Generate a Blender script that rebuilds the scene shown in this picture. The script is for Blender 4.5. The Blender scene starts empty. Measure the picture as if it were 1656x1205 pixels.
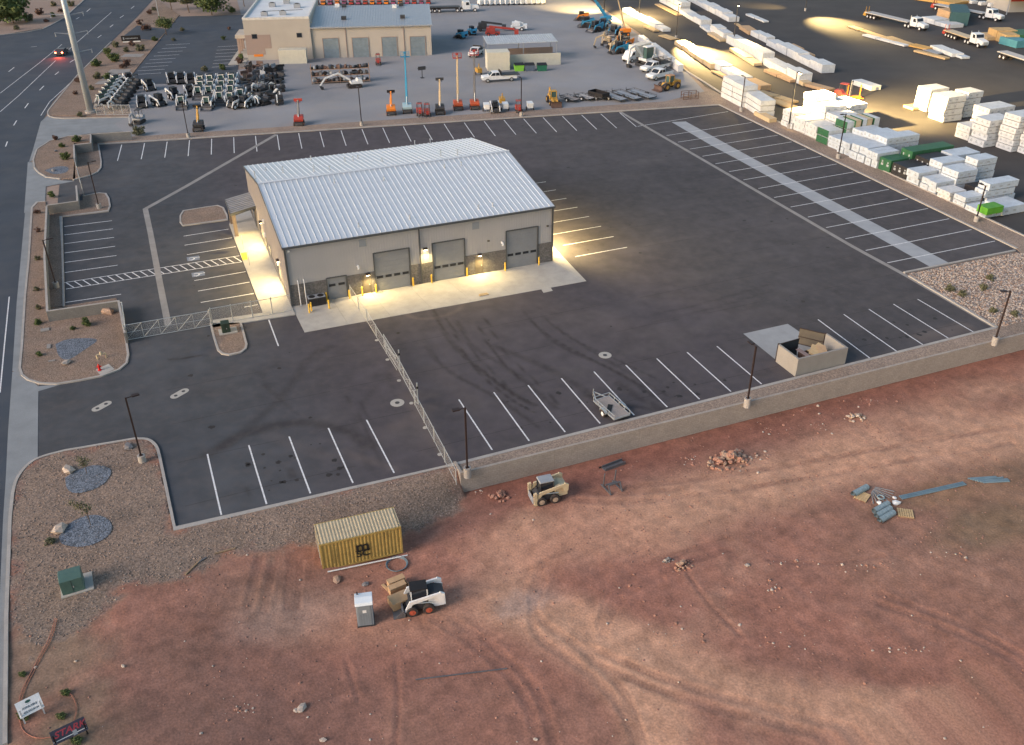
import bpy, bmesh, math, random
import numpy as np
from mathutils import Vector, Matrix, geometry
random.seed(7); RNG = np.random.default_rng(7)
SC = bpy.context.scene; COL = SC.collection; R = math.radians; PI = math.pi

# ------------------------------------------------------------------ camera
W, H, F = 1656.0, 1205.0, 1467.6
CP = Vector((-10.876, -91.788, 45.735)); YAW, PIT, ROL = -0.3833, 0.5474, -0.0043
fw = Vector((-math.sin(YAW)*math.cos(PIT), math.cos(YAW)*math.cos(PIT), -math.sin(PIT)))
r0 = Vector((math.cos(YAW), math.sin(YAW), 0)); u0 = r0.cross(fw)
rt = r0*math.cos(ROL)+u0*math.sin(ROL); up = u0*math.cos(ROL)-r0*math.sin(ROL)
cam = bpy.data.cameras.new('camera'); co = bpy.data.objects.new('camera', cam); COL.objects.link(co)
m = Matrix((rt, up, -fw)).transposed().to_4x4(); m.translation = CP; co.matrix_world = m
cam.sensor_width = 36; cam.lens = 36*F/W; cam.clip_start = 0.5; cam.clip_end = 6000
SC.camera = co
# ------------------------------------------------------------------ world, dusk light
SUN_EL, SUN_AZ = R(7), R(-100)          # low light from the left
wd = bpy.data.worlds.new('World'); SC.world = wd; wd.use_nodes = True
nt = wd.node_tree; bg = nt.nodes['Background']
sky = nt.nodes.new('ShaderNodeTexSky'); sky.sky_type = 'NISHITA'; sky.sun_disc = False
sky.sun_elevation = SUN_EL; sky.sun_rotation = SUN_AZ; sky.altitude = 900; sky.air_density = 1.0; sky.dust_density = 4.0; sky.ozone_density = 1.0
nt.links.new(sky.outputs[0], bg.inputs[0]); bg.inputs[1].default_value = 0.15
sl = bpy.data.lights.new('sun', 'SUN'); sl.energy = 1.3; sl.angle = R(28); sl.color = (1.0, 0.86, 0.80)
so = bpy.data.objects.new('sun', sl); COL.objects.link(so)
sd = Vector((math.sin(SUN_AZ)*math.cos(R(30)), math.cos(SUN_AZ)*math.cos(R(30)), math.sin(R(30))))
so.rotation_euler = (-sd).to_track_quat('-Z', 'Y').to_euler()
SC.view_settings.view_transform = 'Standard'; SC.view_settings.look = 'None'
SC.view_settings.exposure = 1.15; SC.view_settings.gamma = 1; SC.view_settings.use_curve_mapping = False

# ------------------------------------------------------------------ pixel of the photo -> point of the place
def ray(px, py): return fw + rt*((px-W/2)/F) - up*((py-H/2)/F)
def at(px, py, z=0.0):
    d = ray(px, py); t = (z-CP.z)/d.z; return CP + d*t
def hgt(bx, by, ty, z=0.0):
    d0 = at(bx, by, z)-CP; k = (H/2-ty)/F
    return (k*d0.dot(fw)-d0.dot(up))/(up.z-k*fw.z)
def onx(px, py, X):
    d = ray(px, py); return CP + d*((X-CP.x)/d.x)
def ony(px, py, Y):
    d = ray(px, py); return CP + d*((Y-CP.y)/d.y)

# ------------------------------------------------------------------ noise / terrain
_tab = RNG.random((256, 256))
def vnoise(x, y):
    xi = np.floor(x).astype(int); yi = np.floor(y).astype(int); fx = x-xi; fy = y-yi
    fx = fx*fx*(3-2*fx); fy = fy*fy*(3-2*fy)
    g = lambda a, b: _tab[a % 256, b % 256]
    return (g(xi, yi)*(1-fx)+g(xi+1, yi)*fx)*(1-fy)+(g(xi, yi+1)*(1-fx)+g(xi+1, yi+1)*fx)*fy
def fbm(x, y, s, o=4):
    x = np.asarray(x, float)/s; y = np.asarray(y, float)/s; a = 0; w = .5; t = 0
    for i in range(o):
        a = a+w*vnoise(x+17.3*i, y+9.1*i); t += w; w *= .5; x = x*2.03; y = y*2.03
    return a/t*2-1
def smooth(t): t = np.clip(t, 0, 1); return t*t*(3-2*t)
def pip(P, x, y):
    x = np.asarray(x, float); y = np.asarray(y, float); ins = np.zeros(x.shape, bool); n = len(P)
    for i in range(n):
        x1, y1 = P[i]; x2, y2 = P[(i+1) % n]
        if y1 == y2: continue
        c = ((y1 > y) != (y2 > y)) & (x < (x2-x1)*(y-y1)/(y2-y1)+x1); ins ^= c
    return ins
def dist(L, x, y, closed=False):
    x = np.asarray(x, float); y = np.asarray(y, float); d = np.full(x.shape, 1e9)
    n = len(L)
    for i in range(n if closed else n-1):
        x1, y1 = L[i]; x2, y2 = L[(i+1) % n]; dx, dy = x2-x1, y2-y1
        t = np.clip(((x-x1)*dx+(y-y1)*dy)/max(dx*dx+dy*dy, 1e-9), 0, 1)
        d = np.minimum(d, np.hypot(x-x1-t*dx, y-y1-t*dy))
    return d
def xy(L, z=0.0): return [tuple(at(a, b, z)[:2]) for a, b in L]
def curve(L, n=2):
    for _ in range(n):
        o = [L[0]]
        for a, b in zip(L, L[1:]):
            o += [(a[0]*.75+b[0]*.25, a[1]*.75+b[1]*.25), (a[0]*.25+b[0]*.75, a[1]*.25+b[1]*.75)]
        L = o+[L[-1]]
    return L
KERB_SW = xy([(9, 1205), (11, 1000), (17, 840), (21, 800)])+curve(xy([(22, 795), (27, 775), (45, 752), (66, 740), (106, 730)]))[1:]+xy([(200, 714)])+curve(xy([(218, 711), (240, 711), (254, 722), (259, 742)]))+xy([(283, 857), (738, 752)])
ks = KERB_SW
_k0 = (ks[0][0]+(ks[0][0]-ks[1][0])*3, ks[0][1]+(ks[0][1]-ks[1][1])*3)
YW, XW, YK = -35.5, 7.3, ks[-1][1]
RS = [(_k0[0], -300), _k0]+ks+[(XW, YK), (XW, YW+.1), (400, YW+.1), (400, -300)]
GRAV = ks[1:]+xy([(745, 792), (640, 845), (515, 868), (380, 893), (300, 935), (205, 950), (150, 1010), (60, 1050)])
RUTS = []      # filled below: polylines of wheel tracks in the dirt
def T(x, y):
    x = np.asarray(x, float); y = np.asarray(y, float)
    w = 2.0+np.clip(XW-x, 0, 60)*.55
    amp = -1.8*smooth((x+24)/20)
    z = .1+(amp-.1)*smooth((YK-.4-y)/w)
    z = np.where(x > XW, -1.8, z)
    k = smooth((YK-1-y)/6)
    z = z+k*(.16*fbm(x, y, 9, 3)+.05*fbm(x, y, 1.7, 3))
    return z
def att(px, py):
    z = -1.0
    for _ in range(8):
        p = at(px, py, z); z = float(T(p.x, p.y))
    return Vector((p.x, p.y, z))

# ------------------------------------------------------------------ object helpers
def link(o, parent=None):
    COL.objects.link(o)
    if parent: o.parent = parent
    return o
def tag(o, label=None, cat=None, group=None, kind=None):
    if label: o['label'] = label
    if cat: o['category'] = cat
    if group: o['group'] = group
    if kind: o['kind'] = kind
    return o
def thing(name, label, cat, loc, rz=0, group=None):
    o = bpy.data.objects.new(name, None); o.location = loc; o.rotation_euler = (0, 0, rz); o.empty_display_size = .3
    return tag(link(o), label, cat, group)
def copy_tree(o, parent=None):
    c = o.copy(); COL.objects.link(c)
    if parent: c.parent = parent
    for ch in CH.get(o.name, []): copy_tree_reg(ch, c)
    return c
CH = {}
def copy_tree_reg(o, parent):
    c = o.copy(); COL.objects.link(c); c.parent = parent
    for ch in CH.get(o.name, []): copy_tree_reg(ch, c)
    return c
class MB:
    def __init__(s): s.v = []; s.f = []; s.m = []; s.cur = 0
    def mat(s, i): s.cur = i; return s
    def face(s, pts, m=None):
        n = len(s.v); s.v += [tuple(p) for p in pts]; s.f.append(tuple(range(n, n+len(pts)))); s.m.append(s.cur if m is None else m); return s
    def box(s, x0, x1, y0, y1, z0, z1, M=None):
        v = [(x0, y0, z0), (x1, y0, z0), (x1, y1, z0), (x0, y1, z0), (x0, y0, z1), (x1, y0, z1), (x1, y1, z1), (x0, y1, z1)]
        if M: v = [tuple(M @ Vector(p)) for p in v]
        n = len(s.v); s.v += v
        for q in ((0, 3, 2, 1), (4, 5, 6, 7), (0, 1, 5, 4), (1, 2, 6, 5), (2, 3, 7, 6), (3, 0, 4, 7)):
            s.f.append(tuple(n+i for i in q)); s.m.append(s.cur)
        return s
    def bar(s, a, b, w, h=None):
        a = Vector(a); b = Vector(b); h = h or w; d = b-a; L = d.length
        q = d.to_track_quat('X', 'Z').to_matrix().to_4x4(); q.translation = a
        return s.box(0, L, -w/2, w/2, -h/2, h/2, q)
    def cyl(s, a, b, r, r2=None, n=8, caps=True):
        a = Vector(a); b = Vector(b); r2 = r if r2 is None else r2
        q = (b-a).to_track_quat('Z', 'Y').to_matrix(); k = len(s.v)
        for c, rr in ((a, r), (b, r2)):
            for i in range(n):
                t = 2*PI*i/n; s.v.append(tuple(c+q @ Vector((rr*math.cos(t), rr*math.sin(t), 0))))
        for i in range(n):
            j = (i+1) % n; s.f.append((k+i, k+j, k+n+j, k+n+i)); s.m.append(s.cur)
        if caps:
            s.f.append(tuple(k+n-1-i for i in range(n))); s.m.append(s.cur)
            s.f.append(tuple(k+n+i for i in range(n))); s.m.append(s.cur)
        return s
    def prism(s, prof, a, b, axis='y'):
        """profile of (x,z) points extruded along y from a to b (or (x,y) along z)"""
        mk = (lambda p, t: (p[0], t, p[1])) if axis == 'y' else ((lambda p, t: (p[0], p[1], t)) if axis == 'z' else (lambda p, t: (t, p[0], p[1])))
        n = len(prof); k = len(s.v)
        s.v += [mk(p, a) for p in prof]+[mk(p, b) for p in prof]
        for i in range(n):
            j = (i+1) % n; s.f.append((k+i, k+j, k+n+j, k+n+i)); s.m.append(s.cur)
        s.f.append(tuple(k+n-1-i for i in range(n))); s.m.append(s.cur); s.f.append(tuple(k+n+i for i in range(n))); s.m.append(s.cur)
        return s
    def tube(s, pts, r, n=6):
        for a, b in zip(pts, pts[1:]): s.cyl(a, b, r, n=n)
        return s
    def rock(s, c, r, seed, sq=(1, 1, .7)):
        rg = random.Random(seed); k = len(s.v); t = (1+5**.5)/2
        P = [(-1, t, 0), (1, t, 0), (-1, -t, 0), (1, -t, 0), (0, -1, t), (0, 1, t), (0, -1, -t), (0, 1, -t), (t, 0, -1), (t, 0, 1), (-t, 0, -1), (-t, 0, 1)]
        a = rg.random()*6; ca, sa = math.cos(a), math.sin(a)
        for p in P:
            q = rg.uniform(.38, .62)*r; x, y, z = p[0]*q*sq[0], p[1]*q*sq[1], p[2]*q*sq[2]
            s.v.append((c[0]+x*ca-y*sa, c[1]+x*sa+y*ca, c[2]+z))
        for f in ((0, 11, 5), (0, 5, 1), (0, 1, 7), (0, 7, 10), (0, 10, 11), (1, 5, 9), (5, 11, 4), (11, 10, 2), (10, 7, 6), (7, 1, 8), (3, 9, 4), (3, 4, 2), (3, 2, 6), (3, 6, 8), (3, 8, 9), (4, 9, 5), (2, 4, 11), (6, 2, 10), (8, 6, 7), (9, 8, 1)):
            s.f.append(tuple(k+i for i in f)); s.m.append(s.cur)
        return s
    def mesh(s, name, mats):
        me = bpy.data.meshes.new(name); me.from_pydata(s.v, [], s.f)
        for mm in (mats if isinstance(mats, (list, tuple)) else [mats]): me.materials.append(mm)
        if any(s.m): me.polygons.foreach_set('material_index', s.m)
        bm = bmesh.new(); bm.from_mesh(me); bmesh.ops.recalc_face_normals(bm, faces=bm.faces); bm.to_mesh(me); bm.free()
        me.update(); return me
    def build(s, name, mats, parent=None, bevel=0, smooth=False, loc=None):
        me = s.mesh(name, mats); o = bpy.data.objects.new(name, me); link(o, parent)
        if parent is not None: CH.setdefault(parent.name, []).append(o)
        if loc is not None: o.location = loc
        if bevel:
            b = o.modifiers.new('bevel', 'BEVEL'); b.width = bevel; b.segments = 2; b.limit_method = 'ANGLE'
        if smooth:
            me.polygons.foreach_set('use_smooth', [True]*len(me.polygons))
        return o
def inst(o, parent, loc=(0, 0, 0), rot=(0, 0, 0), name=None):
    c = bpy.data.objects.new(name or o.name.split('.')[0], o.data); link(c, parent); c.location = loc; c.rotation_euler = rot
    if parent is not None: CH.setdefault(parent.name, []).append(c)
    return c

# ------------------------------------------------------------------ materials
MATS = {}
def M(name, col, rough=.75, metal=0.0, var=.12, sc=1.2, fine=.08, fsc=22.0, bump=0.0, bsc=30.0, dirt=None, damt=.0, emit=0, attr=None, spec=.35):
    if name in MATS: return MATS[name]
    mt = bpy.data.materials.new(name); mt.use_nodes = True; t = mt.node_tree; N = t.nodes; L = t.links
    b = N['Principled BSDF']; b.inputs['Roughness'].default_value = rough; b.inputs['Metallic'].default_value = metal
    b.inputs['Specular IOR Level'].default_value = spec
    tc = N.new('ShaderNodeTexCoord')
    def noise(s, d=4):
        n = N.new('ShaderNodeTexNoise'); n.inputs['Scale'].default_value = s; n.inputs['Detail'].default_value = d; L.new(tc.outputs['Object'], n.inputs['Vector']); return n
    if attr:
        a = N.new('ShaderNodeAttribute'); a.attribute_name = attr; src = a.outputs['Color']
    else:
        a = N.new('ShaderNodeRGB'); a.outputs[0].default_value = (*col, 1); src = a.outputs[0]
    def scale(src, fac, lo, hi):
        mr = N.new('ShaderNodeMapRange'); mr.inputs[1].default_value = .3; mr.inputs[2].default_value = .7; mr.inputs[3].default_value = lo; mr.inputs[4].default_value = hi; L.new(fac, mr.inputs[0])
        vm = N.new('ShaderNodeVectorMath'); vm.operation = 'SCALE'; L.new(src, vm.inputs[0]); L.new(mr.outputs[0], vm.inputs['Scale']); return vm.outputs[0]
    if var: src = scale(src, noise(sc).outputs[0], 1-var, 1+var)
    if fine: src = scale(src, noise(fsc, 3).outputs[0], 1-fine, 1+fine)
    if dirt:
        mx = N.new('ShaderNodeMix'); mx.data_type = 'RGBA'; n = noise(sc*2.3, 6)
        mr = N.new('ShaderNodeMapRange'); mr.inputs[1].default_value = .45; mr.inputs[2].default_value = .75; mr.inputs[3].default_value = 0; mr.inputs[4].default_value = damt; L.new(n.outputs[0], mr.inputs[0])
        L.new(mr.outputs[0], mx.inputs[0]); L.new(src, mx.inputs[6]); mx.inputs[7].default_value = (*dirt, 1); src = mx.outputs[2]
    L.new(src, b.inputs['Base Color'])
    if bump:
        n = noise(bsc, 5); bp = N.new('ShaderNodeBump'); bp.inputs['Strength'].default_value = min(1, bump); bp.inputs['Distance'].default_value = .03; L.new(n.outputs[0], bp.inputs['Height']); L.new(bp.outputs[0], b.inputs['Normal'])
    if emit:
        b.inputs['Emission Color'].default_value = (*col, 1); b.inputs['Emission Strength'].default_value = emit
    MATS[name] = mt; return mt
def speckle(mt, sc=9.0, amt=.45):
    """stones of gravel: a Voronoi cell colour multiplies the base colour, its distance makes relief"""
    t = mt.node_tree; N = t.nodes; L = t.links; b = N['Principled BSDF']; src = b.inputs['Base Color'].links[0].from_socket
    tc = N.new('ShaderNodeTexCoord'); v = N.new('ShaderNodeTexVoronoi'); v.inputs['Scale'].default_value = sc; L.new(tc.outputs['Object'], v.inputs['Vector'])
    sp = N.new('ShaderNodeSeparateColor'); L.new(v.outputs['Color'], sp.inputs[0])
    mr = N.new('ShaderNodeMapRange'); mr.inputs[3].default_value = 1-amt; mr.inputs[4].default_value = 1+amt; L.new(sp.outputs[0], mr.inputs[0])
    vm = N.new('ShaderNodeVectorMath'); vm.operation = 'SCALE'; L.new(src, vm.inputs[0]); L.new(mr.outputs[0], vm.inputs['Scale']); L.new(vm.outputs[0], b.inputs['Base Color'])
    bp = N.new('ShaderNodeBump'); bp.inputs['Strength'].default_value = .6; bp.inputs['Distance'].default_value = .05; bp.invert = True; L.new(v.outputs['Distance'], bp.inputs['Height']); L.new(bp.outputs[0], b.inputs['Normal'])
    return mt
def blocks(mt, bw=.4, bh=.2, mort=.72, amt=.12):
    """masonry courses: brick texture over (x+y, z)"""
    t = mt.node_tree; N = t.nodes; L = t.links; b = N['Principled BSDF']; src = b.inputs['Base Color'].links[0].from_socket
    tc = N.new('ShaderNodeTexCoord'); s = N.new('ShaderNodeSeparateXYZ'); L.new(tc.outputs['Object'], s.inputs[0])
    ad = N.new('ShaderNodeMath'); L.new(s.outputs[0], ad.inputs[0]); L.new(s.outputs[1], ad.inputs[1])
    c = N.new('ShaderNodeCombineXYZ'); L.new(ad.outputs[0], c.inputs[0]); L.new(s.outputs[2], c.inputs[1])
    br = N.new('ShaderNodeTexBrick'); br.inputs['Scale'].default_value = 1; br.inputs['Brick Width'].default_value = bw; br.inputs['Row Height'].default_value = bh; br.inputs['Mortar Size'].default_value = .014
    for i, k in ((1, 1+amt), (2, 1-amt), (3, mort)): br.inputs[i].default_value = (k, k, k, 1)
    L.new(c.outputs[0], br.inputs['Vector'])
    vm = N.new('ShaderNodeVectorMath'); vm.operation = 'MULTIPLY'; L.new(src, vm.inputs[0]); L.new(br.outputs[0], vm.inputs[1]); L.new(vm.outputs[0], b.inputs['Base Color'])
    return mt
asph = M('asphalt', (.06, .058, .064), .9, attr='tone', var=.12, sc=.5, fine=.2, fsc=16, bump=.3, bsc=60, dirt=(.115, .10, .098), damt=.3)
asph2 = M('asphalt_old', (.050, .062, .082), .9, var=.12, sc=.12, fine=.16, fsc=25, bump=.3, dirt=(.085, .09, .1), damt=.5)
asph3 = M('asphalt_lumber', (.058, .053, .053), .9, var=.15, sc=.08, fine=.15, fsc=20, dirt=(.075, .07, .066), damt=.6)
conc = M('concrete', (.40, .38, .35), .85, var=.10, sc=.5, fine=.07, fsc=14, bump=.15, dirt=(.28, .26, .24), damt=.35)
concd = M('concrete_worn', (.27, .255, .245), .85, var=.12, sc=.5, fine=.09, fsc=14, bump=.15, dirt=(.2, .185, .17), damt=.4)
concb = M('concrete_drive', (.235, .25, .265), .85, var=.1, sc=.3, fine=.08, fsc=12, dirt=(.16, .165, .175), damt=.4)
kerbm = M('kerb_concrete', (.36, .335, .315), .85, var=.1, sc=.8, fine=.08, fsc=10)
yard = M('yard_gravel', (.25, .25, .265), .95, var=.13, sc=.07, fine=.12, fsc=6, dirt=(.31, .285, .27), damt=.55, bump=.2)
tanst = speckle(M('tan_gravel', (.27, .205, .165), .95, var=.13, sc=.25, fine=.1, fsc=8), 9, .3)
brnst = speckle(M('brown_gravel', (.225, .165, .13), .95, var=.15, sc=.3, fine=.1, fsc=8, dirt=(.25, .165, .12), damt=.5), 12, .35)
blust = speckle(M('blue_gravel', (.13, .15, .185), .9, var=.1, sc=1, fine=.1, fsc=12), 10, .55)
terr = M('dirt_terrain', (.26, .14, .12), .95, attr='tone', var=.06, sc=.9, fine=.2, fsc=7, bump=1, bsc=5)
def gravel_mask(mt, sc=12):
    t = mt.node_tree; N = t.nodes; L = t.links; b = N['Principled BSDF']; src = b.inputs['Base Color'].links[0].from_socket
    at_ = [n for n in N if n.type == 'ATTRIBUTE'][0]; tc = N.new('ShaderNodeTexCoord'); v = N.new('ShaderNodeTexVoronoi'); v.inputs['Scale'].default_value = sc; L.new(tc.outputs['Object'], v.inputs['Vector'])
    sp = N.new('ShaderNodeSeparateColor'); L.new(v.outputs['Color'], sp.inputs[0]); mr = N.new('ShaderNodeMapRange'); mr.inputs[3].default_value = .6; mr.inputs[4].default_value = 1.36; L.new(sp.outputs[0], mr.inputs[0])
    mx = N.new('ShaderNodeMix'); L.new(at_.outputs['Alpha'], mx.inputs[0]); mx.inputs[2].default_value = 1; L.new(mr.outputs[0], mx.inputs[3])
    vm = N.new('ShaderNodeVectorMath'); vm.operation = 'SCALE'; L.new(src, vm.inputs[0]); L.new(mx.outputs[0], vm.inputs['Scale']); L.new(vm.outputs[0], b.inputs['Base Color'])
gravel_mask(terr)
desert = M('desert_soil', (.27, .20, .165), .95, var=.2, sc=.05, fine=.15, fsc=3)
white_p = M('road_paint', (.72, .72, .74), .7, var=.05, sc=3, fine=.1, fsc=9, dirt=(.22, .21, .22), damt=.75)
bluep = M('blue_paint', (.17, .20, .26), .7, var=.1, sc=3)
tact = M('tactile_yellow', (.75, .47, .05), .7)
steelw = M('roof_metal', (.62, .66, .71), .45, .2, var=.04, sc=.6, fine=.03, fsc=9, dirt=(.54, .58, .64), damt=.35)
siding = M('siding_beige', (.45, .435, .435), .55, .1, var=.04, sc=.4, fine=.03)
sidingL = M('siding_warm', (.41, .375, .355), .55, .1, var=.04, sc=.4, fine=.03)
trim = M('trim_dark', (.10, .105, .11), .5, .3)
doorg = M('overhead_door', (.26, .27, .29), .5, .2, var=.05, sc=1)
doord = M('door_brown', (.11, .095, .08), .6)
glassd = M('dark_glass', (.02, .025, .035), .15, 0, var=0, fine=0, spec=.6)
cmu = blocks(M('split_face_block', (.155, .145, .14), .95, var=.12, sc=2, fine=.25, fsc=6, bump=1, bsc=9))
cmut = blocks(M('tan_block', (.35, .305, .27), .95, var=.07, sc=.6, fine=.12, fsc=7, bump=.4), mort=.85, amt=.06)
cmug = blocks(M('grey_block', (.20, .195, .19), .95, var=.08, sc=.6, fine=.1, fsc=7, bump=.4), mort=.85, amt=.06)
stucco = M('stucco_tan', (.41, .375, .335), .9, var=.05, sc=.3, fine=.05)
stucco2 = M('stucco_brown', (.31, .24, .215), .9, var=.05, sc=.3)
galv = M('galvanised', (.46, .48, .49), .45, .5, var=.08, sc=2)
black = M('black_metal', (.022, .02, .022), .55, .2)
brown = M('bronze_pole', (.045, .03, .028), .5, .3)
rubber = M('rubber', (.035, .032, .032), .9, dirt=(.13, .08, .065), damt=.5)
whitem = M('white_enamel', (.72, .73, .74), .4, var=.03, dirt=(.5, .44, .4), damt=.35)
yel = M('bollard_yellow', (.80, .50, .06), .5, var=.08)
orange = M('orange_enamel', (.72, .22, .03), .45, var=.06)
redm = M('red_enamel', (.42, .055, .04), .5, var=.1, dirt=(.2, .07, .05), damt=.4)
cream = M('cream_enamel', (.55, .42, .26), .5, var=.08)
bluem = M('blue_enamel', (.04, .26, .45), .5, var=.08)
cyanm = M('pale_cyan_enamel', (.36, .50, .55), .5, var=.08)
catyel = M('loader_yellow', (.48, .27, .05), .5, var=.1, dirt=(.2, .12, .06), damt=.4)
beigem = M('beige_enamel', (.56, .46, .30), .5, var=.08, dirt=(.34, .24, .18), damt=.5)
dgrey = M('dark_grey_steel', (.06, .06, .065), .6, .3, var=.15)
mgrey = M('mid_grey_steel', (.16, .165, .18), .55, .4, var=.12, dirt=(.14, .1, .09), damt=.5)
lgrey = M('light_grey', (.30, .32, .35), .6, .1, var=.06)
tgreen = M('transformer_green', (.075, .14, .125), .55, .1, var=.06)
dgreen = M('dark_green', (.035, .055, .04), .6, .1, var=.1)
green = M('green_wrap', (.025, .11, .05), .6, var=.15, dirt=(.15, .15, .11), damt=.25)
lime = M('lime_paint', (.18, .45, .05), .55, var=.08)
wrapw = M('white_wrap', (.60, .61, .62), .5, var=.10, sc=.8, fine=.08, fsc=5, dirt=(.42, .42, .43), damt=.5, bump=1, bsc=2.5)
wrapb = M('blue_white_wrap', (.50, .55, .61), .5, var=.12, sc=.8, fine=.1, fsc=5, dirt=(.36, .40, .46), damt=.5, bump=1, bsc=2.5)
wrapk = M('black_wrap', (.03, .028, .03), .6, var=.3, sc=3)
printg = M('printed_marks', (.36, .38, .40), .6, var=.3, sc=4)
wood = M('lumber', (.50, .36, .20), .85, var=.1, sc=2, fine=.12, fsc=25)
woodd = M('old_wood', (.27, .19, .12), .9, var=.15, sc=2, fine=.12, fsc=25)
ply = M('plywood', (.50, .33, .19), .85, var=.1, sc=2, fine=.05)
yelc = M('container_yellow', (.40, .285, .095), .6, .1, var=.09, sc=1.5, dirt=(.28, .16, .05), damt=.6)
creamc = M('container_roof', (.48, .40, .27), .6, .1, var=.08, sc=1.5, dirt=(.36, .26, .16), damt=.5)
pipeb = M('blue_pipe', (.14, .21, .26), .5, var=.1)
meshb = M('wire_roll', (.26, .33, .36), .6, .2, var=.15, sc=4, fine=.25, fsc=12)
ork = M('orange_conduit', (.30, .12, .08), .6, var=.15)
rockt = M('rock_tan', (.36, .25, .19), .95, var=.2, sc=1.5, fine=.15, fsc=10, bump=.6, bsc=8)
rockp = M('rock_pale', (.44, .37, .32), .95, var=.2, sc=1.5, fine=.15, fsc=10, bump=.6, bsc=8)
rockg = M('rock_grey', (.20, .19, .195), .95, var=.2, sc=1.5, fine=.15, fsc=10, bump=.6, bsc=8)
rockr = M('rock_red', (.36, .19, .14), .95, var=.2, sc=1.5, fine=.15, fsc=10, bump=.6, bsc=8)
leafg = M('leaf_green', (.085, .115, .04), .8, var=.35, sc=2.5)
leafo = M('leaf_olive', (.12, .12, .07), .8, var=.3, sc=2.5)
leafr = M('leaf_red_brown', (.12, .07, .055), .8, var=.3, sc=2.5)
bark = M('bark', (.12, .085, .06), .9)
copper = M('copper_red', (.33, .12, .09), .7, var=.2, sc=2)
lampm = M('lamp_lens', (1, .78, .42), .3, var=0, fine=0, emit=25)
taill = M('tail_light', (1, .08, .03), .3, var=0, fine=0, emit=30)
purp = M('purple_red', (.30, .08, .16), .5)
clear = None

# ------------------------------------------------------------------ ground sheets
def grid_mesh(name, x, y, z, col, mat):
    nx, ny = len(x), len(y); X, Y = np.meshgrid(x, y)
    me = bpy.data.meshes.new(name); n = nx*ny; me.vertices.add(n)
    co_ = np.stack([X.ravel(), Y.ravel(), z.ravel()], 1); me.vertices.foreach_set('co', co_.ravel())
    i = (np.arange(ny-1)[:, None]*nx+np.arange(nx-1)[None]).ravel(); q = np.stack([i, i+1, i+nx+1, i+nx], 1)
    me.loops.add(q.size); me.polygons.add(len(q)); me.loops.foreach_set('vertex_index', q.ravel()); me.polygons.foreach_set('loop_start', np.arange(0, q.size, 4))
    me.update(calc_edges=True); me.polygons.foreach_set('use_smooth', [True]*len(q))
    a = me.attributes.new('tone', 'FLOAT_COLOR', 'POINT'); a.data.foreach_set('color', np.concatenate([col, np.ones((n, 1))] if col.shape[1] == 3 else [col], 1).ravel())
    me.materials.append(mat); return link(bpy.data.objects.new(name, me))
def sheet(name, pts, z, mat, kind='structure', thick=0, grid=0, colf=None):
    """flat sheet over a polygon of world points; thick > 0 adds edges, grid > 0 fills it with vertices for colour"""
    pts = [(p[0], p[1]) for p in pts]
    if grid:
        P = np.array(pts); xs = np.arange(P[:, 0].min(), P[:, 0].max(), grid); ys = np.arange(P[:, 1].min(), P[:, 1].max(), grid)
        X, Y = np.meshgrid(xs, ys); X = X.ravel(); Y = Y.ravel(); k = pip(pts, X, Y) & (dist(pts, X, Y, True) > grid*.3); X = X[k]; Y = Y[k]
        vs = [Vector(p) for p in pts]+[Vector((a, b)) for a, b in zip(X, Y)]
        n = len(pts); v, e, f, *_ = geometry.delaunay_2d_cdt(vs, [(i, (i+1) % n) for i in range(n)], [], 1, 1e-4)
        me = bpy.data.meshes.new(name); me.from_pydata([(a.x, a.y, z) for a in v], [], f)
        X = np.array([a.x for a in v]); Y = np.array([a.y for a in v])
        a = me.attributes.new('tone', 'FLOAT_COLOR', 'POINT'); a.data.foreach_set('color', np.concatenate([colf(X, Y), np.ones((len(v), 1))], 1).ravel())
        me.materials.append(mat); bm = bmesh.new(); bm.from_mesh(me); bmesh.ops.recalc_face_normals(bm, faces=bm.faces)
        for fc in bm.faces:
            if fc.normal.z < 0: fc.normal_flip()
        bm.to_mesh(me); bm.free()
        return tag(link(bpy.data.objects.new(name, me)), kind=kind)
    b = MB()
    if thick: b.prism(pts, z-thick, z, 'z')
    else: b.face([(p[0], p[1], z) for p in pts])
    o = b.build(name, mat)
    if not thick and o.data.polygons[0].normal.z < 0: o.data.flip_normals()
    return tag(o, kind=kind)
def ribbon(b, pts, w, z, z0=None):
    """strip of width w along a polyline; with z0 it is a solid kerb"""
    pts = [Vector((p[0], p[1])) for p in pts]; L = []; Rr = []
    for i, p in enumerate(pts):
        d = (pts[min(i+1, len(pts)-1)]-pts[max(i-1, 0)]).normalized(); n = Vector((-d.y, d.x))
        if 0 < i < len(pts)-1:
            d1 = (pts[i]-pts[i-1]).normalized(); k = max(.5, n.dot(Vector((-d1.y, d1.x))))
        else: k = 1
        L.append(p+n*w/2/k); Rr.append(p-n*w/2/k)
    for i in range(len(pts)-1):
        q = [L[i], Rr[i], Rr[i+1], L[i+1]]
        if z0 is None: b.face([(a.x, a.y, z) for a in q])
        else:
            b.face([(a.x, a.y, z) for a in q])
            b.face([(L[i].x, L[i].y, z0), (L[i].x, L[i].y, z), (L[i+1].x, L[i+1].y, z), (L[i+1].x, L[i+1].y, z0)])
            b.face([(Rr[i].x, Rr[i].y, z0), (Rr[i].x, Rr[i].y, z), (Rr[i+1].x, Rr[i+1].y, z), (Rr[i+1].x, Rr[i+1].y, z0)])
            if i == 0: b.face([(a.x, a.y, zz) for a, zz in ((L[0], z0), (L[0], z), (Rr[0], z), (Rr[0], z0))])
            if i == len(pts)-2: b.face([(a.x, a.y, zz) for a, zz in ((L[-1], z0), (L[-1], z), (Rr[-1], z), (Rr[-1], z0))])
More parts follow.
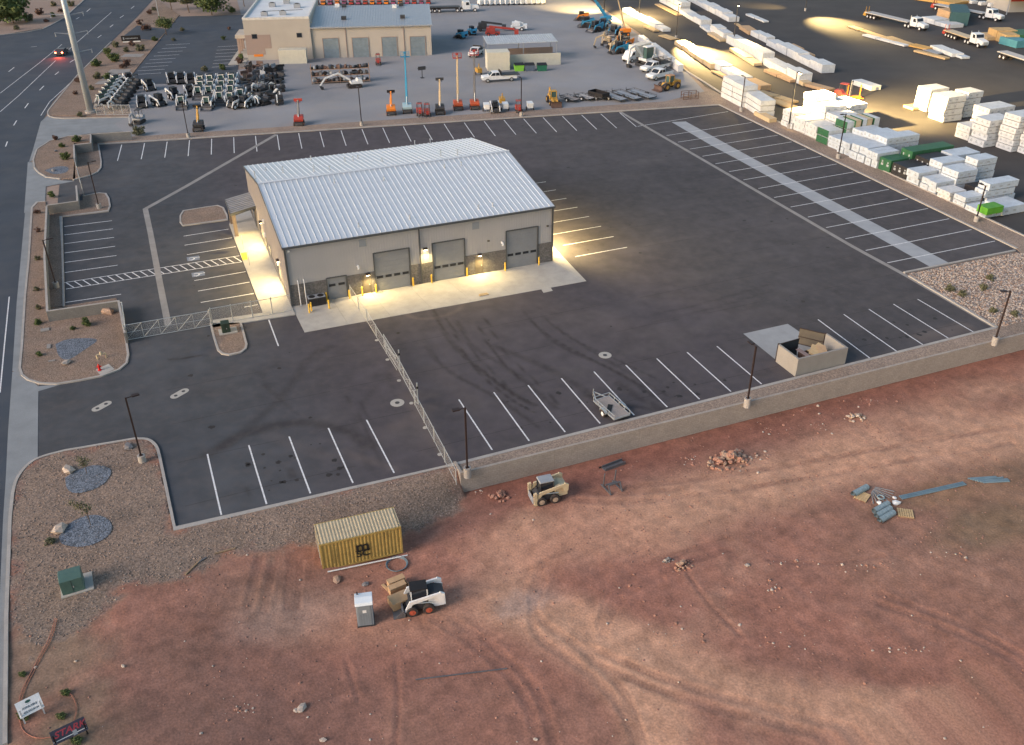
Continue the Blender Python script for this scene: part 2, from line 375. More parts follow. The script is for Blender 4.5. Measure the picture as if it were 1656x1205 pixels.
def kerb(pts, w=.22, h=.14):
    b = MB(); ribbon(b, pts, w, h, -.05); return tag(b.build('kerb', kerbm), kind='structure')
def lerp(a, b, t): return a+(b-a)*t

# foreground dirt with tracks, one grid that runs on to the horizon
TR = lambda L: curve([tuple(att(*p)[:2]) for p in L], 2)
LIGHT = [(TR([(1750, 670), (1560, 715), (1400, 745), (1180, 800), (1000, 850), (830, 890)]), 4.2, .55), (TR([(860, 850), (800, 980), (900, 1010), (990, 1075), (1060, 1150), (1085, 1230)]), 2.8, .6),
         (TR([(930, 990), (1080, 1070), (1250, 1130), (1450, 1180), (1600, 1230)]), 2.6, .55), (TR([(1660, 600), (1500, 660), (1340, 720)]), 3.0, .3), (TR([(430, 985), (560, 1010), (700, 1000), (860, 960)]), 3.0, .25), (TR([(1380, 1130), (1500, 1120), (1656, 1130)]), 1.0, .4)]
for pts, off in (([(880, 905), (850, 990), (930, 1040), (1010, 1110), (1050, 1230)], (0, 30)), ([(960, 1050), (1100, 1110), (1300, 1160), (1500, 1205)], (0, 22)), ([(1180, 870), (1080, 900), (1000, 950), (975, 1010)], (0, 18)),
                 ([(540, 850), (520, 900)], (0, 0)), ([(420, 900), (400, 990)], (25, 0)), ([(470, 905), (465, 985)], (14, 0)), ([(1420, 960), (1560, 1010), (1656, 1060)], (0, 16)), ([(700, 1000), (780, 1050), (850, 1120), (870, 1205)], (26, 0)),
                 ([(1010, 790), (1200, 765), (1400, 730), (1640, 690)], (0, 26)), ([(930, 795), (990, 800), (1100, 790)], (0, 14))):
    RUTS.append(TR(pts)); RUTS.append(TR([(a+off[0], b+off[1]) for a, b in pts]))
RUTC = [TR([(968, 1010), (980, 960), (1010, 930), (1060, 925), (1075, 940)]), TR([(640, 1060), (645, 1140), (640, 1205)]), TR([(560, 1070), (580, 1130)]), TR([(1095, 895), (1130, 960), (1200, 1030)]), TR([(1600, 1100), (1640, 1180)]), TR([(1240, 905), (1330, 915), (1430, 900)])]
xs = np.concatenate([[-1500, -700, -300, -120, -60, -40], np.arange(-31, 100, .17), [105, 115, 140, 200, 400, 900, 1500]])
ys = np.concatenate([[-1500, -700, -300, -150, -90, -75], np.arange(-66, -15, .17)])
X, Y = np.meshgrid(xs, ys); near = (X > -31) & (X < 100) & (Y > -66)
Z = T(X, Y); ins = pip(RS, X, Y); x_, y_ = X.ravel(), Y.ravel()
dr = np.full(x_.shape, 9.)
def offp(L_, o): 
    out = []
    for i, p in enumerate(L_):
        a, b_ = L_[max(0, i-1)], L_[min(len(L_)-1, i+1)]; d = math.hypot(b_[0]-a[0], b_[1]-a[1]) or 1
        out.append((p[0]-(b_[1]-a[1])/d*o, p[1]+(b_[0]-a[0])/d*o))
    return out
for L_ in [q for L0 in RUTS for q in (offp(L0, .14), offp(L0, -.14))]+RUTC: dr = np.minimum(dr, dist(L_, x_, y_)+.10*np.clip(fbm(x_, y_, 1.4, 2), 0, 1))
dr = dr.reshape(X.shape); Z = Z-.04*np.exp(-(dr/.12)**2)+.02*np.exp(-((dr-.35)/.18)**2)+.035*fbm(X, Y, .8, 3)
Z = np.where(ins, Z, -2.2)
n1, n2, n3, n4 = fbm(x_, y_, 14, 4), fbm(x_, y_, 4, 4), fbm(x_+50, y_*2.2, 6, 4), fbm(x_, y_, .9, 3)
base = np.array([.228, .112, .092])[None]*np.ones((len(x_), 1))
def mixc(c, f, k): f = np.clip(f, 0, 1)[:, None]; return c*(1-f)+np.array(k)[None]*f
base = mixc(base, .5+1.3*n1, (.205, .118, .098)); base = mixc(base, .35*smooth((x_-18)/30)+.25*n1, (.17, .108, .083)); base = mixc(base, 1.6*n2-.25, (.27, .155, .125))
base = mixc(base, smooth((-44-y_)/10)*smooth((8-x_)/14)*.45, (.15, .085, .075)); base = mixc(base, 1.4*n3-.45, (.15, .077, .062))
base = mixc(base, smooth((x_-40)/14)*smooth((-44-y_+n1*8)/8)*.5, (.115, .085, .055))
for L_, w_, a_ in LIGHT:
    base = mixc(base, smooth(1.25-dist(L_, x_, y_)/w_+.35*n2)*a_*1.5, (.37, .225, .17))
cx, cy = att(870, 890)[:2]; base = mixc(base, smooth(1.2-np.hypot((x_-cx)/11, (y_-cy)/5)+.4*n2)*.5, (.33, .165, .125))
cx, cy = att(845, 975)[:2]; base = mixc(base, smooth(1.1-np.hypot((x_-cx)/3.2, (y_-cy)/1.6)+.3*n4)*.6, (.25, .20, .20))
cx, cy = att(460, 1000)[:2]; base = mixc(base, smooth(1.2-np.hypot((x_-cx)/6, (y_-cy)/2.4)+.5*n2)*.5, (.27, .19, .17))
base = mixc(base, np.exp(-(dr.ravel()/.15)**2)*(.30+.5*n2), (.12, .06, .052))
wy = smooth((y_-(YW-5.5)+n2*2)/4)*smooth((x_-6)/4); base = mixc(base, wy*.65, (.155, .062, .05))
for px, py, a, b, k in ((1590, 850, 5, 2.5, (.14, .10, .07)), (1630, 1140, 4, 4, (.12, .095, .065)), (60, 1080, 5, 9, (.16, .125, .10)), (100, 1190, 5, 4, (.13, .11, .085)), (1500, 800, 9, 2.5, (.19, .12, .08))):
    cx, cy = att(px, py)[:2]; base = mixc(base, smooth(1.2-np.hypot((x_-cx)/a, (y_-cy)/b)+.7*n2)*.75, k)
gm = pip(GRAV, x_, y_); gd = dist(GRAV, x_, y_, True); gf = np.where(gm, .5+gd/1.6, .5-gd/1.6)+.7*n4+.4*n2
speck = RNG.random(len(x_))
gcol = np.array([.20, .148, .118])[None]*(1+.16*n2[:, None])
gcol = mixc(gcol, smooth((-33-y_)/12)*.5+n1*.3, (.15, .125, .105))
base = base*(1-smooth(gf)[:, None])+gcol*smooth(gf)[:, None]
n6 = fbm(x_*.35+y_*.2, y_*1.6-x_*.3, .8, 3); n7 = fbm(x_+9, y_, .42, 2); g_ = smooth(gf)[:, None]
base = base*(1+(1-g_)*(.22*n4[:, None]+.16*n6[:, None]+.12*n7[:, None]))*(1+.06*(speck[:, None]-.5))*np.where(g_ > .5, np.array([[1.16, 1.14, 1.12]]), np.array([[1.38, 1.29, 1.14]]))
base = np.concatenate([base, g_], 1)
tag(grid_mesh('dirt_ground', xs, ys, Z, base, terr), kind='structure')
sheet('desert_ground', [(-1500, -33.2), (1500, -33.2), (1500, 1500), (-1500, 1500)], -.05, desert)

# the paved lot with its stains and tyre marks
LOT = xy([(62, 632), (96, 300), (150, 222), (215, 222), (1163, 168), (1645, 403)])+[(90, -33.6)]+[(XW-1, YK)]+xy([(283, 857)])+[p for p in reversed(ks[6:-2])]
MARK = [([(770, 520), (800, 575), (850, 620), (880, 660)], .16, .7), ([(785, 515), (815, 570), (865, 615), (905, 655)], .16, .6), ([(845, 500), (885, 545), (975, 590), (1040, 625)], .18, .6), ([(870, 498), (905, 540), (1000, 583), (1060, 612)], .18, .5), ([(735, 540), (760, 590), (815, 640), (865, 668)], .15, .7), ([(720, 515), (770, 575), (820, 625)], .2, .5), ([(950, 640), (1010, 655), (1080, 665)], .5, .5), ([(560, 640), (590, 690), (620, 760)], .14, .4), ([(575, 640), (606, 690), (634, 752)], .14, .4), ([(470, 760), (474, 770)], .5, .5), ([(400, 790), (403, 800)], .3, .4), ([(1100, 610), (1104, 616)], .4, .4), ([(1350, 470), (1356, 476)], .4, .3), ([(700, 230), (715, 232)], .6, .3), ([(1060, 520), (1150, 500), (1250, 470)], .25, .3), ([(1055, 510), (1150, 488), (1250, 458)], .25, .3), ([(335, 735), (360, 722), (420, 690), (500, 682), (560, 695), (600, 720)], .9, .55), ([(360, 722), (440, 660), (480, 610), (500, 575), (540, 560)], .7, .35), ([(275, 582), (335, 574)], .25, .8), ([(430, 625), (480, 670)], .3, .3),
        ([(450, 590), (425, 600), (430, 625)], .6, .25), ([(600, 760), (570, 700), (590, 640), (640, 600)], .5, .2), ([(700, 500), (730, 560), (790, 610), (860, 655)], .35, .6), ([(740, 520), (760, 560), (830, 600), (900, 660)], .4, .45), ([(800, 560), (900, 600), (985, 660), (1010, 680)], .6, .45),
        ([(860, 520), (900, 560), (1000, 600), (1070, 650)], .35, .5), ([(900, 530), (960, 570), (1080, 640)], .3, .4), ([(690, 560), (720, 600), (800, 640), (870, 690)], .35, .5), ([(640, 640), (625, 600), (640, 570)], .5, .2), ([(1000, 620), (1040, 650), (1100, 668)], .7, .4),
        ([(1220, 610), (1240, 600)], .8, .4), ([(770, 590), (830, 640), (868, 655)], .25, .7), ([(380, 385), (350, 380)], .5, .3), ([(365, 440), (400, 440)], .8, .35)]
PALE = [([(668, 655), (690, 690), (720, 730)], 1.0, .35), ([(640, 600), (660, 620)], .8, .3), ([(660, 640), (700, 640)], 1.2, .3), ([(800, 480), (960, 520), (1100, 540)], 2.5, .12), ([(430, 700), (520, 740), (600, 745)], .8, .15), ([(90, 240), (160, 320)], 2, .15), ([(700, 600), (760, 650)], 2.0, .18), ([(1100, 480), (1300, 520), (1480, 540)], 3, .1), ([(640, 500), (680, 520), (740, 505), (750, 490)], .4, .5), ([(620, 700), (660, 690), (690, 720)], 1.5, .18), ([(560, 730), (640, 760)], .5, .3), ([(1490, 545), (1560, 530)], 1.4, .5), ([(760, 480), (900, 500), (1050, 560)], 5, .12), ([(420, 500), (350, 570)], 1.2, .3), ([(640, 690), (700, 660)], 1.0, .3)]
def lotcol(x, y):
    n1, n2, n3 = fbm(x, y, 16, 4), fbm(x, y, 5, 4), fbm(x, y, 1.2, 3)
    c = np.array([.0740, .0645, .0730])[None]*np.ones((len(x), 1))
    c = mixc(c, smooth((x-4)/-14), (.062, .066, .076))
    c = mixc(c, smooth((x-38)/12)*.6, (.060, .058, .062))
    for L_, w_, a_ in PALE: c = mixc(c, smooth(1.2-dist(TRL(L_), x, y)/w_+.4*n2)*a_, (.145, .115, .105))
    for L_, w_, a_ in MARK: c = mixc(c, smooth(1.1-dist(TRL(L_), x, y)/w_+.35*n3)*a_, (.024, .019, .020))
    n4 = fbm(x*.5+y*.1, y*1.8, 3, 3); c = mixc(c, smooth(n4*1.5-.1)*.35, (.095, .085, .085))
    return c*(1+.22*n1[:, None]+.14*n2[:, None])*(1+.12*n3[:, None])
TRL = lambda L: curve(xy(L), 2)
sheet('asphalt_lot', LOT, 0, asph, grid=.32, colf=lotcol)
rc = xy([(27, 490), (40, 350), (45, 270), (56, 235), (68, 197), (85, 165), (110, 136), (127, 119), (171, 76), (219, 30), (247, 0)])
sheet('road', [(-36, -90), (-29.2, -90)]+xy([(-2, 1100), (2, 960), (12, 720), (20, 600)])+rc+[(30, 420), (-200, 420), (-200, 100), (-75, 60), (-60, -90)], -.004, asph2)
sheet('side_road', xy([(0, 57), (70, 46), (104, 30), (145, -8)])+[(-60, 420), (-200, 420), (-200, 175)], .10, desert, thick=.2)
kerb(xy([(-60, 62), (0, 57), (45, 52)])+curve(xy([(70, 47), (88, 38), (104, 29)]), 2)+xy([(145, -8)]), .3)
sheet('gutter_pan', xy([(20, 600), (27, 490), (40, 350), (45, 270), (52, 270), (51, 340), (41, 480), (36, 570), (33, 605)]), .012, concb)
sheet('gutter_pan', [(-29.4, -90), (-27.6, -90)]+xy([(9, 1205), (11, 1000), (17, 840), (22, 795), (30, 768), (13, 720), (5, 840), (-2, 1000), (-9, 1205)]), .012, concb)
sheet('driveway', xy([(20, 602), (33, 600), (62, 625), (106, 620), (62, 633), (61, 741), (106, 729), (62, 742), (27, 775), (22, 797), (8, 800), (13, 700)]), .016, concb)
sheet('driveway', xy([(45, 262), (56, 262), (64, 282), (100, 292), (122, 293), (74, 302), (73, 328), (52, 338), (39, 345)]), .016, concb)
sheet('driveway', xy([(54, 240), (66, 197), (77, 187), (100, 193), (212, 190), (214, 212), (146, 216), (109, 221), (80, 229), (61, 241), (55, 259), (47, 262)]), .016, concb)
# rental yard, lumber yard, staff car park
YARD = xy([(212, 188), (185, 200), (214, 226), (1150, 160), (1100, 105), (960, 5), (940, -8), (380, -12), (400, 60), (397, 112), (205, 136)])
sheet('yard_ground', YARD, .02, yard)
sheet('lumber_yard_ground', [(88.9, -45), (88.9, -18)]+xy([(1656, 390), (1250, 196), (1140, 140), (1095, 95), (955, 0)])+[(120, 420), (500, 420), (500, -45)], .024, asph3)
sheet('car_park', xy([(203, 136), (288, 27), (404, 24), (392, 60), (384, 116), (400, 136)]), .028, asph2)
sheet('landscape_bed', xy([(77, 187), (80, 177), (127, 120), (219, 35), (255, 0), (290, 25), (200, 138), (208, 190)]), .10, brnst, thick=.15)
sheet('car_park_entrance', xy([(196, 62), (222, 42), (272, 48), (255, 66)]), .11, asph2)
kerb(xy([(208, 190), (100, 192)])+curve(xy([(88, 191), (78, 188), (77, 182), (80, 177)]))+xy([(127, 120), (180, 68)]))
for q in ([(163, 130), (175, 118), (192, 120), (183, 132)], [(172, 120), (180, 113), (212, 113), (208, 119)], [(195, 93), (203, 88), (234, 88), (228, 93)], [(153, 137), (162, 131), (193, 131), (190, 137)]):
    sheet('footpath', xy(q), .118, concd)
# gravel strip behind the north kerb
NK0, NK1 = at(159, 234), at(1163, 170)
sheet('gravel_strip', [at(150, 222), at(215, 222), at(1075, 165), at(1150, 146), at(1182, 163), at(1163, 170)]+[NK0], .10, tanst, thick=.15)
b = MB(); ribbon(b, [NK0, NK1, at(1645, 403)], .35, .15, -.05); tag(b.build('kerb', kerbm), kind='structure')
sheet('gravel_strip', [at(1163, 170), at(1182, 162), at(1250, 195), at(1656, 383), (88.6, -22), (84.5, -22), at(1645, 404)], .09, tanst, thick=.12)
b = MB(); ribbon(b, [at(1095, 106), at(1182, 161), at(1250, 194), at(1656, 383), (88.8, -24)], .3, .22, -.05); tag(b.build('kerb', kerbm), kind='structure')
# south strip, kerb and the gutter lines
sheet('gravel_strip', [(XW, YK-.1), (XW, YW+.02), (150, YW+.02), (150, -33.3), at(1612, 532)], .11, tanst, thick=.2)
b = MB(); ribbon(b, [p for p in ks], .24, .15, -.2); tag(b.build('kerb', kerbm), kind='structure')
b = MB(); ribbon(b, [(XW-.8, YK), (XW, YK-.02), at(1609, 531.5)], .34, .16, -.2); tag(b.build('kerb', kerbm), kind='structure')
b = MB(); ribbon(b, xy([(1003, 181), (1380, 399.5), (1462, 444), (1612, 531)]), .62, .010); tag(b.build('gutter_line', concd), kind='structure')
b = MB(); ribbon(b, xy([(447, 217.6), (380, 256), (300, 302), (235, 338), (243, 375), (258, 455), (272, 526)]), .7, .010); tag(b.build('gutter_line', concd), kind='structure')
b = MB(); ribbon(b, xy([(1462, 441.8), (1641, 406)]), .3, .15, -.05); ribbon(b, xy([(1470, 447), (1612, 531)]), .28, .15, -.05); tag(b.build('kerb', kerbm), kind='structure')
sheet('parking_strip', xy([(1086, 197.5), (1109, 196.5), (1224, 259.7), (1449.7, 380), (1538, 427), (1506.5, 433), (1413, 380), (1196, 259.7), (1150, 235)]), .006, M('pale_concrete', (.33, .345, .37), .85, var=.08, sc=.4, dirt=(.26, .27, .29), damt=.4))
sheet('stone_slope', [at(1466, 443.5), at(1641, 408), at(1660, 412), (88.6, -22), (88.6, -33.4), at(1614, 531)], .06, brnst)
# islands
def island(L, mat=brnst, k=None, close=True):
    P = xy(L); sheet('planting_island', P, .10, mat, thick=.14)
    kerb(P+[P[0]] if k is None else xy(k))
IS1 = [(97.5, 290), (75, 287), (62.6, 279.7), (56, 272), (54, 259), (60, 242), (80, 229), (110, 221), (146, 219)]
island(IS1+[(148, 229), (120, 232), (122, 290)], k=IS1)
IS2 = [(159, 233.5), (163.7, 262), (163, 272), (158, 279), (144.5, 285), (118, 292)]
island(IS2+[(122, 245), (150, 232)], k=IS2)
IS3 = [(134, 318), (160, 313), (171, 314), (176, 322), (178, 334), (175, 342), (98.6, 351.5), (101, 400), (103.6, 497)]
island(IS3+[(75, 500), (73, 420), (76, 332), (134, 325)], k=IS3)
IS4 = [(74, 327), (60, 328), (52, 337), (47, 420), (41, 480), (36, 560), (32.5, 596), (36, 607), (46, 615), (66, 621), (92, 622), (130, 616), (165, 609), (192, 599), (205, 588), (207.5, 574), (203, 545), (199, 508), (196, 502)]
island(IS4+[(188, 483), (76, 500)], k=IS4)
island([(292, 350), (297, 342), (330, 336.5), (352, 333.4), (361, 337), (366.9, 349), (368, 356), (296, 366), (292, 360)])
IS5 = [(340.8, 524), (346, 545), (353, 567), (360, 573), (371, 575), (389, 571), (397, 565), (398.8, 558), (389.4, 523)]
island(IS5, k=IS5)
for q, l in (([(90, 558), (110, 549), (150, 548), (160, 552), (140, 565), (112, 585), (95, 580)], .12), ([(106, 775), (120, 765), (150, 753), (178, 758), (182, 768), (165, 790), (125, 802), (108, 795)], 0), ([(96, 870), (115, 845), (150, 833), (175, 840), (184, 855), (175, 872), (140, 888), (100, 885)], 0), ([(72, 277), (90, 270), (112, 270), (110, 280), (88, 284)], .12)):
    P = [tuple(p) for p in curve(xy(q)+[xy(q)[0]], 2)][:-1]
    zz = .115 if l else None
    if l: sheet('rock_bed', P, .115, blust)
    else:
        b = MB(); c = Vector((sum(p[0] for p in P)/len(P), sum(p[1] for p in P)/len(P))); fz = lambda x, y: float(T(x, y))+.05
        for r1, r2 in ((0, .33), (.33, .66), (.66, 1)):
            for p, q2 in zip(P, P[1:]+[P[0]]):
                w4 = [(lerp(c.x, p[0], r1), lerp(c.y, p[1], r1)), (lerp(c.x, p[0], r2), lerp(c.y, p[1], r2)), (lerp(c.x, q2[0], r2), lerp(c.y, q2[1], r2)), (lerp(c.x, q2[0], r1), lerp(c.y, q2[1], r1))]
                b.face([(x, y, fz(x, y)) for x, y in (w4 if r1 else w4[1:]+[]) ] if r1 else [(c.x, c.y, fz(c.x, c.y))]+[(x, y, fz(x, y)) for x, y in (w4[1], w4[2])])
        tag(b.build('rock_bed', blust), kind='structure')
# concrete round the building
XB, YB, EV, RG = 31.4, 28.5, 7.09, 9.4
APR = [(0, -.02), (0, -2), at(492.6, 538), at(948, 455), at(889, 392), (XB+.02, 0)]
b = MB()
n = 7
A0, A1, B0, B1 = Vector((0, 0, 0)), Vector((XB, 0, 0)), at(492.6, 538), at(948, 455)
for i in range(n):
    a, c = i/n, (i+1)/n; g = .012
    pa, pb, pc, pd = lerp(A0, A1, a), lerp(A0, A1, c), lerp(B0, B1, c), lerp(B0, B1, a)
    for s0, s1 in ((0, .5), (.5, 1)):
        q = [lerp(pa, pd, s0), lerp(pb, pc, s0), lerp(pb, pc, s1), lerp(pa, pd, s1)]; cc = sum(q, Vector())/4
        b.prism([tuple((cc+(v-cc)*.997)[:2]) for v in q], -.03, .03, 'z')
tag(b.build('concrete_apron', conc), kind='structure')
b = MB(); q = [Vector((XB+.01, 0, 0)), at(889, 393), B1]; b.prism([tuple(v[:2]) for v in (Vector((XB+.03, 0, 0)), at(889, 393), B1+Vector((.03, 0, 0)))], -.03, .03, 'z'); tag(b.build('concrete_apron', conc), kind='structure')
sheet('drain_slab', xy([(874, 466.5), (889, 463), (894, 470.5), (879, 474)]), .02, conc)
WK = [at(474.4, 506.5), at(369.8, 517), at(425.6, 506), at(371, 364), at(380, 355), at(404.7, 350)]
sheet('footpath', [(0, -1.6), at(425.6, 508), at(378, 384), at(371, 364), at(376, 352), (0, 31)], .12, conc, thick=.15)
sheet('footpath', xy([(345, 531), (342, 519), (425, 507), (477, 506), (477, 508)])[:4]+[(0, -1.7), (0, -2.2)], .10, conc, thick=.12)
# paint
PB = MB()
def stripe(a, b_, w=.13, z=.008): ribbon(PB, [a, b_], w, z)
def rows(t0, t1, b0, b1, n, w=.13):
    a, c, d, e = at(*t0), at(*t1), at(*b0), at(*b1)
    for i in range(n):
        t = i/max(1, n-1); stripe(lerp(a, c, t), lerp(d, e, t), w)
rows((335.3, 734.4), (592.7, 679.1), (358, 833), (637.5, 765), 5)
rows((742, 646.2), (1159.3, 560), (796, 727.7), (1231.5, 621.2), 9)
rows((1323, 517), (1484, 484), (1407, 579.5), (1577.2, 538.8), 5)
stripe(at(434.6, 517.3), at(450.3, 559.7))
rows((197, 234), (1002, 182.2), (190, 260), (1029, 205), 25)
rows((1078, 219.3), (1434.8, 425.2), (1215.5, 198.3), (1609, 390), 15); stripe(at(1031, 204.5), at(1177.5, 180.5))
rows((103.6, 366.4), (104.6, 440.9), (181, 357), (190.4, 428.9), 6)
stripe(at(105.7, 489.3), at(195.9, 475.9))
a0, a1, c0, c1 = at(103.5, 457.2), at(387.2, 413.7), at(106.7, 467.6), at(391.5, 423.5); stripe(a0, a1); stripe(c0, c1)
for i in range(22):
    t = (i+.2)/22; stripe(lerp(a0, a1, t), lerp(c0, c1, min(1, t+.035)))
for l, r_ in (((297, 382), (369.8, 370.6)), ((298.5, 396.7), (375.4, 384.6)), ((302.4, 412), (381.4, 399)), ((314.3, 453.9), (397.3, 439.4)), ((320.2, 470.9), (403.7, 456.3)), ((324.6, 489.3), (410.3, 474.8)), ((394.8, 497), (417, 492.7))): stripe(at(*l), at(*r_))
e0, e1 = at(882.8, 294), at(1014, 400)
for i in range(8):
    p = lerp(e0, e1, i/7); stripe(p, p-Vector((7.2, 0.1, 0)))
c0_, c1_ = at(350, 92), at(367, 62)
for i in range(9):
    p = at(268-i*6.5, 73+i*6.0, 0); stripe(p+Vector((0, 0, .03)), p+Vector((5.5, -.7, 0)), .15, .036)
for i in range(7):
    p = at(352-i*1.5, 76+i*5.5, 0); stripe(p, p+Vector((5, -.7, 0)), .15, .036)
tag(PB.build('parking_lines', white_p), kind='structure')
PB = MB()
for a, c in (((15, 480), (7, 560)), ((7, 560), (0, 635)), ((66, 187), (80, 165)), ((80, 165), (127, 122)), ((0, 151), (66, 100)), ((66, 100), (100, 72)), ((0, 181), (30, 155)), ((30, 155), (72, 115)), ((100, 90), (180, 20)), ((72, 115), (90, 98))): ribbon(PB, xy([a, c]), .12, .006)
for a, c in (((14, 116), (23, 109)), ((40, 175), (46, 167)), ((22, 203), (27, 195)), ((9, 237), (12, 229)), ((64, 146), (71, 139)), ((89, 121), (95, 116)), ((113, 101), (121, 96)), ((158, 61), (164, 57)), ((140, 19), (146, 14)), ((178, 44), (183, 40)), ((194, 29), (200, 25)), ((212, 14), (217, 10)), ((123, 31), (128, 28)), ((50, 76), (60, 75))): ribbon(PB, xy([a, c]), .18, .006)
tag(PB.build('lane_lines', white_p), kind='structure')
def wheelchair(px, py):
    p = at(px, py); b = MB(); s = .85
    ribbon(b, [(p.x-.85*s, p.y), (p.x+.85*s, p.y)], 1.5*s, .009); sheet_m = b.build('accessible_bay_symbol', [bluep, white_p]); tag(sheet_m, kind='structure')
    c = MB(); c.cur = 0; q = lambda u, v: (p.x+(v)*s, p.y-(u)*s)
    ring = [q(.08+.42*math.cos(t), -.25+.42*math.sin(t)) for t in np.linspace(R(-60), R(230), 14)]; ribbon(c, ring, .13, .014)
    ribbon(c, [q(-.12, .62), q(-.1, .1), q(.32, .08), q(.5, -.3), q(.65, -.25)], .14, .015)
    hd = [q(-.12+.13*math.cos(t), .82+.13*math.sin(t)) for t in np.linspace(0, 2*PI, 9)[:-1]]; c.face([(a, d, .016) for a, d in hd])
    tag(c.build('accessible_bay_symbol', white_p), kind='structure')
wheelchair(312.5, 418); wheelchair(320.5, 443.5)
def collar(px, py, two, ang=0):
    p = at(px, py); t = thing('manhole', {164: 'pale double manhole collar nearest the street driveway', 290: 'pale double manhole collar in the middle of the gate forecourt', 642: 'round manhole collar beside the sliding gate', 978: 'round manhole collar in the open lot left of the dumpster pen'}[int(px)], 'manhole', (p.x, p.y, 0), ang)
    b = MB()
    if two:
        pts = [(.55*sx+.42*math.cos(a), .42*math.sin(a)) for sx, r in ((1, (-90, 90)), (-1, (90, 270))) for a in np.linspace(R(r[0]), R(r[1]), 9)]
    else: pts = [(.65*math.cos(a), .65*math.sin(a)) for a in np.linspace(0, 2*PI, 21)[:-1]]
    b.prism(pts, -.05, .014, 'z').build('collar', conc, t)
    for sx in ((-.45, .45) if two else (0,)): MB().cyl((sx, 0, -.03), (sx, 0, .022), .17 if two else .22, n=14).build('lid', dgrey, t)
collar(164.5, 657, 1, R(35)); collar(290.5, 636.5, 1, R(35)); collar(642.5, 651.5, 0); collar(978.5, 574.5, 0)

# paving joints and oil drips of the lot
seam = M('paving_joint', (.042, .036, .038), .9, var=.2, sc=1); oil = M('oil_drip', (.026, .022, .022), .7, var=.3, sc=3)
b = MB(); rs = random.Random(12)
def inlot(x, y): return pip(LOT, np.array([x]), np.array([y]))[0] and not (-4 < x < XB+2 and -8 < y < YB+1)
for k in range(14):
    y = -31+k*6.1; x = -14
    while x < 86:
        L_ = rs.uniform(6, 22); 
        if inlot(x, y) and inlot(x+L_, y) and inlot(x+L_/2, y): ribbon(b, [(x+L_*i/6, y+.05*math.sin(x+i)) for i in range(7)], .05, .0035)
        x += L_+rs.uniform(0, 8)
tag(b.build('paving_joints', seam), kind='structure')
b = MB()
for k in range(150):
    if k < 90: t_ = rs.choice([((335, 734), (592, 679), (637, 766), (358, 834)), ((742, 646), (1160, 560), (1231, 622), (796, 728)), ((1323, 517), (1484, 484), (1577, 539), (1407, 580)), ((197, 234), (1002, 182), (1029, 205), (190, 260)), ((1078, 219), (1215, 198), (1609, 390), (1434, 425))]); A_, B_, C_, D_ = [at(*q) for q in t_]; p = lerp(lerp(A_, B_, rs.random()), lerp(D_, C_, rs.random()), rs.uniform(.2, .9))
    else: p = Vector((rs.uniform(-12, 84), rs.uniform(-32, 48), 0))
    if not inlot(p.x, p.y): continue
    r = rs.uniform(.08, .3); b.face([(p.x+r*rs.uniform(.6, 1.2)*math.cos(a), p.y+r*rs.uniform(.6, 1.2)*math.sin(a), .005) for a in np.linspace(0, 2*PI, 11)[:-1]])
tag(b.build('oil_drips', oil), kind='structure')

# ------------------------------------------------------------------ retaining wall
t = thing('retaining_wall', 'long tan block retaining wall between the paved lot and the red dirt', 'wall', (XW, YW, 0))
MB().box(-.1, .12, -.12, 1.6, -2.6, .26).build('wall_panel', cmut, t)
for i in range(16):
    MB().box(.124+i*8.2, .12+8.2*(i+1)-.012, -.12, .12, -2.6, .26).build('wall_panel', cmut, t)
# screen walls by the street
def cmuwall(name, label, pts, h, mat=cmug, zb=-.1, cap=True):
    P = [at(*p) for p in pts]; t = thing(name, label, 'wall', (P[0].x, P[0].y, 0)); o = P[0]
    for i, (a, c) in enumerate(zip(P, P[1:])):
        a = a-o; c = c-o; d = (c-a).normalized(); n = Vector((-d.y, d.x, 0))*.1; a2 = a+d*(.101 if i else -.1); c2 = c+d*.1
        b = MB(); b.prism([tuple((a2+n)[:2]), tuple((a2-n)[:2]), tuple((c2-n)[:2]), tuple((c2+n)[:2])], zb, h-.06, 'z').build('wall_panel', mat, t)
        n = n*1.15; b = MB(); b.prism([tuple((a2+n)[:2]), tuple((a2-n)[:2]), tuple((c2-n)[:2]), tuple((c2+n)[:2])], h-.058, h, 'z').build('cap', kerbm, t)
    return t
cmuwall('screen_wall', 'grey block wall running along the street beside the small car park', [(79.5, 349), (76.5, 430), (81.7, 521), (196, 504), (206, 556)], 1.35)
cmuwall('screen_wall', 'short grey block wall on the street side of the upper gate', [(80, 347), (129, 340), (127, 315)], 1.35)
cmuwall('screen_wall', 'stepped grey block wall at the north corner of the lot', [(124, 271), (123, 249), (150, 246), (150, 231), (213, 227)], 1.5)

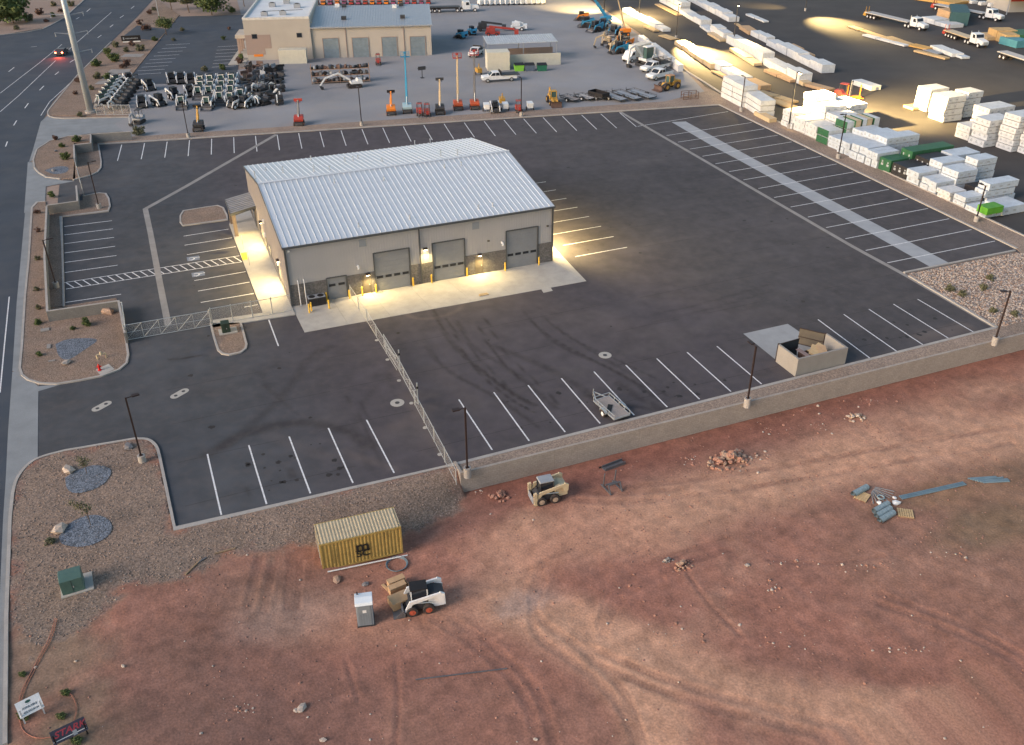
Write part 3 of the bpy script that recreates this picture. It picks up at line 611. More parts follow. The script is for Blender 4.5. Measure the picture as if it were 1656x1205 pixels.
# ------------------------------------------------------------------ main metal building
bld = thing('metal_building', 'large beige metal workshop with pale blue ribbed roof and four overhead doors', 'building', (0, 0, 0))
WAIN = 2.55
fx = lambda px, py: ony(px, py, 0)
D = []          # overhead doors: x0, x1, top
for (tl, tr, bl_, br_) in (((528.7, 457), (560, 451), (532.6, 486), (562.5, 480)), ((605, 410.5), (663.7, 401.4), (609.5, 470.5), (664.5, 462.6)), ((696, 395), (752, 386.7), (702.6, 455), (752, 446.9)), ((818, 374.8), (870.7, 367), (819.4, 434), (868.3, 427))):
    p, q, s_ = fx(*bl_), fx(*br_), fx(*tl); D.append((p.x, q.x, max(2.6, s_.z)))
MD = [(fx(588, 474).x, fx(601, 472).x, 2.25), (fx(769, 444).x, fx(781, 442).x, 2.25)]
print('doors', D, MD)
def wallcells(b, x0, x1, z0, z1, ops, y0, y1, ax='x'):
    xs_ = sorted({x0, x1, *[o for q in ops for o in q[:2] if x0 < o < x1]}); zs_ = sorted({z0, z1, *[q[2] for q in ops if z0 < q[2] < z1]})
    for a, c in zip(xs_, xs_[1:]):
        for e, f in zip(zs_, zs_[1:]):
            mx, mz = (a+c)/2, (e+f)/2
            if any(q[0] < mx < q[1] and mz < q[2] for q in ops): continue
            if ax == 'x': b.box(a, c, y0, y1, e, f)
            else: b.box(y0, y1, a, c, e, f)
ops = [(a, c, z) for a, c, z in D]+MD
b = MB(); wallcells(b, 0, XB, WAIN, EV-.05, ops, 0, .2); o = b.build('front_wall', siding, bld)
rb = MB(); x = .15
while x < XB-.1:
    zt = [q[2] for q in ops if q[0]-.05 < x < q[1]+.05]; z0 = max([WAIN]+zt)
    rb.box(x-.035, x+.035, -.035, -.001, z0+.02, EV-.08); x += .305
rb.build('siding_rib', siding, o)
edges = sorted([0]+[e for a, c, z in ops for e in (a, c)]+[XB])
for a, c in zip(edges[::2], edges[1::2]): MB().box(a, c, -.06, .2, 0, WAIN-.003).build('block_wainscot', cmu, bld)
for a, c, z in ops:
    if z < WAIN-.05: MB().box(a, c, -.06, .2, z, WAIN-.003).build('block_lintel', cmu, bld)
MB().box(0, XB, -.10, -.062, WAIN-.06, WAIN).build('wainscot_flashing', trim, bld) if False else None
# side and back walls with gables
def gable(b, xx, x1_):
    b.prism([(0, 0), (YB, 0), (YB, EV-.05), (YB/2, RG-.1), (0, EV-.05)], xx, x1_, 'x')
b = MB(); gable(b, 0, .2); lw = b.build('side_wall', sidingL, bld)
rb = MB(); y = .3
while y < YB-.1:
    zt = EV+(RG-EV)*(1-abs(y-YB/2)/(YB/2))-.15; rb.box(-.03, -.001, y-.03, y+.03, 1.0, zt); y += .305
rb.build('siding_rib', sidingL, lw)
MB().box(-.05, -.001, 0, YB, 0, 1.0).build('block_wainscot', cmu, bld)
b = MB(); gable(b, XB-.2, XB); b.build('side_wall', siding, bld)
MB().box(.2, XB-.2, YB-.2, YB, 0, EV-.05).build('back_wall', siding, bld)
# roof: standing seam panels
roof = MB().prism([(-.12, EV-.12), (YB/2, RG-.12), (YB+.12, EV-.12), (YB+.12, EV-.02), (YB/2, RG-.02), (-.12, EV-.02)], -.10, XB+.10, 'x').build('roof', trim, bld)
np_ = 50; pw = (XB+.3)/np_; sl_ = math.atan2(RG-EV, YB/2); Ls = math.hypot(YB/2+.15, (RG-EV)*(1+.15/(YB/2)))
pm = MB(); pm.box(.0, pw-.012, 0, Ls, 0, .03); pm.prism([(0, .028), (.09, .028), (.065, .10), (.025, .10)], 0, Ls, 'y')
pmesh = pm.mesh('roof_panel', steelw)
for i in range(np_):
    for s_ in (0, 1):
        c = bpy.data.objects.new('roof_panel', pmesh); link(c, roof)
        if s_ == 0: c.location = (-.15+i*pw, -.15, EV-.02-(RG-EV)*.15/(YB/2)); c.rotation_euler = (sl_, 0, 0)
        else: c.location = (-.15+(i+1)*pw, YB+.15, EV-.02-(RG-EV)*.15/(YB/2)); c.rotation_euler = (sl_, 0, PI)
MB().prism([(YB/2-.28, RG+.05), (YB/2, RG+.13), (YB/2+.28, RG+.05), (YB/2, RG+.16)], -.17, XB+.17, 'x').build('ridge_cap', steelw, roof)
for xx, x1_ in ((-.2, -.151), (XB+.151, XB+.2)):
    MB().prism([(-.2, EV-.2), (YB/2, RG-.15), (YB+.2, EV-.2), (YB+.2, EV+.03), (YB/2, RG+.08), (-.2, EV+.03)], xx, x1_, 'x').build('rake_trim', trim, roof)
g = MB(); g.box(-.2, XB+.2, -.32, -.17, EV-.24, EV-.07).build('gutter', trim, roof); MB().box(-.2, XB+.2, YB+.17, YB+.32, EV-.24, EV-.07).build('gutter', trim, roof)
for px in (685, ):
    MB().box(fx(681, 440).x-.06, fx(681, 440).x+.06, -.17, -.065, .1, EV-.2).build('downspout', trim, bld)
for xx in (.06, XB-.06): MB().box(xx-.1, xx+.1, -.17, -.065, .1, EV-.2).build('downspout', trim, bld)
# overhead doors
for i, (a, c, z) in enumerate(D):
    dd = MB().box(a-.12, a, -.10, .05, 0, z+.1).box(c, c+.12, -.10, .05, 0, z+.1).box(a-.0, c+.0, -.10, .05, z, z+.12).build('overhead_door', trim, bld)
    ns = max(4, round(z/.62)); hh = z/ns
    for k in range(ns):
        MB().box(a+.01, c-.01, .03, .08, k*hh+.004, (k+1)*hh-.004).build('door_panel', doorg, dd)
    nw = 2 if i == 0 else 4
    for k in range(nw):
        xc = lerp(a, c, (k+.5)/nw if nw == 4 else (k*.5+.25)); zz = 1.72
        MB().box(xc-.36, xc+.36, .0, .028, zz-.15, zz+.15).build('window_frame', black, dd); MB().box(xc-.29, xc+.29, -.008, .002, zz-.09, zz+.09).build('window', glassd, dd)
for a, c, z in MD:
    dd = MB().box(a+.05, c-.05, .0, .05, 0, z).build('door', doord, bld); MB().box(c-.2, c-.1, -.06, -.001, 1.0, 1.08).build('handle', galv, dd)
    MB().box(a-.05, a+.05, -.09, .06, 0, z+.06).box(c-.05, c+.05, -.09, .06, 0, z+.06).box(a+.05, c-.05, -.09, .06, z, z+.08).build('door_frame', doord, dd)
for px, py in ((586, 393), (769, 365)):
    p = fx(px, py); w_ = MB().box(p.x-.42, p.x+.42, -.06, -.036, p.z-.42, p.z+.42).build('louvre', lgrey, bld)
    for k in range(7): MB().box(p.x-.38, p.x+.38, -.085, -.061, p.z-.37+k*.11, p.z-.31+k*.11).build('slat', lgrey, w_)
for px, py in ((578, 430), (811, 392)):
    p = fx(px, py); MB().box(p.x-.08, p.x+.08, -.5, -.036, p.z-.1, p.z+.12).cyl((p.x, -.55, p.z-.05), (p.x, -.35, p.z-.25), .1).build('security_camera', whitem, bld)
for px, py in ((789.5, 389), (885, 365), (466, 406)):
    p = fx(px, py); MB().box(p.x-.12, p.x+.12, -.2, -.036, p.z-.08, p.z+.08).build('wall_box', doord if px > 700 else whitem, bld)
def lamp(kind, loc, target, power, color=(1, .74, .30), size=.35, spot=None, parent=None):
    l = bpy.data.lights.new(kind, 'SPOT' if spot else 'AREA'); l.energy = power; l.color = color
    if spot: l.spot_size = R(spot); l.spot_blend = .6; l.shadow_soft_size = size
    else: l.size = size
    o = bpy.data.objects.new(kind, l); link(o, parent); o.location = loc
    d = (Vector(target)-Vector(loc)); o.rotation_euler = d.to_track_quat('-Z', 'Y').to_euler(); return o
def wallpack(p, n, power, par=bld, r=.0, out=.9):
    power *= 1.6
    """shoebox wall lamp: p on the wall, n = outward direction"""
    n = Vector(n); s = Vector((-n.y, n.x, 0)); q = lambda u, v, w: p+s*u+n*v+Vector((0, 0, w))
    b = MB(); b.box(-.22, .22, .01, .3, -.06, .14, Matrix.Translation(p) @ Matrix((( s.x, n.x, 0, 0), (s.y, n.y, 0, 0), (0, 0, 1, 0), (0, 0, 0, 1))))
    hd = b.build('wall_lamp', brown, par)
    b = MB(); b.box(-.18, .18, .05, .27, -.10, -.062, Matrix.Translation(p) @ Matrix(((s.x, n.x, 0, 0), (s.y, n.y, 0, 0), (0, 0, 1, 0), (0, 0, 0, 1)))); b.build('lamp_lens', lampm, hd)
    lamp('lamp_light', q(0, .34, -.16), q(0, .34+out, -1.2), power, spot=165, size=.15, parent=hd)
wallpack(Vector((fx(594, 442).x, -.035, fx(594, 443).z)), (0, -1, 0), 420)
wallpack(Vector((fx(775, 411.5).x, -.035, fx(775, 411.5).z)), (0, -1, 0), 420)
wallpack(Vector((fx(687, 401).x, -.035, fx(687, 402).z)), (0, -1, 0), 380)
wallpack(Vector((XB+.01, 4.2, 3.4)), (1, 0, 0), 5000, out=2.1)
wallpack(Vector((XB+.01, 16, 3.4)), (1, 0, 0), 1900, out=1.8)
wallpack(Vector((-.035, 5.2, 3.4)), (-1, 0, 0), 1000, out=1.6)
wallpack(Vector((-.035, 17.5, 3.4)), (-1, 0, 0), 850, out=1.6)
for px, py in ((427.6, 358), (430, 380), (451, 425)):
    p = onx(px, py, 0)
    if 0 < p.y < YB: MB().box(-.22, -.035, p.y-.14, p.y+.14, p.z-.25, p.z+.25).build('wall_box', whitem, bld)
for yy in (7.5, 12.5, 15.5, 20.5):
    wf = MB().box(-.07, -.051, yy-.65, yy+.65, 1.0, 2.3).build('window', trim, bld); MB().box(-.08, -.071, yy-.58, yy+.58, 1.07, 2.23).build('glass', glassd, wf)
wf = MB().box(-.09, -.052, 24.2, 26.2, .12, 2.4).build('door', trim, bld); MB().box(-.10, -.091, 24.3, 26.1, .25, 2.3).build('glass', glassd, wf)
for q in ((0, 9.5, .35), (0, 10.4, .35)): pass
# roof vents
for px, py, h in ((541, 296, .5), (558, 262, .6), (571, 260, .6), (503, 259, .6), (579, 257, .5), (458, 280, .9), (413, 290, 1.1), (508, 278, 1.0), (533, 275, .5), (618, 262, .5), (671, 236, .8), (696, 233, .8), (713, 253, .9), (740, 252, .9), (621, 292, .5), (719, 272, .5), (746, 268, .5), (580, 367, .5), (663, 354, .5), (774, 338, .5), (797, 334, .5), (430, 276, .4)):
    zz = EV; 
    for _ in range(6): p = at(px, py, zz); zz = EV+(RG-EV)*(1-min(1, abs(p.y-YB/2)/(YB/2)))
    if not (-.1 < p.x < XB+.1 and -.1 < p.y < YB+.1): continue
    MB().cyl((p.x, p.y, zz-.02), (p.x, p.y, zz+.12), .16, .09).cyl((p.x, p.y, zz+.1), (p.x, p.y, zz+h*.8), .055, n=6).cyl((p.x, p.y, zz+h*.8), (p.x, p.y, zz+h*.8+.1), .10, n=6).build('roof_vent', galv, roof)
# entrance canopy
zc = 3.3
c1, c2, c3, c4 = at(362.9, 322.8, zc), at(398.7, 307.9, zc+.5), at(409.7, 327.8, zc+.5), at(372.8, 344.7, zc)
xo = min(c1.x, c4.x)+.1; y1c, y0c = c1.y, c4.y-.3; print('canopy', c1, c2, c3, c4)
cn = thing('entrance_canopy', 'small ribbed lean-to canopy over the entrance on the left side of the metal building', 'canopy', (0, 0, 0))
b = MB(); b.prism([(xo, zc), (-.02, zc+.55), (-.02, zc+.40), (xo, zc-.15)], y0c, y1c, 'y'); cr = b.build('canopy_roof', mgrey, cn)
for k in range(9):
    yy = lerp(y0c, y1c, (k+.5)/9); MB().prism([(xo, zc+.002), (-.02, zc+.552), (-.02, zc+.60), (xo, zc+.05)], yy-.18, yy+.18, 'y').build('roof_panel', M('canopy_metal', (.30, .30, .31), .5, .3), cr)
MB().box(xo-.05, xo, y0c-.05, y1c+.05, zc-.32, zc+.06).build('fascia', trim, cn); MB().prism([(xo, zc-.3), (-.02, zc+.3), (-.02, zc+.6), (xo, zc+.05)], y0c-.06, y0c-.002, 'y').build('fascia', trim, cn)
for yy in (y0c+.5, y1c-.5): MB().box(xo+.1, xo+.55, yy-.25, yy+.25, .1, zc-.14).build('column', M('column_brown', (.20, .155, .125), .8), cn)
lamp('lamp_light', (xo/2-.2, y0c+1, zc-.5), (xo/2-.2, y0c-2.5, 0), 260, spot=140, size=.15, parent=cn)
# accessible parking: tactile pad and sign posts
sheet('tactile_pad', xy([(389.5, 411), (399, 409.5), (401, 421), (392.5, 422.5)]), .135, tact)
def post_sign(px, py, label, h=1.9):
    p = at(px, py, .12); t = thing('parking_sign', label, 'sign', (p.x, p.y, .12)); MB().cyl((0, 0, 0), (0, 0, h), .035, n=6).build('post', galv, t); MB().box(-.03, -.005 if False else .01, -.17, .17, h-.55, h-.02).build('sign_plate', whitem, t)
post_sign(404, 429, 'slim parking sign post beside the yellow tactile pad'); post_sign(394, 403, 'slim parking sign post on the footpath just north of the yellow pad')
# bollards
bp_ = [((500.7, 506), 'bollard in front of the left air conditioner'), ((504, 503), 'bollard close behind the front left one by the air conditioners'), ((532.6, 499), 'bollard standing forward between air conditioners and small overhead door'), ((529, 487), 'bollard at the left jamb of the small overhead door'), ((565.6, 483), 'bollard at the right jamb of the small overhead door'), ((586.5, 478), 'bollard beside the left lit man door'),
       ((609, 473.6), 'bollard at the left jamb of the second overhead door'), ((668.7, 462.6), 'bollard at the right jamb of the second overhead door'), ((698.4, 457.7), 'bollard at the left jamb of the third overhead door'), ((755.5, 446.9), 'bollard at the right jamb of the third overhead door'), ((817, 437.8), 'bollard at the left jamb of the rightmost overhead door'), ((871.6, 428.8), 'bollard at the right jamb of the rightmost overhead door')]
for (px, py), l in bp_:
    p = at(px, py, .03); b = MB(); b.cyl((0, 0, 0), (0, 0, 1.02), .085, n=12).cyl((0, 0, 1.02), (0, 0, 1.08), .085, .03, n=12)
    o = b.build('bollard', yel, None, loc=(p.x, p.y, .03)); tag(o, 'yellow steel '+l, 'bollard', 'yellow bollards along the workshop doors')
for i, (px, py) in enumerate(((507.5, 497), (521.5, 494.5))):
    p = at(px, py, .03); t = thing('air_conditioner', ('left' if i == 0 else 'right')+'-hand dark square air conditioner unit at the workshop corner', 'air conditioner', (p.x, p.y+.55, .03), 0, 'air conditioners at the workshop corner')
    b = MB().box(-.47, .47, -.47, .47, .05, 1.0).build('cabinet', dgrey, t)
    sl = MB(); [sl.box(-.45, .45, -.485, -.471, .12+k*.09, .16+k*.09) for k in range(9)]; sl.build('grille', black, t)
    MB().box(-.47, .47, -.47, .47, 1.002, 1.04).build('top', lgrey, t); MB().cyl((0, 0, 1.042), (0, 0, 1.06), .36, n=16).build('fan_grille', black, t); MB().box(-.55, .55, -.55, .55, 0, .05).build('pad', conc, t)
p = at(497.5, 494)
for i, (xa, l) in enumerate(((1.0, 'white pipe left of the air conditioners'), (1.65, 'white pipe just behind the air conditioners'))):
    o = MB().cyl((0, 0, 0), (0, 0, 2.9), .055, n=8).cyl((0, 0, 2.9), (0, .25, 2.98), .055, n=8).build('pipe', whitem, bld, loc=(xa, -.25, 0))
o = MB(); o.box(-.55, .55, -.2, -.02, 0, .10).box(-.5, .5, .02, .2, 0, .12); q = at(782, 477, .03); tag(o.build('parking_block', wood, loc=(q.x, q.y, .03)), 'two pale timbers lying on the apron below the second man door', 'timber')

# ------------------------------------------------------------------ light poles
def light_pole(px, py, ty, arm=(1, 0), label='', base=True, z=0, heads=1, d=None, name='light_pole', mt=None, w=.13, dirs=None):
    p = at(px, py, z) if d is None else d; h = hgt(px, py, ty, z) if d is None else 7
    t = thing(name, label, 'light pole', (p.x, p.y, z), 0, 'light poles round the lots'); mt = mt or brown; zb = 0
    if base: MB().cyl((0, 0, -.2), (0, 0, .75), .31, n=16).build('base', kerbm, t, smooth=False); zb = .75
    MB().box(-.14, .14, -.14, .14, zb, zb+.04).box(-w/2, w/2, -w/2, w/2, zb+.04, h).build('pole', mt, t)
    for k in range(heads):
        a = Vector((arm[0], arm[1], 0)).normalized() if not dirs else Vector((dirs[k][0], dirs[k][1], 0)).normalized()
        b = MB(); b.bar(Vector((0, 0, h-.08)), a*.55+Vector((0, 0, h-.05)), .06); b.build('arm', mt, t)
        b = MB(); b.bar(a*.45+Vector((0, 0, h-.02)), a*1.05+Vector((0, 0, h-.02)), .36, .1); b.build('lamp_head', mt, t)
    return t, h
light_pole(231, 748, 643, (1, .2), 'bronze light pole in the gravel bed by the street driveway')
light_pole(756, 768, 659, (-1, 0), 'bronze light pole at the left end of the retaining wall', z=.1)
light_pole(1208, 655, 560, (0, 1), 'bronze light pole on the retaining wall left of the dumpster pen', z=.1)
light_pole(1608, 555, 470, (-1, .3), 'bronze light pole at the right end of the retaining wall strip', z=.1)
light_pole(1578, 358, 300, (0, 1), 'bronze light pole below the lime green bundle', z=.1)
light_pole(1355, 256, 184, (-1, 0), 'bronze light pole on the strip below the green ended bundles', z=.1)
light_pole(1198, 180, 124, (0, 1), 'bronze light pole in front of the tall white lumber blocks', z=.1)
light_pole(92, 466, 388, (1, .3), 'bronze light pole in the bed along the street wall')
light_pole(161, 338, 262, (1, .2), 'bronze light pole on the island beside the upper gate')
light_pole(305, 222, 165, (0, 1), 'dark light pole on the north strip below the parked loaders', z=.1)
light_pole(585, 203, 142, (0, 1), 'dark light pole on the north strip left of the raised lifts', z=.1)
light_pole(843, 188, 126, (0, 1), 'dark light pole on the north strip between the small loaders', z=.1)

# ------------------------------------------------------------------ chain-link fences
def chain_mat():
    mt = bpy.data.materials.new('chain_link'); mt.use_nodes = True; t = mt.node_tree; N = t.nodes; L = t.links; b = N['Principled BSDF']
    b.inputs['Base Color'].default_value = (.62, .63, .65, 1); b.inputs['Roughness'].default_value = .5; b.inputs['Metallic'].default_value = .4
    tc = N.new('ShaderNodeTexCoord'); s = N.new('ShaderNodeSeparateXYZ'); L.new(tc.outputs['Object'], s.inputs[0])
    ad = N.new('ShaderNodeMath'); L.new(s.outputs[0], ad.inputs[0]); L.new(s.outputs[1], ad.inputs[1])
    out = []
    for sg in (1, -1):
        m1 = N.new('ShaderNodeMath'); m1.operation = 'MULTIPLY_ADD'; m1.inputs[1].default_value = sg; L.new(s.outputs[2], m1.inputs[0]); L.new(ad.outputs[0], m1.inputs[2])
        m2 = N.new('ShaderNodeMath'); m2.operation = 'MULTIPLY'; m2.inputs[1].default_value = 22; L.new(m1.outputs[0], m2.inputs[0])
        m3 = N.new('ShaderNodeMath'); m3.operation = 'FRACT'; L.new(m2.outputs[0], m3.inputs[0])
        m4 = N.new('ShaderNodeMath'); m4.operation = 'LESS_THAN'; m4.inputs[1].default_value = .085; L.new(m3.outputs[0], m4.inputs[0]); out.append(m4.outputs[0])
    mx = N.new('ShaderNodeMath'); mx.operation = 'MAXIMUM'; L.new(out[0], mx.inputs[0]); L.new(out[1], mx.inputs[1]); L.new(mx.outputs[0], b.inputs['Alpha']); return mt
chain = chain_mat()
def fence_panel(a, c, h, par, zb=.03, post=True, frame=False, brace=False):
    """one bay: wire sheet, top rail, bottom rail, posts"""
    a = Vector((a[0], a[1], zb)); c = Vector((c[0], c[1], zb)); u = Vector((0, 0, 1))
    w = MB(); w.face([a+u*.05, c+u*.05, c+u*h, a+u*h]).build('wire_mesh', chain, par)
    MB().cyl(a+u*h, c+u*h, .035, n=6).build('rail', galv, par)
    MB().cyl(a+u*.05, c+u*.05, .022 if not frame else .03, n=6).build('rail', galv, par)
    if frame:
        MB().cyl(lerp(a, c, .001)+u*.07, a+u*(h-.03), .03, n=6).build('upright', galv, par); MB().cyl(a+u*h*.5, c+u*h*.5, .02, n=6).build('rail', galv, par)
    if brace: MB().cyl(a+u*.08, c+u*(h-.04), .022, n=6).build('brace', galv, par)
    if post: MB().cyl(a-u*.1, a+u*(h+.12), .05, n=8).build('post', galv, par)
FH = 1.4
G = lambda px, py: at(px, py)
t = thing('chain_link_fence', 'chain-link fence running from the workshop wall down to the left end of the retaining wall', 'fence', (0, 0, 0))
p0, p1 = Vector((fx(567, 484).x, -.3, 0)), G(594, 521)
for i in range(2): fence_panel(lerp(p0, p1, i/2), lerp(p0, p1, (i+1)/2), FH, t)
ga, gb, pe = G(642, 600), G(671, 655), G(738, 782)
n = 3
for i in range(n): fence_panel(lerp(p1, ga, i/n), lerp(p1, ga, (i+1)/n), FH, t)
n = 4
for i in range(n): fence_panel(lerp(gb, pe, i/n), lerp(gb, pe, (i+1)/n), FH, t)
MB().cyl(pe-Vector((0, 0, .1)), pe+Vector((0, 0, FH+.12)), .05).build('post', galv, t)
for k in range(1, 7):
    q = lerp(p1, pe, k/7.0); MB().cyl((q.x-.05, q.y, -.04), (q.x-.05, q.y, .035), .2, n=10).build('footing', conc, t)
t = thing('sliding_gate', 'sliding chain-link gate with doubled frame in the middle of the long fence', 'gate', (0, 0, 0))
for i in range(3): fence_panel(lerp(ga, gb, i/3)+Vector((.16, 0, 0)), lerp(ga, gb, (i+1)/3)+Vector((.16, 0, 0)), FH+.05, t, zb=.1, post=False, frame=True, brace=True)
q0 = lerp(p1, ga, .55); fence_panel(q0+Vector((.16, 0, 0)), ga+Vector((.16, 0, 0)), FH+.05, t, zb=.1, post=False, frame=True, brace=True)
for q in (ga, gb): MB().cyl(q+Vector((.32, 0, -.1)), q+Vector((.32, 0, 2.3)), .07).build('gate_post', galv, t); MB().box(q.x+.24, q.x+.40, q.y-.08, q.y+.08, 1.7, 1.95).build('roller', black, t)
t = thing('sliding_gate', 'wide cantilever chain-link gate with slanted braces across the front driveway', 'gate', (0, 0, 0))
g0, g1 = G(205.6, 551.7), G(342.6, 527.8)
for i in range(5): fence_panel(lerp(g0, g1, i/5), lerp(g0, g1, (i+1)/5), 1.75, t, zb=.08, post=False, frame=True, brace=True)
for q in (g0, g1): MB().cyl(q+Vector((0, -.15, -.1)), q+Vector((0, -.15, 2.1)), .06).build('gate_post', galv, t)
p_ = G(197, 505); MB().tube([(p_.x-.1, p_.y, 0), (p_.x-.1, p_.y, 1.2), (p_.x+.25, p_.y-.4, 1.35), (g0.x+.1, g0.y+.6, 1.35), (g0.x+.1, g0.y+.6, 0)], .05, 8).build('guard_rail', galv, t)
t = thing('chain_link_fence', 'short chain-link fence from the wide gate past the green transformer to the workshop corner', 'fence', (0, 0, 0))
e_ = Vector((-.15, -1.2, 0)); n = 4
for i in range(n): fence_panel(lerp(g1+Vector((.15, .1, 0)), e_, i/n), lerp(g1+Vector((.15, .1, 0)), e_, (i+1)/n), 1.9, t, zb=.1)
t = thing('swing_gate', 'narrow open chain-link gate standing edge-on between the upper street islands', 'gate', (0, 0, 0))
u0_, u1_ = G(136, 318), G(125, 276)
for i in range(4): fence_panel(lerp(u0_, u1_, i/4), lerp(u0_, u1_, (i+1)/4), 1.8, t, zb=.1, frame=True)

# ------------------------------------------------------------------ tall utility pole and street light
p = at(147, 182, .1); t = thing('utility_pole', 'towering grey steel utility pole with paired crossarms beside the street', 'utility pole', (p.x, p.y, 0))
MB().cyl((0, 0, -.3), (0, 0, .5), 1.0, n=20).build('base', kerbm, t); MB().cyl((0, 0, .5), (0, 0, 30), .62, .36, n=20).build('pole', M('pole_steel', (.46, .50, .53), .5, .4, var=.06), t, smooth=True)
for px, py, sides in ((121, 84, (1,)), (115, 54, (-1, 1)), (106, 24, (-1, 1))):
    h = hgt(147, 182, py); 
    for s_ in sides: b = MB(); b.cyl((s_*.4, 0, h), (s_*2.7, 0, h+.35), .11, .06, n=6).cyl((s_*2.6, 0, h-.3), (s_*2.6, 0, h+.35), .08, n=6); b.build('crossarm', lgrey, t)
p = at(258, 32, .1); t = thing('street_lamp', 'thin pale street lamp pole in the bed above the entrance drive', 'street lamp', (p.x, p.y, 0))
MB().cyl((0, 0, 0), (0, 0, 10), .13, .08).build('pole', lgrey, t); MB().cyl((0, 0, 9.9), (-2.2, .5, 10.3), .06, .04).build('arm', lgrey, t)

# ------------------------------------------------------------------ dumpster enclosure
q1, q2, q3 = G(1255.7, 584.6), G(1285.7, 608.6), G(1363.8, 590); q4 = Vector((q3.x, q1.y, 0)); eh = 1.95
sheet('dumpster_slab', [G(1202, 540), G(1274, 524), G(1312, 550), (q4.x-.1, q1.y), (q3.x-.1, q3.y+.1), (q2.x+.1, q2.y+.1)], .02, M('slab_grey', (.30, .31, .325), .85, var=.08, sc=.5, fine=.06, dirt=(.24, .24, .25), damt=.4))
t = thing('dumpster_enclosure', 'three-sided pale block pen for the dumpster with dark gate leaves', 'enclosure', (0, 0, 0))
b = MB().box(q1.x-.1, q1.x+.1, q2.y+.101, q1.y, 0, eh); b.build('wall', M('pen_block', (.275, .26, .245), .95, var=.05, fine=.08), t)
MB().box(q1.x-.1, q3.x+.1, q2.y-.1, q2.y+.1, 0, eh).build('wall', MATS['pen_block'], t); MB().box(q3.x-.1, q3.x+.1, q2.y+.101, q1.y, 0, eh).build('wall', MATS['pen_block'], t)
for px in (q1.x, q3.x): MB().box(px-.08, px+.08, q1.y+.002, q1.y+.15, 0, eh+.05).build('gate_post', brown, t)
gt = M('gate_grey_brown', (.115, .10, .08), .7, .1); gl = MB(); gl.box(.0, 2.5, -.03, .03, .12, 1.9)
for (hx, hy, ang, l) in ((q1.x+.12, q1.y+.1, R(4), 'closed gate leaf'), (q3.x-.12, q1.y+.12, R(128), 'gate leaf swung open')):
    o = MB().box(0, 2.45, -.02, .02, .15, 1.88).build('gate_leaf', gt if l[0] == 'g' else M('gate_dark', (.03, .035, .04), .6), t, loc=(hx, hy, 0)); o.rotation_euler = (0, 0, ang); o['label'] = l
    for zz in (.12, .95, 1.88): c = MB().box(0, 2.5, -.04, .04, zz-.04, zz+.04).build('gate_frame', brown, o)
dx, dy = q3.x-2.5, q2.y+1.5
t = thing('dumpster', 'brown steel dumpster with open lids inside the block pen', 'dumpster', (dx, dy, .03))
rust = M('dumpster_brown', (.13, .08, .065), .7, .1, var=.2); b = MB(); b.prism([(-1.15, 0), (1.15, 0), (1.35, 1.25), (-1.35, 1.25)], -.8, -.74, 'y').prism([(-1.15, 0), (1.15, 0), (1.35, 1.0), (-1.35, 1.0)], .74, .8, 'y').box(-1.15, 1.15, -.73, .73, 0, .06)
b.prism([(-1.35, 1.2), (-1.15, .06), (-1.09, .06), (-1.29, 1.2)], -.74, .74, 'y').prism([(1.35, 1.2), (1.15, .06), (1.09, .06), (1.29, 1.2)], -.74, .74, 'y').build('bin', rust, t)
for s_ in (-1, 1): MB().box(s_*1.45-.06, s_*1.45+.06, -.4, .4, .7, .85).build('fork_pocket', rust, t)
MB().bar((-1.2, -.85, 1.3), (-1.35, .9, 1.32), .5, .04).build('lid', M('lid_pinkish', (.27, .19, .17), .8), t)
for i, (a, c, e, r_) in enumerate(((.1, .15, 1.25, .1), (.6, .3, 1.35, -.25), (.75, -.15, 1.42, .5), (-.1, -.2, 1.3, .9))):
    o = MB().box(-.75, .75, -.42, .42, 0, .025).build('cardboard_sheet', wood if i != 2 else ply, None, loc=(dx+a, dy+c, e)); o.rotation_euler = (.2-.1*i, -.25+.12*i, r_+.6)
    tag(o, ['flat cardboard sheet lying lowest in the pen dumpster', 'flat cardboard sheet leaning over the right side of the pen dumpster', 'brownish cardboard sheet topmost on the pen dumpster', 'twisted cardboard sheet at the left of the pen dumpster'][i], 'cardboard', 'cardboard in the dumpster')

# ------------------------------------------------------------------ transformers, hydrant, boxes
def transformer(p, w, d, h, lab, mat, rz, padx, pady, zb=0):
    t = thing('transformer_cabinet', lab, 'transformer', p, rz); MB().box(-padx[0], padx[1], -pady[0], pady[1], -.3, .12).build('pad', conc, t)
    o = MB().prism([(-d/2, .125), (d/2, .125), (d/2, h*.92), (.02, h), (-d/2, h*.88)], -w/2, w/2, 'x').build('cabinet', mat, t, bevel=.03)
    MB().box(-w/2-.02, w/2+.02, -d/2-.03, -.0, h*.9, h*.94).build('lid', mat, t) if False else None
    MB().box(-.012, .012, -d/2-.012, -d/2-.001, .2, h*.85).build('door_gap', black, t); MB().box(.04, .1, -d/2-.03, -d/2-.001, h*.4, h*.5).build('handle', galv, t); return t
pz = att(121, 962); transformer((pz.x-.05, pz.y+.75, pz.z-.02), 1.45, 1.25, 1.45, 'large green utility cabinet on a concrete pad in the gravel near the street', tgreen, R(4), (.85, 1.25), (.8, 1.1))
pz = at(367, 540, .1); transformer((pz.x, pz.y+.4, .1), .85, .8, 1.35, 'small dark green transformer box on the kerbed island by the gate', dgreen, 0, (.75, 1.1), (.55, .7))
p = at(161.5, 599, .1); t = thing('fire_hydrant', 'small red fire hydrant on the gravel island by the gate', 'hydrant', (p.x, p.y, .1))
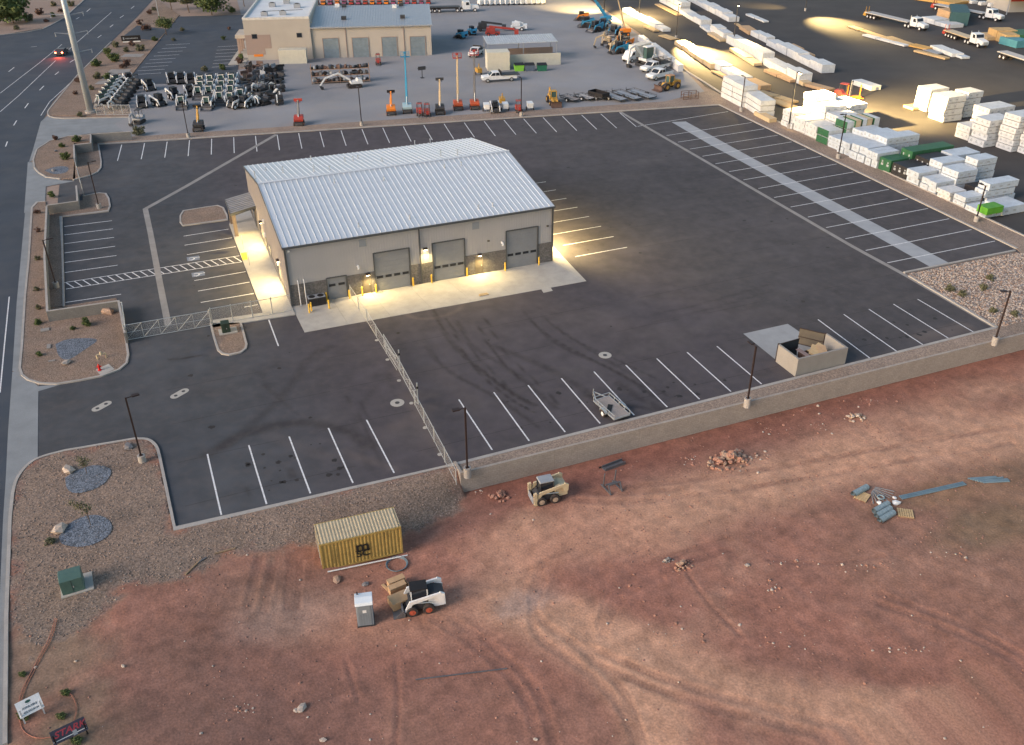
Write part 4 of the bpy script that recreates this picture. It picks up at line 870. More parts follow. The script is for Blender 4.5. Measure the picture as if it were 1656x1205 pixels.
MB().cyl((0, 0, 0), (0, 0, .55), .12, n=10).cyl((0, 0, .55), (0, 0, .72), .12, .04, n=10).build('barrel', M('hydrant_red', (.55, .02, .02), .5), t); MB().cyl((-.22, 0, .42), (.22, 0, .42), .07, n=8).build('nozzle', MATS['hydrant_red'], t); MB().cyl((0, 0, 0), (0, 0, .05), .2, n=10).build('flange', MATS['hydrant_red'], t)
sheet('hydrant_pad', xy([(155, 600), (176, 590), (186, 599), (163, 609)]), .125, conc)
for px, py, l, sz in ((73, 534, 'flat pale utility box lid in the island gravel', (.42, .3, .1)), (79, 561, 'long pale utility lid left of the rock bed', (.18, .45, .1)), (84, 584, 'small pale marker slab below the rock bed', (.3, .1, .08))):
    p = at(px, py, .1); o = MB().box(-sz[0], sz[0], -sz[1], sz[1], 0, sz[2]).build('ground_box', concd, loc=(p.x, p.y, .1)); tag(o, l, 'utility lid')
p = at(165, 580, .1); t = thing('backflow_pipe', 'tan backflow pipe valve behind the red hydrant', 'pipe', (p.x, p.y, .1)); MB().tube([(-.4, 0, 0), (-.4, 0, .5), (.4, .1, .5), (.4, .1, 0)], .07, 8).build('pipe', beigem, t); MB().cyl((0, 0, .4), (0, .1, .75), .12).build('valve', beigem, t)

# ------------------------------------------------------------------ machines
def wheel(par, x, y, r, w, rim, rm=.55, name='wheel'):
    s = 1 if y > 0 else -1
    o = MB().cyl((x, y-w/2, r), (x, y+w/2, r), r, n=18).build(name, rubber, par, bevel=.03); MB().cyl((x, y+s*(w/2-.05), r), (x, y+s*(w/2+.012), r), r*rm, n=14).build('rim', rim, o); MB().cyl((x, y+s*(w/2+.012), r), (x, y+s*(w/2+.05), r), r*.18, n=8).build('hub', rim, o); return o
def skid_steer(name, lab, body, rim, roofm, loc, rz, group=None, bucket=True, door=False, lift=0.0):
    t = thing(name, lab, 'skid loader', loc, rz, group)
    for x in (.58, -.58):
        for y in (.78, -.78): wheel(t, x, y, .42, .28, rim)
    MB().prism([(-1.15, .35), (.95, .35), (.95, .62), (.62, .86), (-1.15, .95)], -.6, .6, 'y').build('chassis', dgrey, t)
    MB().prism([(-1.75, .5), (-1.05, .42), (-.62, .9), (-.62, 1.38), (-1.1, 1.5), (-1.75, 1.28)], -.62, .62, 'y').build('engine_cover', body, t, bevel=.04)
    MB().box(-1.775, -1.752, -.42, .42, .7, 1.15).build('rear_grille', black, t)
    cab = MB(); 
    for x, y in ((.55, .43), (.55, -.43), (-.58, .43), (-.58, -.43)): cab.box(x-.035, x+.035, y-.035, y+.035, .86, 1.98)
    cab.box(-.58, .55, -.465, -.395, .86, 1.1).box(-.58, .55, .395, .465, .86, 1.1); cb = cab.build('cab_frame', body if door else dgrey, t)
    MB().box(-.55, .52, -.40, .40, 1.12, 1.93).build('cab_glass', glassd, cb); MB().prism([(-.64, 1.96), (.62, 1.96), (.58, 2.06), (-.6, 2.06)], -.47, .47, 'y').build('cab_roof', roofm, cb, bevel=.02)
    for s_ in (-1, 1):
        a = MB(); y0_, y1_ = (s_*.66, s_*.80); y0_, y1_ = min(y0_, y1_), max(y0_, y1_)
        a.prism([(-1.72, 1.02), (-1.38, .98), (-1.2, 1.45), (-1.45, 1.80), (-1.75, 1.62)], y0_, y1_, 'y'); a.build('arm_tower', body, t)
        a = MB(); a.prism([(-1.6, 1.55), (-1.35, 1.72), (.72, 1.30), (1.12, .42), (.92, .36), (.52, 1.05)], y0_+.001, y1_-.001, 'y'); a.build('lift_arm', body, t)
        MB().cyl((-.9, s_*.73, .95), (.45, s_*.73, 1.12), .05, n=6).build('lift_cylinder', galv, t)
    if bucket:
        MB().prism([(1.12, .06), (1.9, .02), (1.92, .06), (1.28, .14), (1.2, .32), (1.3, .62), (1.18, .66), (1.06, .36)], -.88, .88, 'y').prism([(1.2, .1), (1.88, .06), (1.3, .6)], -.88, -.85, 'y').prism([(1.2, .1), (1.88, .06), (1.3, .6)], .85, .88, 'y').build('bucket', mgrey, t)
        MB().box(1.0, 1.07, -.6, .6, .2, .62).build('quick_hitch', black, t)
    return t
z0 = att(682, 992); sk = skid_steer('skid_loader', 'white skid loader with red wheel rims facing left beside the plywood crates', whitem, M('rim_red', (.42, .09, .05), .6, var=.2), black, (z0.x+.05, z0.y+.72, z0.z-.03), R(171), door=True)
for ch_ in CH[sk.name]:
    if ch_.name.startswith('engine_cover'): ch_.data.materials[0] = dgrey
for y_ in (-.655, .625): MB().prism([(-1.8, .48), (-1.05, .42), (-.6, .9), (-.62, 1.2), (-1.1, 1.42), (-1.8, 1.3)], y_, y_+.03, 'y').build('side_panel', whitem, sk)
z0 = att(887, 814); sk2 = skid_steer('skid_loader', 'beige skid loader with grey roof parked below the retaining wall', beigem, M('rim_beige', (.42, .32, .24), .7), lgrey, (z0.x, z0.y+.72, z0.z-.03), R(176), bucket=False)
for y_ in (-.84, .62): MB().prism([(.92, .12), (1.18, .10), (1.24, 1.28), (.98, 1.34)], y_, y_+.22, 'y').build('front_guard', beigem, sk2)
MB().box(1.19, 1.24, -.6, .6, .15, .75).build('hitch_plate', lgrey, sk2)
# shipping container
z0 = att(587, 905); A_, B_ = at(526.8, 924.5, z0.z), at(648.3, 895.6, z0.z); ang = math.atan2((B_-A_).y, (B_-A_).x); CL, CWd, CH_ = 6.06, 2.44, 2.59
mid = (A_+B_)/2; ctr = mid+Vector((-math.sin(ang), math.cos(ang), 0))*CWd/2
t = thing('shipping_container', 'weathered yellow shipping container with pale corrugated top on the red dirt', 'container', (ctr.x, ctr.y, z0.z+.02), ang)
def corrug(L_, h, n, dpt=.036):
    """corrugated sheet in the xz plane, x 0..L, z 0..h, ridges towards -y"""
    b = MB(); p = L_/n; xs_ = []
    for i in range(n): xs_ += [(i*p, 0), (i*p+p*.3, 0), (i*p+p*.5, dpt), (i*p+p*.8, dpt)]
    xs_.append((L_, 0))
    for (x0, y0), (x1, y1) in zip(xs_, xs_[1:]): b.face([(x0, y0, 0), (x1, y1, 0), (x1, y1, h), (x0, y0, h)])
    return b
for s_ in (0, 1):
    o = corrug(CL-.24, CH_-.3, 22).build('side_panel', yelc, t); o.location = (-CL/2+.12, -CWd/2+.03, .16) if s_ == 0 else (CL/2-.12, CWd/2-.03, .16); o.rotation_euler = (0, 0, 0 if s_ == 0 else PI)
o = corrug(CL-.24, CWd-.16, 24, .03).build('roof_panel', creamc, t); o.location = (-CL/2+.12, CWd/2-.08, CH_-.005); o.rotation_euler = (PI/2, 0, 0)
MB().box(-CL/2+.05, CL/2-.05, -CWd/2+.09, CWd/2-.09, .14, CH_-.06).build('interior', black, t)
for x in (-CL/2+.06, CL/2-.06):
    for y in (-CWd/2+.06, CWd/2-.06): MB().box(x-.06, x+.06, y-.06, y+.06, 0, CH_).build('corner_post', yelc, t)
for y in (-CWd/2+.04, CWd/2-.04): MB().box(-CL/2+.121, CL/2-.121, y-.04, y+.04, .02, .16).box(-CL/2+.121, CL/2-.121, y-.04, y+.04, CH_-.12, CH_).build('side_rail', yelc, t)
for x in (-CL/2+.04, CL/2-.04): MB().box(x-.04, x+.04, -CWd/2+.121, CWd/2-.121, .02, .16).box(x-.04, x+.04, -CWd/2+.121, CWd/2-.121, CH_-.12, CH_).build('end_rail', creamc, t)
for y in (-.56, .56):
    dr_ = MB().box(-CL/2+.0, -CL/2+.03, y-.52, y+.52, .17, CH_-.13).build('door', yelc, t)
    for k in (-.3, .3): MB().cyl((-CL/2-.02, y+k, .1), (-CL/2-.02, y+k, CH_-.1), .02, n=6).build('lock_rod', galv, dr_)
MB().box(CL/2-.03, CL/2, -CWd/2+.121, CWd/2-.121, .17, CH_-.13).build('end_panel', yelc, t)
def text(s, size, loc, rot, mat, par, name='lettering', ext=.004, off=0.0, sx=1, shear=0, al='CENTER'):
    c = bpy.data.curves.new(name, 'FONT'); c.body = s; c.size = size; c.extrude = ext; c.offset = off; c.align_x = al; c.align_y = 'CENTER'; c.shear = shear; c.materials.append(mat); c.resolution_u = 4
    o = bpy.data.objects.new(name, c); link(o); bpy.context.view_layer.update(); me = bpy.data.meshes.new_from_object(o.evaluated_get(bpy.context.evaluated_depsgraph_get())); bpy.data.objects.remove(o); o = bpy.data.objects.new(name, me); link(o, par); o.location = loc; o.rotation_euler = rot; o.scale = (sx, 1, 1); CH.setdefault(par.name, []).append(o); return o
inkk = M('black_print', (.018, .016, .015), .8, var=0, fine=0)
text('m', 1.30, (.05, -CWd/2-.012, 1.55), (PI/2, 0, 0), inkk, t, off=.028, sx=1.05); MB().box(-.52, .60, -CWd/2-.016, -CWd/2-.006, 1.19, 1.25).build('logo_bar', inkk, t); text('SC', .78, (.05, -CWd/2-.012, .88), (PI/2, 0, 0), inkk, t, off=.02, sx=1.15)
for i, (x, z1_) in enumerate(((-2.15, 2.1), (-1.85, 2.0), (1.75, 2.3), (2.05, 2.3))):
    b = MB(); zz = z1_
    while zz > (.55 if i < 2 else 1.9): b.box(x-.028, x+.028, -CWd/2+.012, -CWd/2+.018, zz-.05, zz); zz -= .12
    b.build('code_marks', inkk, t)
# porta potty
z0 = att(594, 1013); t = thing('portable_toilet', 'grey portable toilet with white and blue translucent roof', 'portable toilet', (z0.x+.05, z0.y+.55, z0.z), R(-12)); pg = M('toilet_grey', (.24, .27, .30), .6, var=.04)
MB().box(-.56, .56, -.56, .56, .1, 2.0).build('cabin', pg, t, bevel=.03); MB().box(-.6, .6, -.6, .6, 0, .1).build('skid_base', dgrey, t)
MB().prism([(-.6, 2.0), (.6, 2.0), (.5, 2.18), (0, 2.28), (-.5, 2.18)], -.6, .6, 'x').build('roof', M('toilet_roof', (.66, .72, .78), .45, var=.06), t, bevel=.02); MB().cyl((-.4, .35, 2.1), (-.4, .35, 2.42), .05, n=8).build('vent_pipe', black, t)
dd = MB().box(-.42, .42, -.59, -.562, .15, 1.92).build('door', M('toilet_door', (.20, .23, .26), .6), t); MB().box(-.13, .13, -.6, -.592, 1.35, 1.6).build('notice', whitem, dd)
for k in range(5): MB().box(-.36+k*.18, -.33+k*.18, -.6, -.591, .2, 1.25).build('door_rib', pg, dd)
# plywood crates by the loader
cr_ = [((640, 936), 'farthest plywood crate of the three beside the white loader', (1.25, .48)), ((642, 946), 'middle plywood crate of the three beside the white loader', (1.25, .48)), ((645, 966), 'largest plywood crate, nearest the white loader bucket', (1.35, .98))]
zc_ = att(640, 965).z
for (px, py), l, (a, c) in cr_:
    p = at(px, py, zc_+.75); t = thing('plywood_crate', l, 'crate', (p.x, p.y, zc_), R(9), 'plywood crates'); MB().box(-a/2, a/2, -c/2, c/2, .12, .74).build('box', ply, t); MB().box(-a/2-.02, a/2+.02, -c/2-.012, c/2+.012, .742, .77).build('lid', ply, t)
    for k in (-.4, 0, .4): MB().box(k-.05, k+.05, -c/2+.02, c/2-.02, 0, .12).build('skid', woodd, t)
p = att(628, 955); o = MB().bar((0, 0, .05), (.55, -1.65, .10), .22, .06).build('wood_board', ply, loc=(p.x-.25, p.y+.7, p.z)); tag(o, 'long board leaning on the ground left of the plywood crates', 'board')
p = att(662, 950); o = MB().bar((0, 0, .3), (.3, -1.4, .35), .05, .7).build('wood_board', woodd, loc=(p.x-.3, p.y+.6, p.z)); tag(o, 'upright dark board along the right side of the crates', 'board')
p = att(642, 914); b = MB()
for k in range(3): b.tube([(.72*(1+.06*k)*math.cos(a), .72*(1+.06*k)*math.sin(a)*1.0, .06+.05*k) for a in np.linspace(0, 2*PI, 25)], .03, 5)
tag(b.build('hose_coil', pipeb, loc=(p.x, p.y, p.z)), 'coiled grey pipe lying between container and crates', 'hose coil')
a, c = att(530, 926), att(659, 899); tag(MB().cyl(a+Vector((0, 0, .07)), c+Vector((0, 0, .07)), .055).build('long_pipe', whitem), 'long white pipe lying in front of the yellow container', 'pipe')
# trailer in the lot
def utility_trailer(loc, rz, lab, L_=3.9, wd=2.0, frame=galv, deck=None, grp=None, side=.35):
    t = thing('utility_trailer', lab, 'trailer', loc, rz, grp); deck = deck or M('deck_wood', (.30, .265, .25), .85, var=.1)
    for k in range(5): MB().box(-L_/2+.03, L_/2-.03, -wd/2+.05+k*(wd-.1)/5, -wd/2+.05+(k+1)*(wd-.1)/5-.012, .5, .55).build('deck_plank', deck, t)
    fr = MB(); fr.box(-L_/2, L_/2, -wd/2, -wd/2+.06, .42, .56).box(-L_/2, L_/2, wd/2-.06, wd/2, .42, .56).box(L_/2-.06, L_/2, -wd/2+.061, wd/2-.061, .42, .56).box(-L_/2, -L_/2+.06, -wd/2+.061, wd/2-.061, .42, .56); fr.build('frame', frame, t)
    rl = MB(); rl.box(-L_/2, L_/2, -wd/2-.01, -wd/2+.05, .56+side-.05, .56+side).box(-L_/2, L_/2, wd/2-.05, wd/2+.01, .56+side-.05, .56+side).box(L_/2-.05, L_/2, -wd/2+.051, wd/2-.051, .56+side-.05, .56+side)
    for x in np.linspace(-L_/2+.04, L_/2-.04, 5):
        for y in (-wd/2+.02, wd/2-.02): rl.box(x-.025, x+.025, y-.025, y+.025, .56, .51+side)
    rl.build('rail', frame, t); MB().bar((L_/2, .55, .48), (L_/2+1.3, .03, .46), .08).bar((L_/2, -.55, .48), (L_/2+1.3, -.03, .46), .08).build('drawbar', frame, t); MB().cyl((L_/2+1.15, .12, .1), (L_/2+1.15, .12, .9), .04).build('jack', frame, t)
    for s_ in (-1, 1):
        wheel(t, -.25, s_*(wd/2+.16), .33, .22, whitem, .6); MB().prism([(-.72, .5), (-.72, .66), (-.5, .80), (0, .80), (.22, .66), (.22, .5), (.18, .5), (.18, .64), (-.02, .76), (-.48, .76), (-.68, .64), (-.68, .5)], s_*(wd/2+.02) if s_ > 0 else -(wd/2+.30), s_*(wd/2+.30) if s_ > 0 else -(wd/2+.02), 'y').build('mudguard', frame, t)
    return t
a, c, e, f = at(958, 646, .6), at(987, 640, .6), at(1018.7, 667.7, .6), at(993, 678, .6); ctr = (a+c+e+f)/4; hd = ((a+c)/2-(e+f)/2)
ut = utility_trailer((ctr.x, ctr.y, 0), math.atan2(hd.y, hd.x), 'galvanised utility trailer parked across the bays by the retaining wall', hd.length*1.02, max(1.6, (a-c).length*.95))
MB().bar((-.6, .7, .57), (.35, -.1, .60), .42, .03).build('tarpaulin', black, ut)
# steel frame, beams
p = att(995, 797); t = thing('loading_cradle', 'dark steel loading frame standing on the red dirt', 'cradle', (p.x, p.y+.5, p.z), R(5))
for x in (-.55, .55):
    MB().bar((x, -.6, .0), (x, -.2, .75), .09).build('leg', mgrey, t); MB().bar((x, .6, 0), (x, .45, 1.5), .08).build('upright', mgrey, t); MB().bar((x, -.6, .08), (x, .9, .08), .1).build('skid', mgrey, t)
MB().box(-.55, .55, -.25, -.15, .66, .78).build('cross_beam', mgrey, t); MB().box(-.55, .55, .2, .3, .4, .5).build('cross_beam', mgrey, t)
p = att(994, 756); t = thing('steel_channel', 'pair of dark steel channels lying below the retaining wall', 'steel beam', (p.x, p.y+.2, p.z), R(8))
MB().prism([(-.28, 0), (.28, 0), (.28, .28), (.22, .28), (.22, .06), (-.22, .06), (-.22, .28), (-.28, .28)], -1.05, 1.05, 'x').build('channel', mgrey, t); MB().box(-1.25, 1.0, .32, .42, 0, .1).build('bar', black, t)
# signs bottom-left
def board_sign(px, py, w_, h_, zc_, rz, tilt, lab, build, leg=.9):
    p = att(px, py); t = thing('site_sign', lab, 'sign', (p.x, p.y, p.z), rz); bd = bpy.data.objects.new('board', MB().box(-w_/2, w_/2, -.02, .02, 0, h_).mesh('board', build[0])); link(bd, t); bd.location = (0, 0, zc_); bd.rotation_euler = (-tilt, 0, 0)
    for x in (-w_/2+.12, w_/2-.12): MB().box(x-.04, x+.04, .03, .11, -.3, zc_+h_*math.cos(tilt)).build('post', whitem if build[0] is whitem else black, t)
    return t, bd
t, bd = board_sign(57, 1163, 1.35, .95, .55, R(17), R(48), 'white site sign on two posts by the street kerb', (whitem,))
gp = M('sign_green', (.03, .09, .075), .6); text('AVAILABLE', .17, (0, -.026, .46), (PI/2, 0, 0), M('sign_ink', (.09, .11, .13), .7), bd, off=.004); text('435.555.0144', .16, (0, -.026, .2), (PI/2, 0, 0), MATS['sign_ink'], bd, off=.004)
b = MB(); b.face([(.16*math.cos(a), -.024, .76+.085*math.sin(a)) for a in np.linspace(0, 2*PI, 17)[:-1]]); b.build('emblem', gp, bd); MB().box(-.14, .14, -.024, -.0215, .62, .635).build('emblem_line', MATS['sign_ink'], bd)
navy = M('sign_navy', (.045, .045, .07), .6); t, bd = board_sign(118, 1199, 1.9, .82, .35, R(14), R(35), 'dark site sign with slanted red lettering at the bottom left corner', (navy,))
text('STARK', .50, (.05, -.026, .48), (PI/2, 0, 0), M('sign_red', (.36, .05, .07), .6), bd, off=.012, sx=1.15, shear=.3); MB().box(-.93, .9, -.027, -.0215, .14, .18).build('white_line', whitem, bd); MB().box(.15, .38, -.03, -.0275, .04, .34).build('patch', lgrey, bd)
# conduits
for i, (L_, l, r_) in enumerate((([(90, 1003), (80, 1035), (64, 1062), (50, 1090), (38, 1112), (30, 1135), (31, 1165), (38, 1185), (60, 1196), (90, 1192)], 'orange conduit running from the green cabinet past the white sign', .028), ([(93, 1003), (84, 1035), (68, 1062), (54, 1090), (42, 1112), (34, 1135), (35, 1160)], 'thinner dark orange conduit alongside the long one', .025), ([(111, 1120), (120, 1130), (125, 1148), (120, 1168), (110, 1178)], 'orange conduit loop rising from the grass above the dark sign', .025))):
    P = [att(*q) for q in curve(L_, 2)]; o = MB().tube([v+Vector((0, 0, .05+.12*math.exp(-k*.4))) for k, v in enumerate(P)], r_, 5).build('conduit', ork if i else M('conduit_bright', (.34, .14, .10), .6, var=.2)); tag(o, l, 'conduit')
# pipe and mesh rolls at the right
def roll(px, py, L_, r, lab, rz=R(12), mat=meshb):
    p = att(px, py); b = MB().cyl((-L_/2, 0, r), (L_/2, 0, r), r, n=14, caps=False).cyl((-L_/2, 0, r), (L_/2, 0, r), r*.55, n=10, caps=False)
    o = b.build('mesh_roll', mat, loc=(p.x, p.y, p.z-.02)); o.rotation_euler = (0, 0, rz); tag(o, lab, 'mesh roll', 'wire mesh rolls')
roll(1390, 797, 1.75, .26, 'pale wire mesh roll lying alone above the sticks')
for k, (px, py) in enumerate(((1424, 824), (1428, 832), (1433, 839))): roll(px, py, 1.75, .25, ['farthest wire mesh roll of the three beside the pallet', 'middle wire mesh roll of the three beside the pallet', 'nearest wire mesh roll of the three beside the pallet'][k])
a, c = att(1454, 804), att(1557, 781)
for k in range(3): 
    o = Vector((0, -.16*k, .07)); tag(MB().cyl(a+o, c+o, .075, n=8).build('long_pipe', pipeb), ['farthest of three long blue-grey pipes on the dirt', 'middle of three long blue-grey pipes on the dirt', 'nearest of three long blue-grey pipes on the dirt'][k], 'pipe', 'long blue-grey pipes')
a, c = att(1565, 775), att(1610, 772)
for k in range(7):
    o = Vector((.12*k, -.15*k, .07)); tag(MB().cyl(a+o, c+o+Vector((random.uniform(-.2, .5), 0, 0)), .07, n=8).build('short_pipe', pipeb), ['pipe at the far edge', 'second pipe from the far edge', 'third pipe from the far edge', 'pipe in the middle', 'third pipe from the near edge', 'second pipe from the near edge', 'pipe at the near edge'][k]+' of the blue-grey pipe bundle at the right', 'pipe', 'pipe bundle at the right')
for k in range(9):
    a = att(1409, 797)+Vector((.09*k, .05*k, .05+.02*(k % 3))); an = R(-125+10*k); tag(MB().bar(a, a+Vector((1.5*math.cos(an), 1.5*math.sin(an), 0)), .08, .04).build('grey_stake', M('grey_stake', (.25, .24, .24), .8)), 'grey stake, '+['first','second','third','fourth','fifth','sixth','seventh','eighth','last'][k]+' from the left in the fanned heap between mesh rolls', 'stake', 'fanned heap of grey stakes')
def pallet(px, py, rz, lab):
    p = att(px, py); t = thing('wood_pallet', lab, 'pallet', (p.x, p.y, p.z), rz, 'wooden pallets')
    for k in range(7): MB().box(-.6+k*.175, -.47+k*.175, -.5, .5, .10, .13).build('slat', wood, t)
    for y in (-.47, 0, .47): MB().box(-.6, .6, y-.04, y+.04, 0, .099).build('runner', woodd, t)
pallet(1464, 831, R(-35), 'wooden pallet right of the mesh rolls'); pallet(1394, 804, R(30), 'wooden pallet under the grey stakes')
for px, py, l, sz in ((1422, 815, 'white sack beside the coil above the mesh rolls', .3), (1448, 815, 'crumpled white sheet right of the coil', .42), (1446, 806, 'small wooden box behind the white sheet', .25)):
    p = att(px, py); o = MB().rock((0, 0, sz*.3), sz, px, (1, .7, .5)).build('sack', whitem if 'white' in l else woodd, loc=p); tag(o, l, 'sack' if 'white' in l else 'box')
p = att(1424, 806); b = MB(); b.tube([(.26*math.cos(a), .26*math.sin(a), .12) for a in np.linspace(0, 2*PI, 17)], .07, 6); tag(b.build('wire_coil', meshb, loc=p), 'small wire coil between sack and mesh roll', 'coil')
# boards on the dirt at the left
for (a, c, l) in (((300, 930), (325, 905), 'pale board lying at the edge of gravel and dirt, lower left'), ((318, 912), (334, 902), 'short dark board beside the pale one'), ((347, 896), (381, 887), 'thin board lying along the gravel edge'), ((672, 1100), (820, 1082), 'long thin dark rod lying across the dirt')):
    A_, B_ = att(*a), att(*c); tag(MB().bar(A_+Vector((0, 0, .05)), B_+Vector((0, 0, .05)), .12 if 'rod' not in l else .07, .06).build('board', woodd if 'dark' not in l else mgrey), l, 'board')
# rocks: named boulders, piles with rocks as parts
def boulder(px, py, r, lab, mat, sq=(1.2, .8, .6), z=None):
    p = att(px, py) if z is None else at(px, py, z); o = MB().rock((0, 0, r*.3), r, int(px), sq).build('boulder', mat, loc=p); tag(o, lab, 'boulder')
    return o
for q in ((111, 762, .62, 'pale boulder at the left edge of the upper blue rock bed', rockp), (97, 858, .62, 'pale boulder at the left edge of the lower blue rock bed', rockp), (208, 724, .5, 'grey boulder near the kerb left of the light pole', rockg), (488, 1147, .36, 'large white rock alone in the lower dirt', rockp), (479, 1150, .2, 'small white rock touching the large one', rockp), (523, 1198, .22, 'small pale rock at the bottom edge of the dirt', rockp),
          (545, 938, .36, 'tan rock in front of the container corner', rockt), (590, 946, .3, 'grey lump on the dirt above the portable toilet', rockg), (122, 1070, .1, 'tiny white stone left of the dark soil', rockp), (199, 1078, .16, 'small pink stone on the left dirt', rockp), (866, 1196, .15, 'small white stone at the bottom middle', rockp), (1208, 915, .22, 'pale rock by the dark hollow in the mid dirt', rockp)): boulder(*q)
for q in ((86, 276, .45, 'boulder in the upper island rock bed', rockg), (108, 588, .5, 'long pale boulder at the foot of the island rock bed', rockp), (172, 505, .9, 'large tan boulder behind the low street wall', rockt), (90, 245, .35, 'dark flat boulder on the upper island', rockg)): boulder(*q, z=.1)
def pile(px, py, n, spread, rmax, lab, mats, seed, hgt_=.8):
    p = att(px, py); t = thing('rock_pile', lab, 'rock pile', p); rg = random.Random(seed)
    for i in range(n):
        a = rg.uniform(0, 2*PI); d = spread*rg.random()**.8; r = rmax*rg.uniform(.35, 1)*(1.1-.5*d/spread); z = max(0, hgt_*(1-d/(spread*.7)))*rg.random()
        x, y = d*math.cos(a)*1.3, d*math.sin(a)*.8; zz = float(T(p.x+x, p.y+y))-p.z
        MB().rock((0, 0, 0), r, rg.random(), (1, .9, .8)).build('rock', rg.choice(mats), t, loc=(x, y, zz+z+r*.3))
pile(1180, 744, 70, 1.7, .42, 'large heap of broken tan rocks on the red dirt', [rockt, rockr, rockr, rockt], 3, .85)
pile(1384, 676, 40, .9, .25, 'small heap of pale rocks below the right wall', [rockp, rockt], 5, .5)
pile(1228, 735, 14, 1.1, .2, 'string of small rocks right of the large heap', [rockp, rockt, rockr], 6, .1)
pile(1104, 915, 34, .7, .22, 'narrow heap of brown rocks in the open dirt', [rockr, rockt], 8, .6)
pile(805, 805, 26, .9, .3, 'low mound of red clods left of the beige loader', [rockr], 9, .5)
pile(868, 785, 10, .6, .25, 'few red clods behind the beige loader', [rockr], 10, .3)
pile(1080, 908, 22, .45, .16, 'small heap of blue-grey rubble beside the brown rocks', [rockg, rockp], 11, .3)
# loose stones, riprap, pebbles as stuff
def scatter(name, pts, mat, kind='stuff'):
    b = MB(); rg = random.Random(5)
    for x, y, z, r in pts: b.rock((x, y, z+r*.2), r, rg.random())
    return tag(b.build(name, mat), kind=kind)
rg = random.Random(2); P1 = []; P2 = []
for i in range(420):
    px, py = rg.uniform(20, 1656), 780+rg.random()*425
    if px < 300 and py < 960: continue
    p = att(px, py); P1.append((p.x, p.y, p.z, (.025+.10*rg.random()**5)))
for c_ in ((1240, 690, 40, 12), (1330, 690, 30, 12), (1290, 665, 60, 10), (1400, 650, 60, 10), (1120, 745, 30, 10), (1300, 910, 60, 8), (1250, 950, 12, 12), (1420, 915, 60, 8), (1480, 1052, 60, 6), (1280, 1040, 60, 20), (1560, 895, 60, 12), (1190, 760, 60, 20), (770, 795, 20, 6), (400, 1150, 20, 12), (1100, 1030, 60, 30)):
    for i in range(18):
        p = att(c_[0]+rg.gauss(0, c_[2]*.5), c_[1]+rg.gauss(0, c_[3]*.5)); 
        if p.y < YW-.4: P1.append((p.x, p.y, p.z, .035+.12*rg.random()**3))
P1 = [p for p in P1 if (p[1] < YW-.3 or p[0] < XW) and pip(RS, np.array([p[0]]), np.array([p[1]]))[0]]
scatter('loose_stones', P1[::2], rockp); scatter('loose_stones', P1[1::2], rockr)
RP = [tuple(p) for p in xy([(1470, 444), (1641, 410), (1662, 412)])]+[(88.4, -22), (88.4, -33), tuple(at(1616, 531)[:2])]
xsr = [p[0] for p in RP]; ysr = [p[1] for p in RP]; P3 = []; P4 = []
while len(P3)+len(P4) < 13000:
    x, y = rg.uniform(min(xsr), max(xsr)), rg.uniform(min(ysr), max(ysr))
    if pip(RP, np.array([x]), np.array([y]))[0]: (P3 if rg.random() < .5 else P4).append((x, y, .06, .05+.10*rg.random()**2))
scatter('riprap_stones', P3, rockp); scatter('riprap_stones', P4[::2], rockg); scatter('riprap_stones', P4[1::2], rockt)
CL_ = []
for i in range(6500):
    x, y = rg.uniform(-25, 96), rg.uniform(-62, -37)
    if rg.random() < .5: x, y = rg.gauss(lerp(0, 60, rg.random()), 9), rg.gauss(-46, 7)
    CL_.append((x, y))
cx_ = np.array([c[0] for c in CL_]); cy_ = np.array([c[1] for c in CL_]); ck_ = pip(RS, cx_, cy_) & ((cy_ < YW-.4) | (cx_ < XW)) & ~pip(GRAV, cx_, cy_) & (fbm(cx_, cy_, 5, 3)+.25 > RNG.random(len(cx_))*.9-.2); cz_ = T(cx_, cy_)
scatter('soil_clods', [(x, y, z-.02, .03+.07*rg.random()**2) for (x, y), z, k in zip(CL_, cz_, ck_) if k], M('clod_soil', (.27, .15, .12), .95, var=.35, sc=2))
GP = []; gv = [tuple(p) for p in GRAV]; gx = [p[0] for p in gv]; gy = [p[1] for p in gv]
while len(GP) < 9000:
    x, y = rg.uniform(min(gx), max(gx)), rg.uniform(min(gy), max(gy)); GP.append((x, y))
xx_ = np.array([p[0] for p in GP]); yy_ = np.array([p[1] for p in GP]); kk = pip(gv, xx_, yy_); zz_ = T(xx_, yy_)
scatter('gravel_stones', [(x, y, z, .03+.05*rg.random()) for (x, y), z, k in zip(GP, zz_, kk) if k], M('rock_brown', (.27, .21, .18), .95, var=.4, sc=3))

for px, py, r, kd, l in ((1535, 470, .5, 'o', 'largest olive weed patch on the stone slope'), (1555, 478, .45, 'o', 'second olive weed patch on the stone slope'), (1590, 468, .5, 'o', 'olive weed in the middle of the stone slope'), (1605, 505, .4, 'o', 'olive weed near the lower stone slope'), (1600, 452, .5, 'o', 'olive weed at the top of the stone slope'), (1640, 510, .45, 'o', 'olive weed by the right light pole')): SLOPE = 1; WEEDS_ = globals().setdefault('WEEDS_', []); WEEDS_.append((px, py, r, kd, l))

